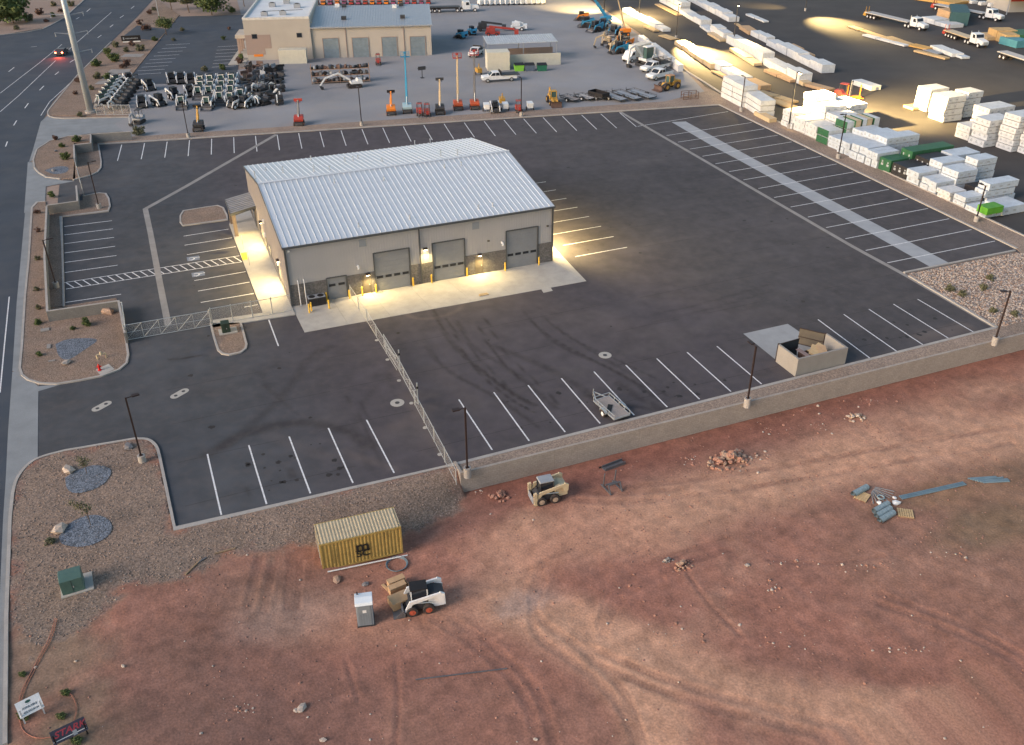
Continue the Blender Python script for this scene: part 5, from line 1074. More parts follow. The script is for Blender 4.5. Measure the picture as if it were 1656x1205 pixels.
# ------------------------------------------------------------------ rental building and its yard
A2 = R(-16); E2 = Vector((math.cos(A2), math.sin(A2), 0)); N2 = Vector((-E2.y, E2.x, 0)); O2 = Vector((13.1, 124.1, 0))
t = thing('rental_building', 'tan stucco building with white flat roof office and grey metal workshop roof', 'building', O2, A2)
lx = lambda p: (Vector((p.x, p.y, 0))-O2).dot(E2)
def on2(px, py):      # pixel -> (x, z) on the front wall plane
    d = ray(px, py); k = (O2-CP).dot(N2)/d.dot(N2); P = CP+d*k; return (P-O2).dot(E2), P.z
OW, OD, OH = 14.3, 26, 8.5
MB().box(0, OW, 0, OD, 0, OH).build('office_wall', stucco, t)
b = MB(); b.box(-.05, OW+.05, -.06, .3, OH+.003, OH+.5).box(-.05, .3, .301, OD, OH+.003, OH+.5).box(OW-.3, OW+.05, .301, OD, OH+.003, OH+.5); b.build('parapet', M('parapet_white', (.58, .56, .53), .8), t)
MB().box(.301, OW-.301, .301, OD, OH+.002, OH+.06).build('flat_roof', M('membrane_white', (.62, .64, .66), .7, var=.06, sc=.3), t)
for x, y in ((4.2, 4.5), (8.2, 5.2), (4.6, 16), (10.5, 14), (7.5, 20)):
    u = MB().box(x-.7, x+.7, y-.6, y+.6, OH+.06, OH+.95).build('roof_air_conditioner', lgrey, t); MB().cyl((x, y, OH+.951), (x, y, OH+1.05), .45, n=12).build('fan', dgrey, u)
MB().bar((3.5, 10, OH+.12), (12, 11, OH+.12), .08).build('roof_conduit', dgrey, t)
for px, py in ((411.5, 59), (484, 57)):
    x, z = on2(px, py); w_ = MB().box(x-.6, x+.6, -.05, -.003, z-.5, z+.5).build('window', trim, t); MB().box(x-.5, x+.5, -.06, -.051, z-.4, z+.4).build('glass', glassd, w_)
x0_, z0_ = on2(397, 82); x1_, z1_ = on2(440, 54); MB().box(.0, 5.5, -.03, -.003, 2.5, 5.4).box(.0, 4.0, -.03, -.003, 1.2, 2.498).build('painted_band', stucco2, t)
MB().box(1.4, 3.4, -.05, -.031, .8, 1.3).build('orange_bench_panel', orange, t)
WL_, WD_ = 26.6, 18.5
MB().box(OW+.003, OW+WL_, .4, WD_, 0, 6.55).build('workshop_wall', stucco, t)
rf = MB().prism([(.1, 6.56), (WD_+.3, 7.9), (WD_+.3, 8.0), (.1, 6.66)], OW+.003, OW+WL_+.3, 'x').build('metal_roof', M('roof_grey_blue', (.42, .45, .48), .45, .35, var=.05), t)
for k in range(44):
    xx = OW+.3+k*.6; MB().prism([(.1, 6.662), (WD_+.3, 8.002), (WD_+.3, 8.06), (.1, 6.72)], xx, xx+.07, 'x').build('roof_seam', MATS['roof_grey_blue'], rf)
for px, py, col in ((556, 30, dgrey), (558, 12, dgrey), (651, 28, dgrey), (649, 10, dgrey), (546, 16, whitem), (638, 16, whitem)):
    p = at(px, py, 7.3); q = p-O2; x, y = q.dot(E2), q.dot(N2); y = max(.8, min(WD_-1, y)); z = 6.66+1.34*(y-.1)/WD_; MB().box(x-.55, x+.55, y-.45, y+.45, z, z+.7).build('roof_unit', col, t)
MB().box(OW, OW+WL_+.35, .0, .099, 6.4, 6.66).build('gutter', lgrey, t)
for (pl, pr, pt) in ((521.5, 546.5, 63), (569, 595, 62), (617, 641, 61), (663, 687, 60)):
    xa, z = on2(pl, pt); xb, _ = on2(pr, pt)
    dd = MB().box(xa-.12, xa, .30, .397, 0, z+.1).box(xb, xb+.12, .30, .397, 0, z+.1).box(xa, xb, .30, .397, z, z+.1).build('overhead_door', stucco2, t)
    for k in range(6): MB().box(xa+.01, xb-.01, .35, .396, k*z/6+.01, (k+1)*z/6-.01).build('door_panel', M('door_blue_grey', (.20, .25, .29), .5, .2), dd)
for px in (559, 653): xa, z = on2(px, 60); MB().box(xa-.07, xa+.07, .28, .399, 0, 6.4).build('downspout', stucco2, t)
# porch at the left
b = MB().box(-3.2, -.003, 6, 13, 3.6, 4.3).build('porch_roof', stucco, t); MB().box(-2.9, -.3, 6.3, 12.7, 4.301, 4.34).build('porch_deck', conc, t)
for y in (6.6, 9.5, 12.4): MB().box(-3.0, -2.5, y-.25, y+.25, 0, 3.597).build('porch_column', stucco2, t)
sheet('footpath', [O2+E2*a+N2*c for a, c in ((-3.8, -4), (-.1, -4), (-.1, 24), (-3.8, 24))], .13, conc, thick=.1)
# white container by the office
def rib_container(o, l, w_, h, lab, rz, mat):
    t = thing('storage_container', lab, 'container', o, rz); MB().box(.03, l-.03, .03, w_-.03, .1, h-.03).build('shell', mat, t)
    for k in range(int(l/.32)): MB().box(.1+k*.32, .24+k*.32, -.0, .029, .15, h-.1).build('side_rib', mat, t); MB().box(.1+k*.32, .24+k*.32, .05, w_-.05, h-.029, h).build('roof_rib', mat, t)
    MB().box(0, l, 0, .06, 0, .12).box(0, l, w_-.06, w_, 0, .12).build('base_rail', mat, t); return t
cw = M('container_cream', (.62, .59, .50), .6, .1, var=.05)
p = at(452, 104); rib_container((p.x, p.y, .03), 6.0, 2.5, 2.9, 'cream ribbed container against the tan office wall', A2, cw)
p = at(788, 115); rib_container((p.x, p.y, .03), 4.9, 3.6, 3.7, 'cream ribbed container at the left end of the open shed', R(-14), cw)
# open shed
S0 = at(788, 72, 4.2); ES = Vector((math.cos(R(-12)), math.sin(R(-12)), 0)); t = thing('open_shed', 'open steel shed with pale ribbed roof over parked machines', 'shed', (S0.x, S0.y, 0), R(-12))
rf = MB().prism([(0, 4.15), (6.3, 4.6), (6.3, 4.7), (0, 4.25)], 0, 15.6, 'x').build('roof', M('shed_roof', (.50, .53, .56), .5, .3), t)
for k in range(30): MB().prism([(0, 4.252), (6.3, 4.702), (6.3, 4.78), (0, 4.33)], .1+k*.52, .25+k*.52, 'x').build('roof_rib', MATS['shed_roof'], rf)
for x in (.2, 8.0, 15.4):
    for y in (.2, 6.1): MB().box(x-.08, x+.08, y-.08, y+.08, 0, 4.14).build('post', lgrey, t)
MB().box(3.0, 15.6, -3.2, -3.0, 0, 2.5).build('block_wall', M('shed_block', (.50, .49, .43), .85, var=.05), t); MB().box(3.0, 15.5, 4.5, 4.6, .3, 2.2).build('back_panel', stucco2, t)
MB().box(0, 15.6, .1, .16, 1.3, 1.4).build('rail', lgrey, t)

# ------------------------------------------------------------------ machines in the yard
ORD = ['first', 'second', 'third', 'fourth', 'fifth', 'sixth', 'seventh', 'eighth', 'ninth', 'tenth', 'eleventh', 'twelfth', 'thirteenth', 'fourteenth', 'fifteenth', 'sixteenth']
USED = {}
def place(proto, px, py, rz, label, cat=None, group=None, sc=1.0, z=.03):
    if id(proto) in USED: o = copy_tree(proto)
    else: o = proto; USED[id(proto)] = 1
    p = at(px, py, z); o.location = (p.x, p.y, z); o.rotation_euler = (0, 0, R(rz)); o.scale = (sc, sc, sc); o['label'] = label
    if cat: o['category'] = cat
    if group: o['group'] = group
    elif 'group' in o.keys(): del o['group']
    return o
O3 = (0, 0, 0); greencab = M('tinted_glass', (.05, .10, .095), .3, 0, var=.1, spec=.6)
wl = skid_steer('compact_loader', 'x', whitem, M('rim_white', (.6, .6, .6), .5), black, O3, 0)
for ch in CH[wl.name]:
    if ch.name.startswith('cab_frame'):
        ch.data = ch.data.copy(); ch.data.materials[0] = whitem
        for g in CH[ch.name]:
            if g.name.startswith('cab_glass'): g.data = g.data.copy(); g.data.materials[0] = greencab
MB().box(.56, .64, -.5, -.39, .9, 2.0).box(.56, .64, .39, .5, .9, 2.0).box(.56, .64, -.389, .389, 1.88, 2.0).build('door_frame', whitem, wl)
dl = skid_steer('compact_loader', 'x', whitem, M('rim_white', (.6, .6, .6), .5), black, O3, 0, bucket=False)
def tracks(t, l, w_, tw, r=.32):
    for s_ in (-1, 1):
        y = s_*(w_/2-tw/2); pr = [(-l/2, r)]+[(-l/2+r-r*math.cos(a), r+r*math.sin(a)) for a in (R(45), R(90))]+[(l/2-r, 2*r), (l/2-.1, r*1.6), (l/2, r), (l/2-.12, .08), (l/2-r, 0), (-l/2+r, 0), (-l/2+.1, .1)]
        MB().prism(pr, y-tw/2, y+tw/2, 'y').build('track', rubber, t)
def excavator(lab, body, roofm, s=1.0, boom=((0, 1.2), (1.5, 2.7), (3.0, 2.2), (3.4, .7)), canopy=True, loc=O3, name='mini_excavator'):
    t = thing(name, lab, 'excavator', loc); tracks(t, 2.2*s, 1.6*s, .35*s, .28*s)
    MB().box(-.6*s, .6*s, -.4*s, .4*s, .3*s, .6*s).build('undercarriage', dgrey, t); MB().prism([(-1.2*s, .65*s), (.7*s, .65*s), (.7*s, .95*s), (-.3*s, 1.05*s), (-.5*s, 1.4*s), (-1.1*s, 1.35*s)], -.75*s, .75*s, 'y').build('house', body, t, bevel=.03)
    c = MB(); [c.box(x-.03, x+.03, y-.03, y+.03, .9*s, 2.35*s) for x in (-.5*s, .55*s) for y in (-.05*s, .65*s)]; c = c.build('cab_posts', dgrey, t)
    if not canopy: MB().box(-.5*s, .55*s, -.03*s, .63*s, .95*s, 2.3*s).build('cab_glass', greencab, c)
    MB().box(-.6*s, .65*s, -.15*s, .75*s, 2.35*s, 2.43*s).build('cab_roof', roofm, t)
    P = [Vector((.55*s+a*s, -.3*s, z*s)) for a, z in boom]
    MB().bar(P[0], P[1], .22*s, .28*s).bar(P[1], P[2], .2*s, .24*s).build('boom', body, t); MB().bar(P[2], P[3], .17*s, .2*s).build('stick', body, t); MB().cyl(P[0]+Vector((.3*s, 0, 0)), lerp(P[0], P[1], .8)+Vector((.25*s, 0, -.1*s)), .06*s).build('boom_cylinder', galv, t)
    q = P[3]; MB().prism([(q.x-.1*s, q.z), (q.x+.1*s, q.z-.02*s), (q.x-.05*s, q.z-.5*s), (q.x-.45*s, q.z-.55*s), (q.x-.5*s, q.z-.25*s)], q.y-.3*s, q.y+.3*s, 'y').build('bucket', dgrey, t); MB().box(1.15*s, 1.22*s, -.8*s, .8*s, .05*s, .4*s).build('blade', dgrey, t); return t
def boom_lift(lab, base, boomm, h, lean, bask, cat='boom lift', basket=True, fork=False, rz=0, mast=False, loc=O3, bw=.32, S_=1.0):
    t = thing('boom_lift' if basket else 'telehandler', lab, cat, loc, rz); t.scale = (S_,)*3; h /= S_
    for x in (.95, -.95):
        for y in (.95, -.95): wheel(t, x, y, .45, .32, base)
    MB().prism([(-1.5, .4), (1.5, .4), (1.4, .85), (-1.4, .85)], -.75, .75, 'y').build('chassis', dgrey, t); MB().prism([(-1.7, .95), (1.0, .95), (1.1, 1.5), (-.2, 1.9), (-1.6, 1.9)], -1.0, 1.0, 'y').build('turntable', base, t, bevel=.05)
    a = Vector((-.3, 0, 1.7)); e = Vector((lean[0], lean[1], h)); m_ = lerp(a, e, .55)
    MB().bar(a, m_, bw, bw*1.2).build('boom', boomm, t); MB().bar(m_, e, bw*.72, bw*.85).build('boom_extension', boomm, t); MB().cyl((.4, 0, 1.5), lerp(a, e, .25), .09).build('lift_cylinder', galv, t)
    if basket:
        b = MB(); x, y, z = e; w_ = 1.0
        for zz in (z-.5, z+.0, z+.5): b.box(x-.5, x+.5, y-w_, y-w_+.05, zz, zz+.05).box(x-.5, x+.5, y+w_-.05, y+w_, zz, zz+.05).box(x-.5, x-.45, y-w_+.051, y+w_-.051, zz, zz+.05).box(x+.45, x+.5, y-w_+.051, y+w_-.051, zz, zz+.05)
        for xx in (-.47, .47):
            for yy in (-.97, 0, .97): b.box(x+xx-.03, x+xx+.03, y+yy-.03, y+yy+.03, z-.5, z+.55)
        b.box(x-.5, x+.5, y-w_, y+w_, z-.55, z-.5); b.build('basket', bask, t); MB().box(x-.5, x-.3, y-.3, y+.3, z+.1, z+.45).build('control_box', bask, t)
    else:
        x, y, z = e; MB().box(x-.08, x+.08, y-.9, y+.9, z-.3, z+.3).build('carriage', bask, t)
        for yy in (-.4, .4): MB().box(x, x+1.2, y+yy-.07, y+yy+.07, z-.33, z-.25).build('fork', bask, t)
    return t
def zz_(bx, by, ty): return hgt(bx, by, ty, .03)
LF = -104
boom_spec = [(633, 189, 150, 'orange telehandler with raised boom at the left end of the lift row', orange, orange, black, False), (659, 186, 90, 'tall blue boom lift with pale cyan base in the north lift row', cyanm, bluem, bluem, True), (712, 188, 130, 'dark telehandler with raised cream boom in the lift row', dgrey, cream, dgrey, False),
             (741, 181, 92, 'red-orange boom lift with raised cream boom in the lift row', M('lift_red', (.5, .10, .04), .5, var=.08), cream, redm, True), (768, 180, 87, 'red boom lift with raised grey boom right of the cream one', MATS['lift_red'], mgrey, redm, True), (322, 215, 174, 'lone yellow telehandler with raised boom near the light pole, left yard', dgrey, catyel, black, False),
             (484, 206, 164, 'red rough-terrain forklift with raised mast standing alone on the north edge', redm, mgrey, redm, False)]
for px, py, ty, lab, bm_, bo_, ba_, bk in boom_spec:
    p = at(px, py-4, .03); boom_lift(lab, bm_, bo_, zz_(px, py-4, ty), (-1.2, .25), ba_, basket=bk, cat='boom lift' if bk else 'telehandler', rz=R(LF), loc=(p.x, p.y, .03), bw=.42, S_=.8)
# small forklifts and generators in the row
def forklift(lab, body, h=2.6, loc=O3, rz=0):
    t = thing('forklift', lab, 'forklift', loc, rz)
    for x, y in ((.7, .5), (.7, -.5), (-.7, .45), (-.7, -.45)): wheel(t, x, y, .32, .22, mgrey)
    MB().prism([(-1.2, .35), (.8, .35), (.8, .6), (0, .7), (-.3, 1.15), (-1.2, 1.1)], -.55, .55, 'y').build('body', body, t, bevel=.03); MB().box(-.6, .5, -.5, .5, 2.05, 2.12).build('overhead_guard', body, t)
    for x in (-.55, .45):
        for y in (-.45, .45): MB().box(x-.03, x+.03, y-.03, y+.03, .6, 2.05).build('guard_post', dgrey, t)
    for y in (-.3, .3): MB().box(.95, 1.05, y-.05, y+.05, .1, h).build('mast_rail', mgrey, t); MB().box(1.06, 2.0, y-.06, y+.06, .06, .12).build('fork', mgrey, t)
    MB().box(.96, 1.04, -.25, .25, 1.2, 1.3).box(.96, 1.04, -.25, .25, h-.12, h).build('mast_bar', mgrey, t); return t
fk = forklift('x', redm)
place(fk, 679, 186, LF, 'red forklift beside the blue boom lift'); place(fk, 691, 187, LF, 'red forklift with its mast up, left of the cream telehandler'); place(fk, 839, 181, LF, 'small red forklift left of the north strip light pole'); place(fk, 612, 104, LF, 'small red machine in front of the third grey workshop door')
def generator(lab, mat, loc=O3, rz=0, mast=False):
    t = thing('generator', lab, 'generator', loc, rz); MB().box(-.9, .9, -.5, .5, .55, 1.35).build('housing', mat, t, bevel=.05); MB().box(-.92, .92, -.52, .52, 1.352, 1.42).build('lid', mat, t)
    for s_ in (-1, 1): wheel(t, -.1, s_*.65, .3, .18, mgrey)
    MB().bar((.9, 0, .5), (1.7, 0, .45), .09).build('drawbar', dgrey, t); MB().box(-.93, -.905, -.35, .35, .7, 1.2).build('grille', black, t)
    if mast: MB().cyl((.3, 0, 1.42), (.3, 0, 2.3), .1).build('exhaust_stack', mat, t)
    return t
gn = generator('x', whitem)
place(gn, 787, 180, LF, 'white generator trailer right of the red boom lift'); place(gn, 817, 179, LF, 'white generator trailer right of the small white loader'); place(gn, 857, 178, LF, 'white generator trailer right of the north strip light pole')
gy = generator('x', catyel, mast=True); place(gy, 812, 170, LF, 'small yellow compressor behind the generators'); place(gy, 774, 121, -90, 'yellow tank machine left of the cream container')
place(dl, 801, 182, LF, 'small white loader between two generators in the lift row', group='white compact loaders')
# compact loader rows (front cabs face the lot)
for rn, pts in (('back row', [(326, 140), (342, 139), (360, 138), (377, 137)]), ('second row', [(327, 149), (343, 149), (360, 148), (377, 147)]), ('third row', [(323, 158), (340, 157), (357, 157), (375, 156), (391, 162)]), ('front row', [(295, 174), (337, 175), (357, 167), (374, 168)])):
    for i, (px, py) in enumerate(pts): place(wl, px, py, LF+random.uniform(-5, 5), f'white-framed compact loader, {ORD[i]} from the left in the {rn} of the parked block', group='white compact loaders', sc=1.15)
for i, (px, py, rz) in enumerate(((231, 174, -95), (259, 171, -60), (243, 146, -75), (211, 136, -80), (279, 135, -90), (294, 135, -95), (310, 136, -95), (283, 160, -70), (309, 156, -85), (380, 175, -150), (396, 174, -130))):
    place(dl, px, py, rz, 'white loader without cab doors, '+['beside the yard gate', 'second right of the yard gate', 'behind the pair near the gate', 'topmost near the slanted row', 'first of three at the back', 'middle of three at the back', 'last of three at the back', 'left of the cab block, middle', 'dark wheeled one against the cab block', 'front right with arms slanted', 'front right end beside the dark reds'][i], group='white compact loaders', sc=1.1)
# slanted rows by the fence
for i in range(6): place(wl, 166+i*4.6, 170-i*6.4, 205, f'compact loader with tinted cab, {ORD[i]} of the slanted row by the street bed', group='white compact loaders')
for ch in CH[wl.name]+CH[dl.name]:
    if ch.name.startswith('engine_cover'): ch.data.materials[0] = dgrey
me_ = excavator('x', whitem, black, 1.0, ((0, 1.1), (.75, 1.85), (1.25, 1.5), (1.35, .6)))
for ch in CH[me_.name]:
    if ch.name.startswith('house'): ch.data.materials[0] = dgrey
for i in range(7): place(me_, 192+i*4.6, 176-i*6.2, 215, f'white mini excavator, {ORD[i]} of the slanted row behind the yard fence', group='mini excavators', sc=.95)
for i, (px, py, rz, l) in enumerate(((407, 148, -60, 'far left of the right cluster'), (424, 150, 200, 'at the back of the right cluster'), (415, 163, -140, 'left front of the right cluster'), (428, 169, -150, 'front middle of the right cluster'), (441, 158, -40, 'middle of the right cluster'), (452, 167, -100, 'at the right front corner of the cluster'), (452, 148, 180, 'topmost right of the cluster'), (407, 170, -45, 'front left of the cluster'), (398, 152, 190, 'between cab block and right cluster'), (434, 146, 170, 'at the back right of the cluster'))):
    place(me_, px, py, rz, 'white mini excavator '+l, group='mini excavators', sc=1.0)
ex2 = excavator('white mini excavator with dark cab reaching left in front of the attachment rack', whitem, black, 1.25, ((0, 1.1), (1.9, 2.3), (4.0, 1.7), (4.9, .6))); p = at(574, 141, .03); ex2.location = (p.x, p.y, .03); ex2.rotation_euler = (0, 0, R(178))
gex = excavator('grey mini excavator parked just inside the yard gate', lgrey, dgrey, 1.0, ((0, 1.1), (.9, 2.0), (1.7, 1.7), (1.9, .6))); p = at(225, 199, .03); gex.location = (p.x, p.y, .03); gex.rotation_euler = (0, 0, R(-120))
# attachments: buckets and augers in a heap, and the shelf rack
ab = MB().prism([(-.8, 0), (.5, 0), (.9, .25), (.8, .35), (.4, .12), (-.5, .15), (-.55, .7), (-.7, .75)], -.9, .9, 'y').build('loader_attachment', mgrey); tag(ab, 'x', 'attachment')
amats = [mgrey, dgrey, black, rust, mgrey, dgrey, lgrey, black]
rg = random.Random(4); k = 0
for r_ in range(7):
    for c_ in range(8):
        if rg.random() < .12: continue
        px, py = 396+c_*8.2+rg.uniform(-2, 2)+(6-r_)*-.2, 108+r_*4.3+rg.uniform(-1, 1)
        if px > 466 or (r_ > 5 and c_ < 1): continue
        o = ab if k == 0 else ab.copy(); 
        if k: COL.objects.link(o)
        if k < 8: 
            o.data = ab.data.copy(); o.data.materials[0] = amats[k] 
            if k: MATS['_a%d' % k] = o.data
        elif k >= 8: o.data = MATS['_a%d' % (1+k % 7)]
        p = at(px, py, .03); o.location = (p.x, p.y, .03); o.rotation_euler = (0, 0, rg.uniform(0, 6.28)); q = rg.uniform(.6, 1.0); o.scale = (q, q, rg.uniform(.6, 1.5)); o['label'] = f'dark steel attachment, {ORD[c_]} from the left in the {ORD[r_]} row of the crowded heap'; o['group'] = 'attachments in the crowded heap'; k += 1
del MATS['_a1']
p = at(505, 137, .03); t = thing('shelf_rack', 'long three-tier steel rack full of loader parts in front of the workshop doors', 'rack', (p.x, p.y, .03), R(-12))
for lv in range(3):
    for (xa, xb) in ((0, 5.6), (5.75, 11.6)): MB().box(xa, xb, .2+lv*.0, 1.6, .25+lv*1.25, .33+lv*1.25).build('shelf', M('rack_tan', (.33, .22, .16), .8), t)
for x in (0, 5.67, 11.6):
    for y in (.2, 1.6): MB().box(x-.06, x+.06, y-.06, y+.06, 0, 3.6).build('upright', MATS['rack_tan'], t)
for lv in range(3):
    for k in range(22):
        x = .3+k*.51; h_ = rg.uniform(.3, .8); o = MB().rock((0, 0, 0), .8, rg.random(), (.6, 1, 1)).build('shelf_item', rg.choice([dgrey, black, rust, mgrey, lgrey]), t, loc=(x, .8, .33+lv*1.25+h_*.45)); o.scale = (.75, 1, h_)
t0_ = thing('sign_stand', 'small dark tripod sign stand alone on the yard', 'stand', at(683, 126, .03)); MB().bar((0, 0, 0), (0, 0, 1.6), .12).build('post', dgrey, t0_); MB().box(-.8, .8, -.06, .06, 1.6, 2.3).box(-1.0, 1.0, -.05, .05, 1.9, 1.97).build('board', dgrey, t0_); MB().box(-.35, .35, -.4, .4, 0, .08).build('foot', dgrey, t0_)
# dumpsters by the shed
def small_bin(px, py, mat, lab):
    p = at(px, py, .03); t = thing('dumpster', lab, 'dumpster', (p.x, p.y+.6, .03), R(-14), 'dumpsters by the shed'); MB().prism([(-.9, 0), (.9, 0), (1.05, 1.2), (-1.05, 1.2)], -.7, .7, 'y').build('bin', mat, t); MB().bar((0, -.75, 1.25), (0, .75, 1.45), 2.1, .06).build('lid', black, t)
    for x in (-.8, .8): MB().cyl((x, -.5, 0), (x, -.4, 0), .08).build('caster', black, t)
small_bin(841, 115, lime, 'lime green dumpster nearest the cream container'); small_bin(858, 115, M('bin_blue', (.09, .12, .17), .6), 'dark blue dumpster in the middle by the shed wall'); small_bin(878, 115, M('bin_green', (.02, .13, .08), .6), 'dark green dumpster at the right by the shed wall')

# ------------------------------------------------------------------ road vehicles
def pickup(name, lab, loc=O3, rz=0, L_=5.6, bed='box', color=whitem, lit=False, sedan=False):
    t = thing(name, lab, 'truck' if not sedan else 'car', loc, rz); h = L_/2
    if sedan: prof = [(-h, .35), (h, .35), (h, .7), (h-.3, .85), (.9, .98), (.35, 1.4), (-1.1, 1.42), (-1.75, 1.02), (-h, .95)]
    else: prof = [(-h, .5), (h, .5), (h, .95), (h-.15, 1.12), (h-1.35, 1.22), (h-1.95, 1.85), (h-3.3, 1.88), (h-3.5, 1.2), (-h, 1.2)]
    MB().prism(prof, -.93, .93, 'y').build('body', color, t, bevel=.05)
    if sedan: ws = [(.82, .98), (.36, 1.34), (-1.05, 1.36), (-1.6, 1.02)]; MB().prism(ws, -.94, .94, 'y').build('window', glassd, t)
    else:
        MB().prism([(h-1.5, 1.26), (h-1.98, 1.78), (h-2.5, 1.80), (h-2.5, 1.26)], -.945, .945, 'y').build('window', glassd, t); MB().prism([(h-2.6, 1.26), (h-2.6, 1.80), (h-3.2, 1.80), (h-3.35, 1.26)], -.945, .945, 'y').build('window', glassd, t)
        MB().bar((h-1.36, 0, 1.26), (h-1.92, 0, 1.80), 1.5, .05).build('windscreen', glassd, t)
        if bed == 'box': MB().box(-h+.1, h-3.6, -.8, .8, 1.15, 1.215).build('bed_liner', black, t)
        else:
            MB().box(-h-.5, h-3.55, -1.1, 1.1, 1.22, 1.36).build('flatbed', dgrey, t); MB().box(h-3.65, h-3.55, -1.05, 1.05, 1.36, 2.1).build('headboard', black, t)
            if bed == 'stake':
                for y in (-1.05, 1.05):
                    for z in (1.5, 1.75, 2.0): MB().box(-h-.45, h-3.7, y-.03, y+.03, z, z+.12).build('stake_board', black, t)
    for x in (h-.95, -h+1.1):
        for y in (.82, -.82): wheel(t, x, y, .4 if not sedan else .33, .26, galv, .6)
    MB().box(h, h+.06, -.85, .85, .5, .72).build('bumper', galv if not sedan else color, t)
    for y in (-.72, .72):
        MB().box(h-.02, h+.03, y-.16, y+.16, .8, .95).build('headlight', lgrey, t); tl = MB().box(-h-.03, -h+.01, y-.14, y+.14, .72, .95).build('tail_light', taill if lit else redm, t)
    return t
pk = pickup('pickup_truck', 'white crew-cab pickup truck in front of the stake truck by the lumber yard edge'); p = at(1066, 127, .03); pk.location = (p.x, p.y, .03); pk.rotation_euler = (0, 0, R(197)); pk.scale = (1.1,)*3
pk = pickup('stake_truck', 'white truck with black stake bed behind the crew-cab pickup', L_=6.4, bed='stake'); p = at(1056, 117, .03); pk.location = (p.x+1, p.y+1.2, .03); pk.rotation_euler = (0, 0, R(197)); pk.scale = (1.1,)*3
pk = pickup('flatbed_truck', 'white flatbed truck parked in front of the cream container', L_=6.8, bed='flat'); p = at(807, 131, .03); pk.location = (p.x, p.y, .03); pk.rotation_euler = (0, 0, R(172)); pk.scale = (1.05,)*3
pk = pickup('pickup_truck', 'white pickup truck half hidden left of the shed roof', bed='flat'); p = at(770, 90, .03); pk.location = (p.x, p.y, .03); pk.rotation_euler = (0, 0, R(230))
cr = pickup('car', 'dark car with glowing red tail lights driving up the street', color=M('car_dark', (.06, .05, .06), .35), L_=4.5, sedan=True, lit=True); p = at(101, 88, 0); cr.location = (p.x, p.y, 0); cr.rotation_euler = (0, 0, R(76))
lamp('brake_glow', (0-2.9, 0, .8), (-5, 0, 0), 500, (1, .08, .03), spot=150, size=.2, parent=cr)
def semi(lab, x0, x1, load=None, axl=3, L_=14, front=True, tailfork=None):
    """tractor at x0-end? x0 = pixel of the rear, x1 = pixel of the cab front"""
    a, c = at(*x0, .03), at(*x1, .03); d = c-a; Lt = d.length; t = thing('flatbed_semi_truck', lab, 'semi truck', (c.x, c.y, .03), math.atan2(d.y, d.x)); q = -Lt
    hood = 6.3
    MB().box(q, -hood+.9, -1.25, 1.25, 1.25, 1.45).build('trailer_deck', load or M('deck_pale', (.46, .44, .42), .7, var=.1), t); MB().box(q+.5, -hood+.5, -.45, .45, .85, 1.249).build('chassis', dgrey, t)
    for k in range(8): xx = lerp(q+.6, -hood, k/7); MB().box(xx-.05, xx+.05, -1.27, 1.27, 1.15, 1.245).build('cross_member', dgrey, t)
    if front:
        MB().prism([(-2.4, .7), (-.15, .7), (-.05, 1.2), (-.25, 1.6), (-2.2, 1.85), (-2.4, 1.8)], -.85, .85, 'y').build('bonnet', whitem, t, bevel=.08); MB().prism([(-4.6, .7), (-2.41, .7), (-2.41, 1.9), (-2.75, 2.75), (-4.6, 2.8)], -1.1, 1.1, 'y').build('cab', whitem, t, bevel=.06)
        MB().bar((-2.42, 0, 1.95), (-2.72, 0, 2.65), 1.9, .06).build('windscreen', glassd, t); MB().prism([(-2.7, 1.8), (-2.95, 2.55), (-3.7, 2.55), (-3.7, 1.8)], -1.115, 1.115, 'y').build('side_window', glassd, t); MB().box(-.06, .02, -.55, .55, .75, 1.45).build('grille', galv, t)
        for y in (-1.12, 1.12): MB().cyl((-4.75, y*.8, .8), (-4.75, y*.8, 3.1), .08).build('exhaust_stack', galv, t)
        for x in (-1.2, -4.9, -6.1):
            for y in (.95, -.95): wheel(t, x, y, .5, .32, whitem, .55)
    for k in range(axl):
        for y in (.95, -.95): wheel(t, q+1.0+k*1.25, y, .48, .34, whitem, .5)
    if tailfork: MB().prism([(q-1.2, .4), (q-.02, .4), (q-.02, 1.6), (q-.9, 1.3)], -.7, .7, 'y').build('carried_forklift', tailfork, t); MB().cyl((q-.5, .5, 1.3), (q-.5, .5, 2.7), .06).cyl((q-.5, -.5, 1.3), (q-.5, -.5, 2.7), .06).build('forklift_mast', tailfork, t)
    return t
semi('white semi truck with long pale flatbed lit from behind by the yard lamp', (1403, 28), (1497, 51), tailfork=catyel)
semi('white semi truck with pale flatbed near the buildings at the top right', (1512, 15), (1620, 36), tailfork=redm)
semi('short white flatbed truck with cream load at the right of the lumber yard', (1531, 58), (1592, 79), load=cream, axl=4, tailfork=redm)
semi('parked flatbed trailer without tractor at the right edge', (1618, 93), (1700, 120), front=False, axl=2)
semi('white flatbed truck with machines on it behind the tan building', (690, 20), (775, 18), load=dgrey)
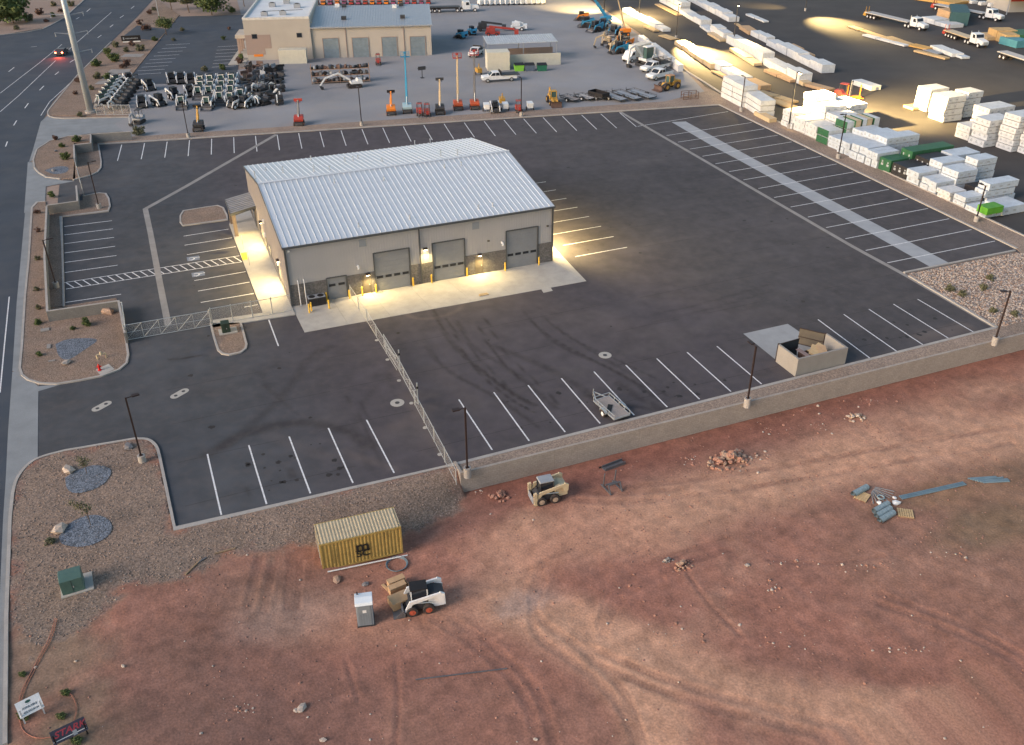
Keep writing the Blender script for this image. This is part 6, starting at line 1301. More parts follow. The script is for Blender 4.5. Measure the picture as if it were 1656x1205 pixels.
# trailers near the north strip
for i, (px, py, w_, L_, dk) in enumerate(((924, 168, 1.9, 3.6, None), (948, 166, 1.9, 3.6, M('deck_pale2', (.42, .40, .39), .8)), (993, 165, 2.1, 6.5, lgrey), (1016, 163, 2.1, 6.5, lgrey), (1039, 161, 2.1, 6.5, lgrey))):
    p = at(px, py-4, .03); utility_trailer((p.x, p.y+.5, .03), R(102 if i > 1 else 108), f'low dark-framed trailer, {ORD[i if i < 2 else i+1]} from the left in the trailer row', L_, w_, dgrey, dk, 'trailers in a row', side=.3)
p = at(968, 160, .03); t = thing('dump_trailer', 'black high-sided dump trailer, third from the left in the trailer row', 'trailer', (p.x, p.y, .03), R(108), 'trailers in a row')
b = MB().box(-1.9, 1.9, -1.0, 1.0, .6, .68); b.build('floor', mgrey, t)
for y in (-1.0, 1.0): MB().box(-1.9, 1.9, y-.04, y+.04, .68, 1.4).build('side_board', black, t)
for x in (-1.9, 1.9): MB().box(x-.04, x+.04, -.96, .96, .68, 1.4).build('end_board', black, t)
for y in (-1.15, 1.15): wheel(t, -.5, y, .36, .22, galv); wheel(t, .35, y, .36, .22, galv)
MB().bar((1.9, 0, .6), (3.3, 0, .5), .12).build('drawbar', dgrey, t)
def wheel_loader(lab, loc, rz, s=1.0, backhoe=False):
    t = thing('wheel_loader' if not backhoe else 'backhoe_loader', lab, 'loader', loc, rz)
    for x, r in ((1.4*s, (.75 if not backhoe else .5)*s), (-1.4*s, .75*s)):
        for y in (.95*s, -.95*s): wheel(t, x, y, r, .45*s, catyel, .5)
    MB().prism([(-2.6*s, .9*s), (-.4*s, .8*s), (-.4*s, 1.6*s), (-1.0*s, 1.9*s), (-2.5*s, 1.75*s)], -.7*s, .7*s, 'y').build('engine_cover', catyel, t, bevel=.06); MB().prism([(-.4*s, .7*s), (2.0*s, .7*s), (1.6*s, 1.5*s), (.4*s, 1.5*s)], -.45*s, .45*s, 'y').build('front_frame', catyel, t)
    MB().box(-.7*s, .5*s, -.6*s, .6*s, 1.5*s, 2.75*s).build('cab_glass', greencab, t); MB().box(-.8*s, .6*s, -.7*s, .7*s, 2.75*s, 2.9*s).build('cab_roof', catyel if backhoe else M('roof_orange_tan', (.45, .25, .14), .6), t)
    for x in (-.7*s, .5*s):
        for y in (-.6*s, .6*s): MB().box(x-.06, x+.06, y-.06, y+.06, 1.45*s, 2.749*s).build('cab_post', catyel, t)
    for y in (-.45*s, .45*s): MB().bar((1.0*s, y, 1.6*s), (2.9*s, y, .7*s), .18*s, .3*s).build('lift_arm', catyel if backhoe else mgrey, t)
    MB().prism([(2.8*s, .1*s), (3.7*s, .05*s), (3.7*s, .12*s), (3.0*s, .3*s), (3.0*s, .9*s), (3.2*s, 1.2*s), (2.9*s, 1.15*s), (2.7*s, .6*s)], -1.2*s, 1.2*s, 'y').build('bucket', rust, t)
    if backhoe: MB().bar((-2.5*s, 0, 1.2*s), (-3.3*s, 0, 2.8*s), .25, .3).bar((-3.3*s, 0, 2.8*s), (-3.6*s, 0, 1.0*s), .2, .25).build('backhoe_arm', catyel, t)
    return t
p = at(1086, 146, .03); wheel_loader('yellow wheel loader with orange-tan roof beside the white pickup', (p.x, p.y+1, .03), R(190), .95); p = at(898, 170, .03); wheel_loader('yellow backhoe loader left of the trailer row', (p.x, p.y+1, .03), R(-100), .85, True)
p = at(1115, 160, .03); t = thing('steel_cage', 'rusty open steel cage by the lot corner', 'steel crate', (p.x, p.y, .03), R(-10))
for x in (-1.5, 0, 1.5):
    for y in (-.6, .6): MB().box(x-.06, x+.06, y-.06, y+.06, 0, 1.4).build('post', rust, t)
for z in (.1, .7, 1.35):
    for y in (-.6, .6): MB().box(-1.5, 1.5, y-.04, y+.04, z, z+.08).build('bar', rust, t)
# box truck and big excavator by the lumber rows
p = at(1025, 98, .03); t = thing('box_truck', 'white box truck with pale cargo body among the machines', 'truck', (p.x, p.y, .03), R(205)); MB().box(-4.5, .6, -1.2, 1.2, .95, 3.3).build('cargo_box', M('cargo_pale', (.55, .53, .48), .6), t); MB().prism([(.65, .6), (3.0, .6), (3.0, 1.2), (2.6, 1.5), (1.9, 2.3), (.65, 2.4)], -1.05, 1.05, 'y').build('cab', whitem, t, bevel=.05)
MB().prism([(1.1, 1.5), (1.1, 2.15), (1.85, 2.15), (2.3, 1.5)], -1.065, 1.065, 'y').build('window', glassd, t)
for x in (2.2, -2.6):
    for y in (1, -1): wheel(t, x, y, .45, .3, whitem)
be = excavator('large white excavator with arm reaching left, beside the box truck', whitem, whitem, 1.7, ((0, 1.2), (1.2, 2.6), (2.0, 2.3), (2.2, .5)), canopy=False); p = at(1045, 106, .03); be.location = (p.x, p.y, .03); be.rotation_euler = (0, 0, R(190))
# cluttered machines up the right edge of the yard
clut = [(1008, 84, 'white', 'mini excavator below the jumble of small machines', 200), (990, 78, 'cream', 'cream mini excavator at the left of the jumble', 170), (982, 70, 'cream', 'cream mini excavator in the machine jumble', 230), (1001, 70, 'cream', 'cream mini excavator nearest the lumber edge', 250)]
cex = excavator('x', cream, dgrey, 1.1)
for px, py, c_, l, rz in clut: place(cex, px, py, rz, l if 'cream' in l else 'cream '+l, group='machines along the yard edge')
bdk = skid_steer('compact_loader', 'x', bluem, black, dgrey, O3, 0); rdk = skid_steer('compact_loader', 'x', orange, black, dgrey, O3, 0)
for px, py, l, rz in ((948, 44, 'blue compact loader, farthest left of the dark ones at the yard edge', 160), (962, 51, 'blue compact loader under the blue boom lift', 200), (975, 47, 'blue compact loader behind the blue boom', 230), (1000, 86, 'blue compact loader between cream excavators and box truck', 180), (992, 58, 'blue compact loader near the cream jumble', 220)): place(bdk, px, py, rz, l, group='machines along the yard edge', sc=1.25)
for px, py, l, rz in ((1012, 76, 'orange compact loader beside the white lumber row', 200), (1003, 74, 'orange compact loader behind the box truck', 240), (940, 33, 'orange compact loader at the far end of the yard edge', 150)): place(rdk, px, py, rz, l, group='machines along the yard edge', sc=1.1)
p = at(978, 38, .03); boom_lift('blue boom lift leaning left over the machine jumble', bluem, bluem, 8.0, (4.6, 0), bluem, rz=R(170), loc=(p.x, p.y, .03), bw=.6)
p = at(1008, 58, .03); boom_lift('orange boom lift with red basket next to the white lumber rows', orange, cream, 9.5, (2.2, 0), redm, rz=R(165), loc=(p.x, p.y, .03), bw=.3)
p = at(976, 36, .03); MBp = thing('flood_light_pole', 'tall dark flood light pole rising out of frame behind the blue boom', 'light pole', (p.x, p.y, .03)); MB().cyl((0, 0, 0), (0, 0, 12), .16, .1).build('pole', dgrey, MBp); MB().box(-.6, .6, -.2, .2, 11.8, 12.1).build('lamp_head', black, MBp)
# machines behind the shed and the far row
for px, py, l, rz, pr in ((745, 62, 'green compact machine left of the folded booms', 120, bdk), (763, 56, 'blue compact machine behind the shed', 90, bdk)): place(pr, px, py, rz, l, group='machines behind the shed')
for px, py, px2, l, mt1 in ((772, 50, 812, 'folded dark boom lift lying low behind the shed', dgrey), (785, 58, 832, 'folded red boom lift just behind the shed roof', redm), (826, 49, 846, 'folded white boom lift at the right behind the shed', whitem)):
    a, c = at(px, py, .03), at(px2, py, .03); t = thing('boom_lift', l, 'boom lift', (a.x, a.y, .03), math.atan2((c-a).y, (c-a).x)); Lb = (c-a).length
    for x in (.8, 2.8):
        for y in (.9, -.9): wheel(t, x, y, .45, .3, mt1)
    MB().box(0, 3.6, -.8, .8, .5, 1.1).build('chassis', mt1, t); MB().box(.3, 2.4, -.9, .9, 1.101, 2.0).build('turntable', mt1, t); MB().bar((1, 0, 2.2), (Lb, 0, 1.6), .4, .45).build('boom', mt1, t); MB().box(Lb, Lb+1.0, -.8, .8, .5, 1.5).build('basket', mt1, t)
for i, (px, mt1) in enumerate(((705, redm), (716, dgrey))): pass
def scissor(lab, mat, loc=O3, rz=0):
    t = thing('scissor_lift', lab, 'scissor lift', loc, rz); MB().box(-1.2, 1.2, -.6, .6, .25, .7).build('base', mat, t); MB().box(-1.15, 1.15, -.55, .55, .75, 1.1).build('scissor_stack', dgrey, t); MB().box(-1.25, 1.25, -.62, .62, 1.12, 1.2).build('platform', mat, t)
    b = MB()
    for z in (1.7, 2.2): b.box(-1.25, 1.25, -.62, -.58, z, z+.05).box(-1.25, 1.25, .58, .62, z, z+.05).box(-1.25, -1.2, -.579, .579, z, z+.05).box(1.2, 1.25, -.579, .579, z, z+.05)
    for x in (-1.22, 0, 1.22):
        for y in (-.6, .6): b.box(x-.025, x+.025, y-.025, y+.025, 1.2, 2.25)
    b.build('guard_rail', mat, t)
    for x in (-.8, .8):
        for y in (-.6, .6): MB().cyl((x, y-.1, .22), (x, y+.1, .22), .22, n=10).build('wheel', rubber, t)
    return t
scs = [scissor('x', mt1) for mt1 in (redm, orange, purp)]
for i in range(17): place(scs[(i*7+i//3) % 3], 512+i*11.3, 7.5-i*.08, 70, f'{["red", "orange", "purple"][(i*7+i//3) % 3]} scissor lift, {ORD[i] if i < 16 else "last"} from the left in the row behind the workshop roof', group='scissor lifts behind the workshop')
def ltower(lab, loc=O3, rz=0):
    t = thing('light_tower', lab, 'light tower', loc, rz); MB().box(-.8, .8, -.6, .6, .4, 1.5).build('housing', whitem, t, bevel=.04); MB().bar((0, -.3, 1.5), (.5, -.3, 3.6), .1).bar((0, .3, 1.5), (.5, .3, 3.6), .1).build('mast', whitem, t)
    for y in (-.7, .7): wheel(t, 0, y, .3, .16, mgrey)
    return t
lt = ltower('x')
for i in range(13): place(lt, 777+i*8.3, 9.0-i*.15, -80, f'white light tower trailer, {ORD[i]} from the left in the far row above the shed', group='light towers in the far row')

# ------------------------------------------------------------------ yard fence by the gate
t = thing('chain_link_fence', 'chain-link fence across the rental yard entrance', 'fence', (0, 0, 0)); a, c = G(157, 187), G(213, 187)
for i in range(4): fence_panel(lerp(a, c, i/4), lerp(a, c, (i+1)/4), 1.8, t, zb=.1)
a, c = G(213, 187), G(219, 212)
for i in range(3): fence_panel(lerp(a, c, i/3), lerp(a, c, (i+1)/3), 1.8, t, zb=.1)
# entrance sign, upper left
p = at(213, 68, .1); t = thing('entrance_sign', 'long dark monument sign with pale lettering in the street bed', 'sign', (p.x, p.y, .1), R(-8)); MB().box(-2.2, 2.2, -.15, .15, .25, 1.5).build('board', black, t); MB().box(-2.0, 2.0, -.2, .2, 0, .249).build('plinth', whitem, t)
for k in range(9): MB().box(-1.2+k*.32, -1.0+k*.32, -.17, -.152, .75, 1.0).build('letter', lgrey, t)
MB().box(-1.8, -1.5, -.17, -.152, .6, 1.2).build('emblem', lgrey, t)

# ------------------------------------------------------------------ shrubs and trees
def leaf_ball(r, n, seed, mat, sq=.8, name='foliage', lf=.16, core=True):
    rg = np.random.default_rng(seed); b = MB(); V_ = []
    k = max(4, n//40); cs = [(rg.normal(size=3)*r*.42*np.array([1, 1, sq])) for _ in range(k)]
    for i in range(n):
        c = cs[i % k]; d = rg.normal(size=3); d /= np.linalg.norm(d); q = c+d*r*.5*rg.random()**.4*np.array([1, 1, sq]); q[2] = max(q[2], -r*sq*.8)
        u = rg.normal(size=3); u /= np.linalg.norm(u); v = np.cross(u, d+.01); v /= np.linalg.norm(v)+1e-6; s = lf*r*rg.uniform(.6, 1.3)
        b.face([tuple(q+u*s), tuple(q+v*s*.7), tuple(q-u*s), tuple(q-v*s*.7)])
    return b.mesh(name, mat)
SH = {}
for nm, mt_ in (('g', leafg), ('o', leafo), ('r', leafr)):
    for s_ in range(2): SH[nm, s_] = leaf_ball(.85, 850, s_+ord(nm), mt_, lf=.17)
def shrub(px, py, r, kind, lab, z=.1, cat='shrub'):
    p = at(px, py, z); t = thing('shrub', lab, cat, (p.x, p.y, z), random.uniform(0, 6)); o = bpy.data.objects.new('foliage', SH[kind, int(px) % 2]); link(o, t); o.location = (0, 0, r*.65); o.scale = (r, r, r*.95)
    MB().cyl((0, 0, -.05), (0, 0, r*.6), .05*r+.02, .02, n=5).build('stem', bark, t)
KN = {'g': 'green', 'o': 'olive', 'r': 'red-brown'}
sl_ = [(226, 40, 1.1, 'r', 'above the entrance drive'), (237, 49, 1.4, 'r', 'right of the other above the drive'), (242, 23, 1.0, 'r', 'by the street lamp foot'), (249, 17, .8, 'o', 'behind the street lamp'), (188, 76, 1.1, 'o', 'below the long dark sign, left'), (204, 84, .9, 'o', 'below the long dark sign, middle'), (227, 82, 1.2, 'o', 'below the long dark sign, right'), (213, 74, 1.1, 'r', 'touching the foot of the long dark sign'), (175, 87, 1.1, 'g', 'near the street in mid bed'), (185, 100, 1.5, 'g', 'largest in the middle of the bed'), (206, 106, 1.1, 'r', 'right of the largest in the bed'), (199, 110, .9, 'r', 'below its pair in the bed'), (156, 107, 1.3, 'g', 'at the street edge of the bed'),
       (158, 127, 1.1, 'o', 'left of the lowest path'), (175, 128, 1.0, 'g', 'right of its pair at the lowest path'), (127, 133, .9, 'r', 'left of the utility pole'), (122, 153, .6, 'r', 'low at the street corner bed'), (130, 188, .7, 'o', 'at the kerb below the utility pole'), (148, 145, .7, 'o', 'just right of the utility pole'), (225, 218, 1.2, 'o', 'at the corner of the yard fence'), (281, 66, .6, 'o', 'in the car park island, right'), (250, 66, .9, 'g', 'in the car park island, left'), (295, 50, .7, 'o', 'in the car park middle'), (371, 48, .7, 'r', 'in the far car park island'), (361, 64, .7, 'g', 'in the near car park island'), (331, 115, .9, 'o', 'at the car park front island, left'), (359, 113, 1.0, 'g', 'at the car park front island, right'), (376, 20, 1.2, 'g', 'against the tan ground top'), (391, 96, 1.0, 'g', 'beside the porch steps'), (388, 103, 1.1, 'r', 'below the green one by the porch'),
       (48, 34, 1.7, 'o', 'below the big roadside tree'), (64, 24, 1.4, 'r', 'right of the big roadside tree'), (88, 10, 1.1, 'o', 'across the street near the top'), (115, 10, 1.2, 'o', 'across the street, top right'), (99, 20, 1.0, 'r', 'across the street in the verge'), (75, 36, .8, 'r', 'near the far kerb'), (27, 48, .9, 'o', 'at the far kerb corner'), (86, 27, 1.0, 'g', 'across the street, middle'),
       (124, 229, .9, 'g', 'at the top of the upper island'), (100, 238, .6, 'g', 'mid upper island'), (107, 257, .9, 'g', 'right side of the upper island'), (84, 318, .7, 'g', 'by the upper gate wall'), (90, 226, .6, 'r', 'low at the edge of the upper island')]
for px, py, r, kd, l in sl_: shrub(px, py, r*.85, kd, f'{KN[kd]} desert shrub {l}')
for i, (px, py, r, kd, l) in enumerate(((139, 527, .6, 'g', 'green patch of weeds below the low street wall'), (64, 575, .35, 'g', 'small green weed left of the rock bed'), (118, 533, .3, 'g', 'tiny weed beside the green patch'), (61, 345, .45, 'r', 'red tuft at the top of the long street bed'), (62, 375, .4, 'r', 'second red tuft down the long street bed'), (61, 420, .35, 'o', 'tuft halfway down the long street bed'), (60, 470, .35, 'o', 'tuft near the lower street light pole'), (62, 500, .35, 'o', 'tuft level with the end of the street wall'), (62, 524, .45, 'g', 'green tuft above the flat lid'))): shrub(px, py, r, kd, l, cat='weed')
for q_ in WEEDS_: shrub(*q_, cat='weed')
gx = [(107, 1062+60, .3, 'g', 'small weed by the end of the conduit loop'), (37, 1092, .25, 'g', 'weed left of the orange conduit'), (40, 1160, .4, 'g', 'weed under the white sign'), (100, 1160, .3, 'g', 'weed behind the dark sign'), (125, 1200, .35, 'g', 'weed below the dark sign'), (83, 878, .4, 'o', 'tuft below the lower boulder'), (86, 767-20, .01, 'o', '')]
for px, py, r, kd, l in gx[:-1]:
    p = att(px, py); t = thing('weed', l, 'weed', p); o = bpy.data.objects.new('foliage', SH[kd, 0]); link(o, t); o.location = (0, 0, r*.5); o.scale = (r, r, r*.7); MB().cyl((0, 0, -.05), (0, 0, r*.4), .02, n=4).build('stem', bark, t)
def tree(px, py, h, r, lab, z=.1, mat=leafg, n=1800, seed=1, terrain=False):
    p = att(px, py) if terrain else at(px, py, z); t = thing('tree', lab, 'tree', p, seed); o = bpy.data.objects.new('crown', leaf_ball(1, n, seed, mat, .7, 'crown', .09)); link(o, t); o.location = (0, 0, h-r*.55); o.scale = (r, r, r)
    b = MB().cyl((0, 0, -.1), (.05*h, 0, h*.5), .05*h*.5, .03*h*.6, n=7)
    for k in range(6): a = k*1.05; b.cyl((.05*h, 0, h*.42), (.05*h+r*.6*math.cos(a), r*.6*math.sin(a), h-r*.5), .02*h*.6, .01, n=5)
    b.build('trunk', bark, t)
tree(343, 24, 6, 4.2, 'broad green tree at the head of the car park', seed=2); tree(306, 20, 5.5, 2.6, 'dark green tree left of the broad one at the car park', mat=leafo, seed=3); tree(278, 16, 5, 2.6, 'green tree beside the street lamp, top left', seed=4); tree(269, 56, 4, 2.0, 'bushy green tree in the car park island', seed=5); tree(22, 38, 6, 4.4, 'large green roadside tree at the top left corner', seed=6, n=3000); tree(395, 10, 5, 2.2, 'dark tree behind the white roofed office', seed=8)
for px, py, h, r, l in ((141, 767, 1.6, .7, 'young thin tree growing from the upper blue rock bed'), (147, 850, 2.2, .8, 'young thin tree growing from the lower blue rock bed')):
    p = att(px, py); t = thing('young_tree', l, 'tree', p); o = bpy.data.objects.new('crown', leaf_ball(1, 260, int(px), leafo, .6, 'crown', .10)); link(o, t); o.location = (0, 0, h-r*.4); o.scale = (r, r, r); b = MB().cyl((0, 0, -.1), (0, 0, h*.8), .03, .02, n=5); [b.cyl((0, 0, h*.5), (.5*r*math.cos(a), .5*r*math.sin(a), h-.2), .015, n=4) for a in (0, 1.3, 2.6, 3.9, 5.2)]; b.build('trunk', bark, t)
for px, py, h in ((68, 285, 2.6), (96, 283, 2.2), (88, 312, 2.4)): pass

# ------------------------------------------------------------------ lumber yard
BM = {}
def bundle(x, y, z, lx_, wy, h, mat, lab, grp, rz=0, mark=True, name='lumber_bundle', endm=None):
    """bundle of boards: lx_ along x (ends face -x), wy along y; battens below, printed marks on the ends"""
    key = (round(lx_, 1), round(wy, 1), round(h, 1), mat.name, mark, endm.name if endm else '')
    if key not in BM:
        b = MB(); b.cur = 0; b.box(-lx_/2, lx_/2, -wy/2, wy/2, .09, h-.01)
        b.cur = 1; [b.box(-lx_/2+k*lx_/3-.05+.3*(k == 0)-.3*(k == 3), -lx_/2+k*lx_/3+.05+.3*(k == 0)-.3*(k == 3), -wy/2+.02, wy/2-.02, 0, .089) for k in range(4)]
        if endm: b.cur = 2; b.box(-lx_/2-.02, -lx_/2-.001, -wy/2, wy/2, .09, h-.01)
        elif mark:
            b.cur = 2; rr = random.Random(hash(key) % 999)
            for sx in (-1, 1):
                for k in range(max(1, int(wy/.8))):
                    yy = -wy/2+(k+.5)*wy/max(1, int(wy/.8)); b.box(*sorted((sx*(lx_/2+.001), sx*(lx_/2+.006))), yy-.22, yy+.2, h*.45, h*.62); b.box(*sorted((sx*(lx_/2+.001), sx*(lx_/2+.006))), yy-.12, yy+.12, h*.68, h*.8)
            for k in range(int(lx_/1.4)): xx = -lx_/2+(k+.5)*1.4; b.box(xx-.3, xx+.25, -wy/2-.006, -wy/2-.001, h*.4, h*.6)
        BM[key] = b.mesh(name, [mat, woodd, endm or printg])
    o = bpy.data.objects.new(name, BM[key]); link(o); o.location = (x, y, z); o.rotation_euler = (0, 0, rz); tag(o, lab, 'lumber bundle', grp); return o
TW = ['bottom', 'second', 'third', 'fourth', 'fifth', 'sixth']
def stack(far, near, lx_, n, th, mat, lab, xoff=0.0, split=1, grp='wrapped bundles along the gravel strip', endm=None, drop=0):
    kf = .7 if 'middle' in grp else .72 if far[0] < 1320 else .62 if far[0] < 1335 else .85 if far[0] < 1440 else .7
    lx_ *= kf; xoff *= kf; a, c = at(*far, .03), at(*near, .03); x = (a.x+c.x)/2+xoff+lx_/2; yn = abs(a.y-c.y); y = (a.y+c.y)/2
    for j in range(split):
        for k in range(n-(drop if j else 0)):
            wy = yn/split-.06; sd_ = '' if split == 1 else (' far side' if j == 0 else ' near side')
            bundle(x+random.uniform(-.22, .22), y+(yn/2-(j+.5)*yn/split)+random.uniform(-.06, .06), .03+k*th, lx_, wy, th, mat, f'{lab}, {TW[k] if k < n-1 or n == 1 else "top"} tier{sd_}', grp, rz=random.uniform(-.022, .022), endm=endm)
W_ = wrapw
stack((1265, 202), (1281, 210), 5.0, 3, .95, W_, 'white bundle of the stack at the far end of the strip')
stack((1282, 210), (1299, 218), 4.9, 2, 1.15, W_, 'white bundle of the second strip stack')
stack((1301, 218.5), (1318, 227), 4.9, 2, 1.15, W_, 'white bundle of the third strip stack')
stack((1265, 202), (1282, 210), 6.0, 5, 1.05, W_, 'tall white bundle behind the far strip stack', xoff=5.4)
stack((1283, 210), (1301, 218), 6.0, 4, 1.05, W_, 'tall white bundle behind the second strip stack', xoff=5.2)
stack((1302, 218), (1320, 227), 6.0, 3, 1.15, W_, 'tall white bundle behind the third strip stack', xoff=5.2)
stack((1270, 204), (1300, 218), 5.0, 4, 1.0, W_, 'white bundle in the back block by the flood lamp', xoff=12, split=2)
stack((1320, 228), (1336, 236), 4.4, 2, 1.2, W_, 'white bundle with green ends, fourth strip stack', endm=green)
stack((1322, 229), (1340, 237), 2.4, 3, 1.2, W_, 'green-ended bundle just behind the fourth strip stack', xoff=4.7, endm=green)
for k_ in range(4): stack((1322, 229), (1342, 238), 1.7, 2, 1.9, [cream, W_, cream, W_][k_], f'upright panel pack, {ORD[k_]} of the green-sided row', xoff=7.3+k_*1.9, endm=green, grp='green-sided panel packs')
stack((1338, 237), (1353, 245), 4.9, 2, .95, wrapb, 'pale bundle of the fifth strip stack')
stack((1354, 245.5), (1372, 254), 4.9, 2, 1.05, wrapb, 'pale bundle of the sixth strip stack', split=2, drop=0)
stack((1340, 238), (1356, 246), 4.9, 3, .9, wrapb, 'pale bluish bundle behind the fifth strip stack', xoff=5.2)
stack((1357, 246), (1374, 255), 5.5, 3, 1.0, wrapb, 'pale bluish bundle behind the sixth strip stack', xoff=5.2)
stack((1374, 255), (1396, 265), 4.9, 2, 1.2, wrapb, 'pale bundle of the seventh strip stack', split=2)
stack((1376, 256), (1394, 264), 7.5, 3, 1.1, wrapb, 'long pale blue bundle behind the seventh strip stack', xoff=5.2)
stack((1397, 266), (1416, 273.5), 4.9, 2, 1.2, wrapb, 'pale bundle of the eighth strip stack', split=2)
stack((1417.4, 273.8), (1439, 281), 4.0, 1, 2.0, green, 'green tarped bundle, nearest of the green pair')
stack((1417.4, 273.8), (1439, 281), 9.5, 1, 2.9, green, 'long green tarped bundle behind the nearest green one', xoff=4.3)
stack((1441, 282), (1463, 293), 5.5, 1, 1.9, wrapk, 'black wrapped bundle between the green and white stacks'); stack((1441, 282), (1462, 293), 6, 1, 2.5, wrapk, 'black wrapped bundle behind the nearer black one', xoff=6)
stack((1442, 282), (1462, 292), 7, 2, 1.3, wrapb, 'pale blue bundle behind the black wrapped ones', xoff=12.4)
stack((1464.5, 294), (1482, 303), 4.9, 2, 1.05, wrapb, 'white printed bundle of the stack right of the black wrap')
stack((1466, 295), (1484, 304), 6.5, 3, 1.05, wrapb, 'white printed bundle of the longest printed stack', xoff=5.1)
stack((1485, 305), (1511, 316), 4.9, 2, .9, wrapb, 'white printed bundle of the tenth strip stack', split=2)
stack((1486, 306), (1512, 317), 5.2, 3, 1.0, wrapb, 'white printed bundle behind the tenth strip stack', xoff=5.2); stack((1486, 306), (1506, 314), 5.2, 4, 1.0, wrapb, 'white printed bundle of the highest rear stack', xoff=10.8)
stack((1515, 318), (1533, 328), 4.2, 2, .7, W_, 'low white bundle of the eleventh strip stack')
stack((1536, 329.5), (1560, 337), 4.5, 2, .75, wrapb, 'pale bundle left of the lime green one'); stack((1540, 331), (1562, 338), 7.5, 3, 1.0, wrapb, 'long pale bundle at the back of the last stack', xoff=5.0); stack((1563, 339), (1590, 355), 4.5, 1, .8, wrapb, 'pale bundle under the lime green one')
a = at(1563, 339, .83); bundle(a.x+2.0, a.y-1.9, .84, 2.8, 1.7, 1.0, M('lime_wrap', (.10, .32, .03), .55, var=.15), 'lime green bundle on top of the last strip stack', 'wrapped bundles along the gravel strip', mark=False)
bundle(a.x+6.2, a.y-.6, .03, 4, 3.2, 1.2, wrapb, 'wide pale bundle at the right behind the lime green one', 'wrapped bundles along the gravel strip'); bundle(a.x+7.5, a.y+5.4, .03, 2.6, 2.4, 1.4, wrapk, 'black bundle behind the lime green bundle group', 'wrapped bundles along the gravel strip', mark=False)
GC = 'white stacks in the middle of the lumber yard'
for lab, far, near, lx_, n, th, xo, sp in (('white block of the far left stack', (1477.8, 174.6), (1498.5, 182), 6, 3, 1.35, 0, 1), ('white printed bundle of the second block', (1501.7, 190.2), (1521, 199.5), 6, 4, 1.1, 0, 1), ('white bundle behind the second block', (1505, 188), (1522, 196), 5, 4, 1.1, 6.3, 1), ('white bundle of the third block', (1542, 221.3), (1565, 229), 5, 2, 1.2, 0, 1), ('white bundle high behind the third block', (1540, 218), (1566, 227), 8, 4, 1.2, 4.6, 1),
                                          ('white bundle of the fourth block', (1567, 230.6), (1589.8, 240), 7, 4, 1.1, 0, 1), ('white printed bundle of the tallest right-edge block', (1611.6, 238), (1632.4, 247.6), 6, 6, .95, 0, 1), ('white bundle behind the tallest block', (1610, 236), (1640, 248), 6, 6, 1.0, 6.4, 1), ('low white bundle right of the tallest block', (1634, 248), (1660, 258), 7, 5, 1.0, 2, 1)):
    stack(far, near, lx_, n, th, W_, lab, xoff=xo, grp=GC)
p = at(1462, 173, .03); bundle(p.x+1, p.y-1.5, .03, 3, 2.5, .5, wood, 'bare wood bundle left of the far left white block', GC, mark=False)
# long rows of bundles
def rowb(a, c, w_, h, mat, lab, n=1, lift=0, grp='lumber rows in the yard'):
    A_, B_ = at(*a, .03), at(*c, .03); d = B_-A_; L_ = d.length; rz = math.atan2(d.y, d.x)
    nn = max(1, round(L_/5.2)); 
    for i in range(nn):
        for k in range(n):
            q = lerp(A_, B_, (i+.5)/nn); pos = '' if nn == 1 else f', {ORD[i]} from far end'; lv = '' if n == 1 else (', lower' if k == 0 else ', upper' if n == 2 else f', {TW[k]} tier')
            bundle(q.x+random.uniform(-.12, .12), q.y, .03+lift+k*h, L_/nn-.15, w_*random.uniform(.88, 1.0), h*(random.uniform(.96, 1.0) if n > 1 else random.uniform(.75, 1.1)), mat, lab+pos+lv, grp, rz=rz+random.uniform(-.01, .01), mark=False)
rowb((1013, 19), (1078, 52), 2.2, 1.1, W_, 'white bundle in the glowing row nearest the blue boom')
rowb((1045, 44), (1062, 52), 1.6, .5, wood, 'bare board bundle left of the glowing white row'); rowb((1071, 58), (1093, 65), 2.6, .35, wood, 'flat bare board bundle below the glowing row')
rowb((1035, 66), (1100, 117), 1.3, 1.6, W_, 'white bundle of the row along the yard boundary', n=1)
rowb((1100, 72), (1157, 112), 2.8, 1.1, cream, 'cream bundle in the most brightly lit row'); rowb((1160, 108), (1207, 134), 2.8, 1.3, W_, 'white bundle of the row above the tall blocks'); rowb((1154, 116), (1195, 136), 1.4, .4, wood, 'thin bare bundle in front of that row')
rowb((1074, 3), (1108, 20), 3.0, 1.3, W_, 'white bundle topping the long second row', n=2); rowb((1063, 8), (1098, 26), 1.6, .4, wood, 'thin tan bundle along the top of the second row'); rowb((1106, 22), (1142, 42), 3.0, 1.4, W_, 'white bundle in the middle of the second row')
rowb((1138, 44), (1152, 54), 2.4, .7, W_, 'low white bundle between second row parts'); rowb((1156, 52), (1177, 65), 2.6, 2.0, W_, 'white tall bundle near the second row end'); rowb((1150, 56), (1170, 68), 2.0, .6, cream, 'low cream bundle left of the tall white one')
rowb((1115, -2), (1187, 36), 3.2, 1.5, W_, 'white bundle of the long third row'); rowb((1190, 39), (1202, 47), 1.2, .3, wood, 'thin bare bundle between third row pieces')
rowb((1182, 69), (1242, 102), 2.8, 2.2, W_, 'bright white tall bundle in the middle row'); rowb((1186, 82), (1226, 107), 2.0, .7, cream, 'cream low bundle in front of the bright middle row')
rowb((1203, 47), (1219, 57), 2.6, .9, ply, 'tan topped bundle in the third row'); rowb((1221, 57), (1246, 70), 2.4, 1.4, W_, 'white bundle right of the tan topped one')
rowb((1247, 73), (1338, 119), 3.0, 1.6, W_, 'white bundle in the long fourth row'); rowb((1276, 80), (1311, 97), 2.2, 1.2, ply, 'tan bundle behind the fourth row')
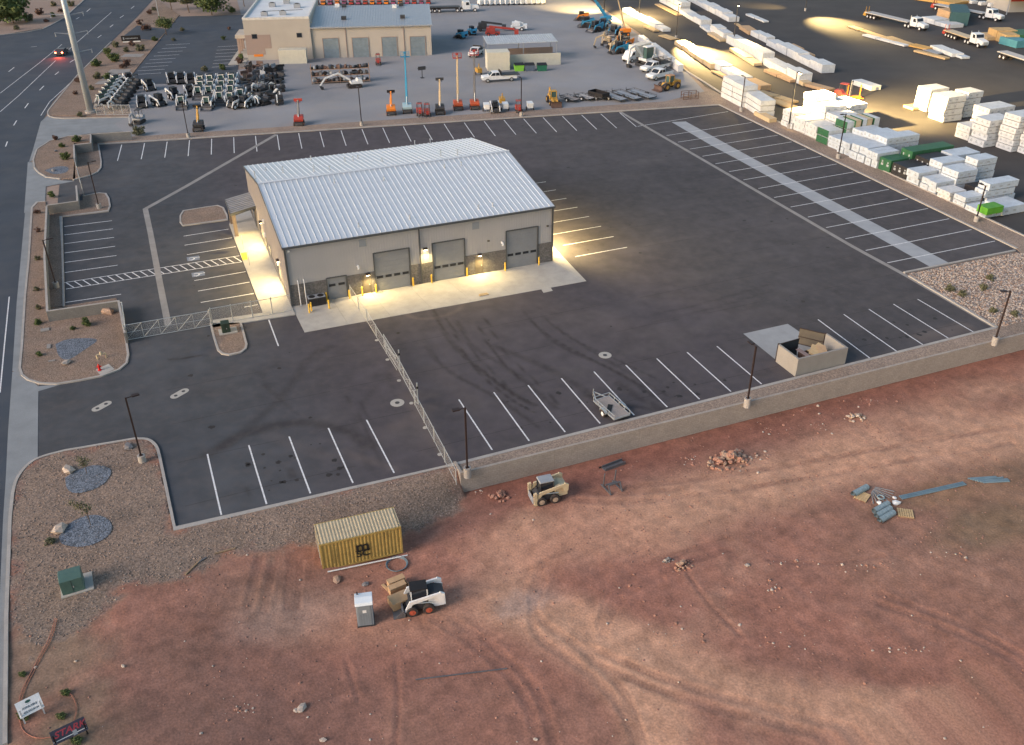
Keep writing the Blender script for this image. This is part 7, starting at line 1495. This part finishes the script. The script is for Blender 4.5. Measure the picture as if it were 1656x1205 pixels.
rowb((1243, 105), (1302, 136), 3.0, 2.0, W_, 'tall white bundle in the row with tan fronts'); rowb((1241, 116), (1284, 134), 2.2, .7, ply, 'tan low bundle in front of the tall white row'); rowb((1285, 128), (1306, 140), 2.0, .8, cream, 'cream low bundle between the rows'); rowb((1308, 139), (1345, 149), 2.4, .8, ply, 'tan topped bundle ending that row')
rowb((1384, 136), (1417, 147), 2.4, .9, W_, 'white bundle behind the red forklift'); rowb((1210, 25), (1239, 37), 1.6, .5, W_, 'thin white board pack lying alone at the top'); rowb((1211, 136), (1237, 148), 2.4, 1.2, ply, 'tan topped bundle behind the tall white blocks')
rowb((1228, 150), (1285, 168), 2.0, .5, wood, 'flat bare board bundle behind the strip, far one'); rowb((1222, 154), (1283, 176), 2.0, .35, wood, 'flat bare board bundle behind the strip, near one')
rowb((1176, 156), (1211, 174), 3.0, 1.0, W_, 'bundle of the tallest white strip block', n=4); rowb((1212, 171), (1240, 189), 3.0, .95, W_, 'bundle of the white block right of the light pole', n=3); rowb((1225, 186), (1250, 199), 1.5, .8, cream, 'small cream bundle at the foot of the white block')
rowb((1375, 44), (1432, 63), 2.0, .35, wood, 'bare lumber pack in the row below the first semi truck'); rowb((1398, 58), (1466, 76), 1.6, .5, W_, 'thin white pack below the bare lumber row'); rowb((1434, 62), (1470, 74), 3.0, .5, wood, 'bare lumber pack ending the row below the first semi')
rowb((1474, 74), (1505, 81), 3.0, .5, M('orange_wood', (.50, .30, .10), .8), 'orange bare lumber pack'); rowb((1480, 84), (1532, 97), 1.5, .6, wood, 'long tan pack at the near right of the lumber row'); rowb((1512, 78), (1548, 93), 3.0, .9, W_, 'white pack at the right end of the lumber row'); rowb((1540, 88), (1562, 96), 2.0, .5, wrapb, 'blue-white pack at the very end of the lumber row'); rowb((1497, 81), (1522, 88), 2.0, .3, lgrey, 'grey slatted pack in the lumber row')
rowb((1500, 34), (1545, 46), 5.0, 1.2, W_, 'white block of the group between the semi trucks', n=1); rowb((1524, 29), (1544, 36), 4, 2.4, ply, 'tan topped block between the semi trucks'); rowb((1545, 24), (1549, 42), 4.5, 3.0, M('dark_teal_wrap', (.03, .08, .09), .6), 'dark teal block between the semi trucks')
rowb((1590, 58), (1610, 66), 4, .8, wood, 'bare pack left of the coloured block'); rowb((1612, 60), (1640, 72), 5, 2.6, M('tan_orange', (.50, .33, .15), .8), 'tan orange block at the right edge'); rowb((1625, 70), (1654, 78), 4, 1.6, M('teal_wrap', (.08, .25, .30), .6), 'teal and white block at the right edge'); rowb((1640, 62), (1662, 72), 5, 2.4, green, 'green block at the right edge')
rowb((1490, -2), (1555, 8), 8, .8, M('orange_wood', (.50, .30, .10), .8), 'orange bare lumber pack at the top right'); 
for i in range(6): rowb((1555+i*15, 3+i*2.4), (1561+i*15, 4.5+i*2.4), 2.0, 1.0, W_, f'small white block, {ORD[i]} of the line at the top right')
p = at(1385, 160, .03); fo = forklift('red and orange forklift with raised forks in the lumber yard', redm); fo.location = (p.x-2, p.y+1.5, .03); fo.rotation_euler = (0, 0, R(-60)); fo.scale = (1.3,)*3
t = thing('fork_trailer', 'orange steel cradle with two uprights beside the red forklift', 'cradle', (p.x-.5, p.y+.5, .03), R(-25)); MB().box(-1.4, 1.4, -.6, .6, .3, .5).build('frame', orange, t)
for x in (-1.2, 1.2): MB().box(x-.08, x+.08, -.1, .1, .5, 2.6).build('upright', orange, t); MB().box(x-.6, x+.6, -.9, -.75, .2, .3).build('foot', orange, t)
# buildings at the top right edge
p = at(1640, 22, .03); t = thing('lumber_office', 'low tan building with pale canopy and red stripe at the top right corner', 'building', (p.x, p.y+2, 0), R(-18)); MB().box(0, 30, 0, 12, 0, 5).build('wall', stucco, t); MB().box(-3, 30, -4, -.01, 4.2, 4.6).build('canopy_roof', whitem, t); MB().box(-.02, 30, -.05, -.011, 2.8, 3.6).build('red_stripe', redm, t)
for x in (-2.5, 4, 10): MB().box(x-.1, x+.1, -3.6, -3.4, 0, 4.19).build('post', lgrey, t)
MB().box(-.01, 30.1, -.02, 12.1, 5.001, 5.3).build('roof', conc, t)
# ------------------------------------------------------------------ flood lights of the lumber yard
def flood(px, py, h, targets, lab, z=.03, t=None, power=9000, spot=70, vis=True, hc=(1, .69, .27)):
    p = at(px, py, z); t = thing('flood_light_pole', lab, 'light pole', (p.x, p.y, z)); MB().cyl((0, 0, -.1), (0, 0, .8), .3, n=14).build('base', kerbm, t); MB().cyl((0, 0, .8), (0, 0, h), .13, .08, n=8).build('pole', dgrey, t)
    for i, (tx, ty, pw) in enumerate(targets):
        q = at(tx, ty, .5); d = q-Vector((p.x, p.y, h)); a = Vector((d.x, d.y, 0)).normalized(); hp = a*.7+Vector((0, 0, h-.1))
        hd = MB().bar(a*.05+Vector((0, 0, h-.12)), a*.5+Vector((0, 0, h-.08)), .06).bar(a*.45+Vector((0, 0, h)), a*.85+Vector((0, 0, h-.2)), .42, .14).build('lamp_head', black, t)
        c_ = a*.70+Vector((0, 0, h-.28)); MB().bar(c_-a*.14+Vector((0, 0, .07)), c_+a*.14-Vector((0, 0, .07)), .3, .03).build('lamp_lens', lampm, hd)
        lamp('flood_light', c_+a*.1-Vector((0, 0, .12)), Vector((q.x-p.x, q.y-p.y, .5)), pw, hc, spot=spot, size=.25, parent=t).data.spot_blend = 1
KW = 1.35
flood(1275, 208, hgt(1275, 208, 117), ((1330, 185, 20000*KW), (1405, 186, 230000*KW), (1490, 185, 26000*KW), (1310, 200, 7000*KW)), 'tall flood light pole beside the brightly lit white stacks')
flood(1033, 32, 7.0, ((1040, 44, 6000*KW),), 'pale flood light pole in the glowing lumber row', spot=90)
flood(1093, 63, 8.0, ((1124, 78, 150000*KW), (1142, 88, 150000*KW)), 'flood light pole hidden in the glare of the brightest lumber row', spot=46)
flood(976, 26, 12.0, ((1020, 28, 60000*KW), (940, 12, 36000*KW), (1030, 20, 40000*KW)), 'tall flood light pole behind the blue boom lift')
flood(1302, 18, 12.0, ((1345, 33, 110000*KW), (1400, 47, 30000*KW), (1240, 8, 10000*KW)), 'tall flood light pole in the open lumber yard', spot=46)
flood(1186, 72, 9.0, ((1205, 88, 14000*KW),), 'flood light pole among the middle lumber rows')
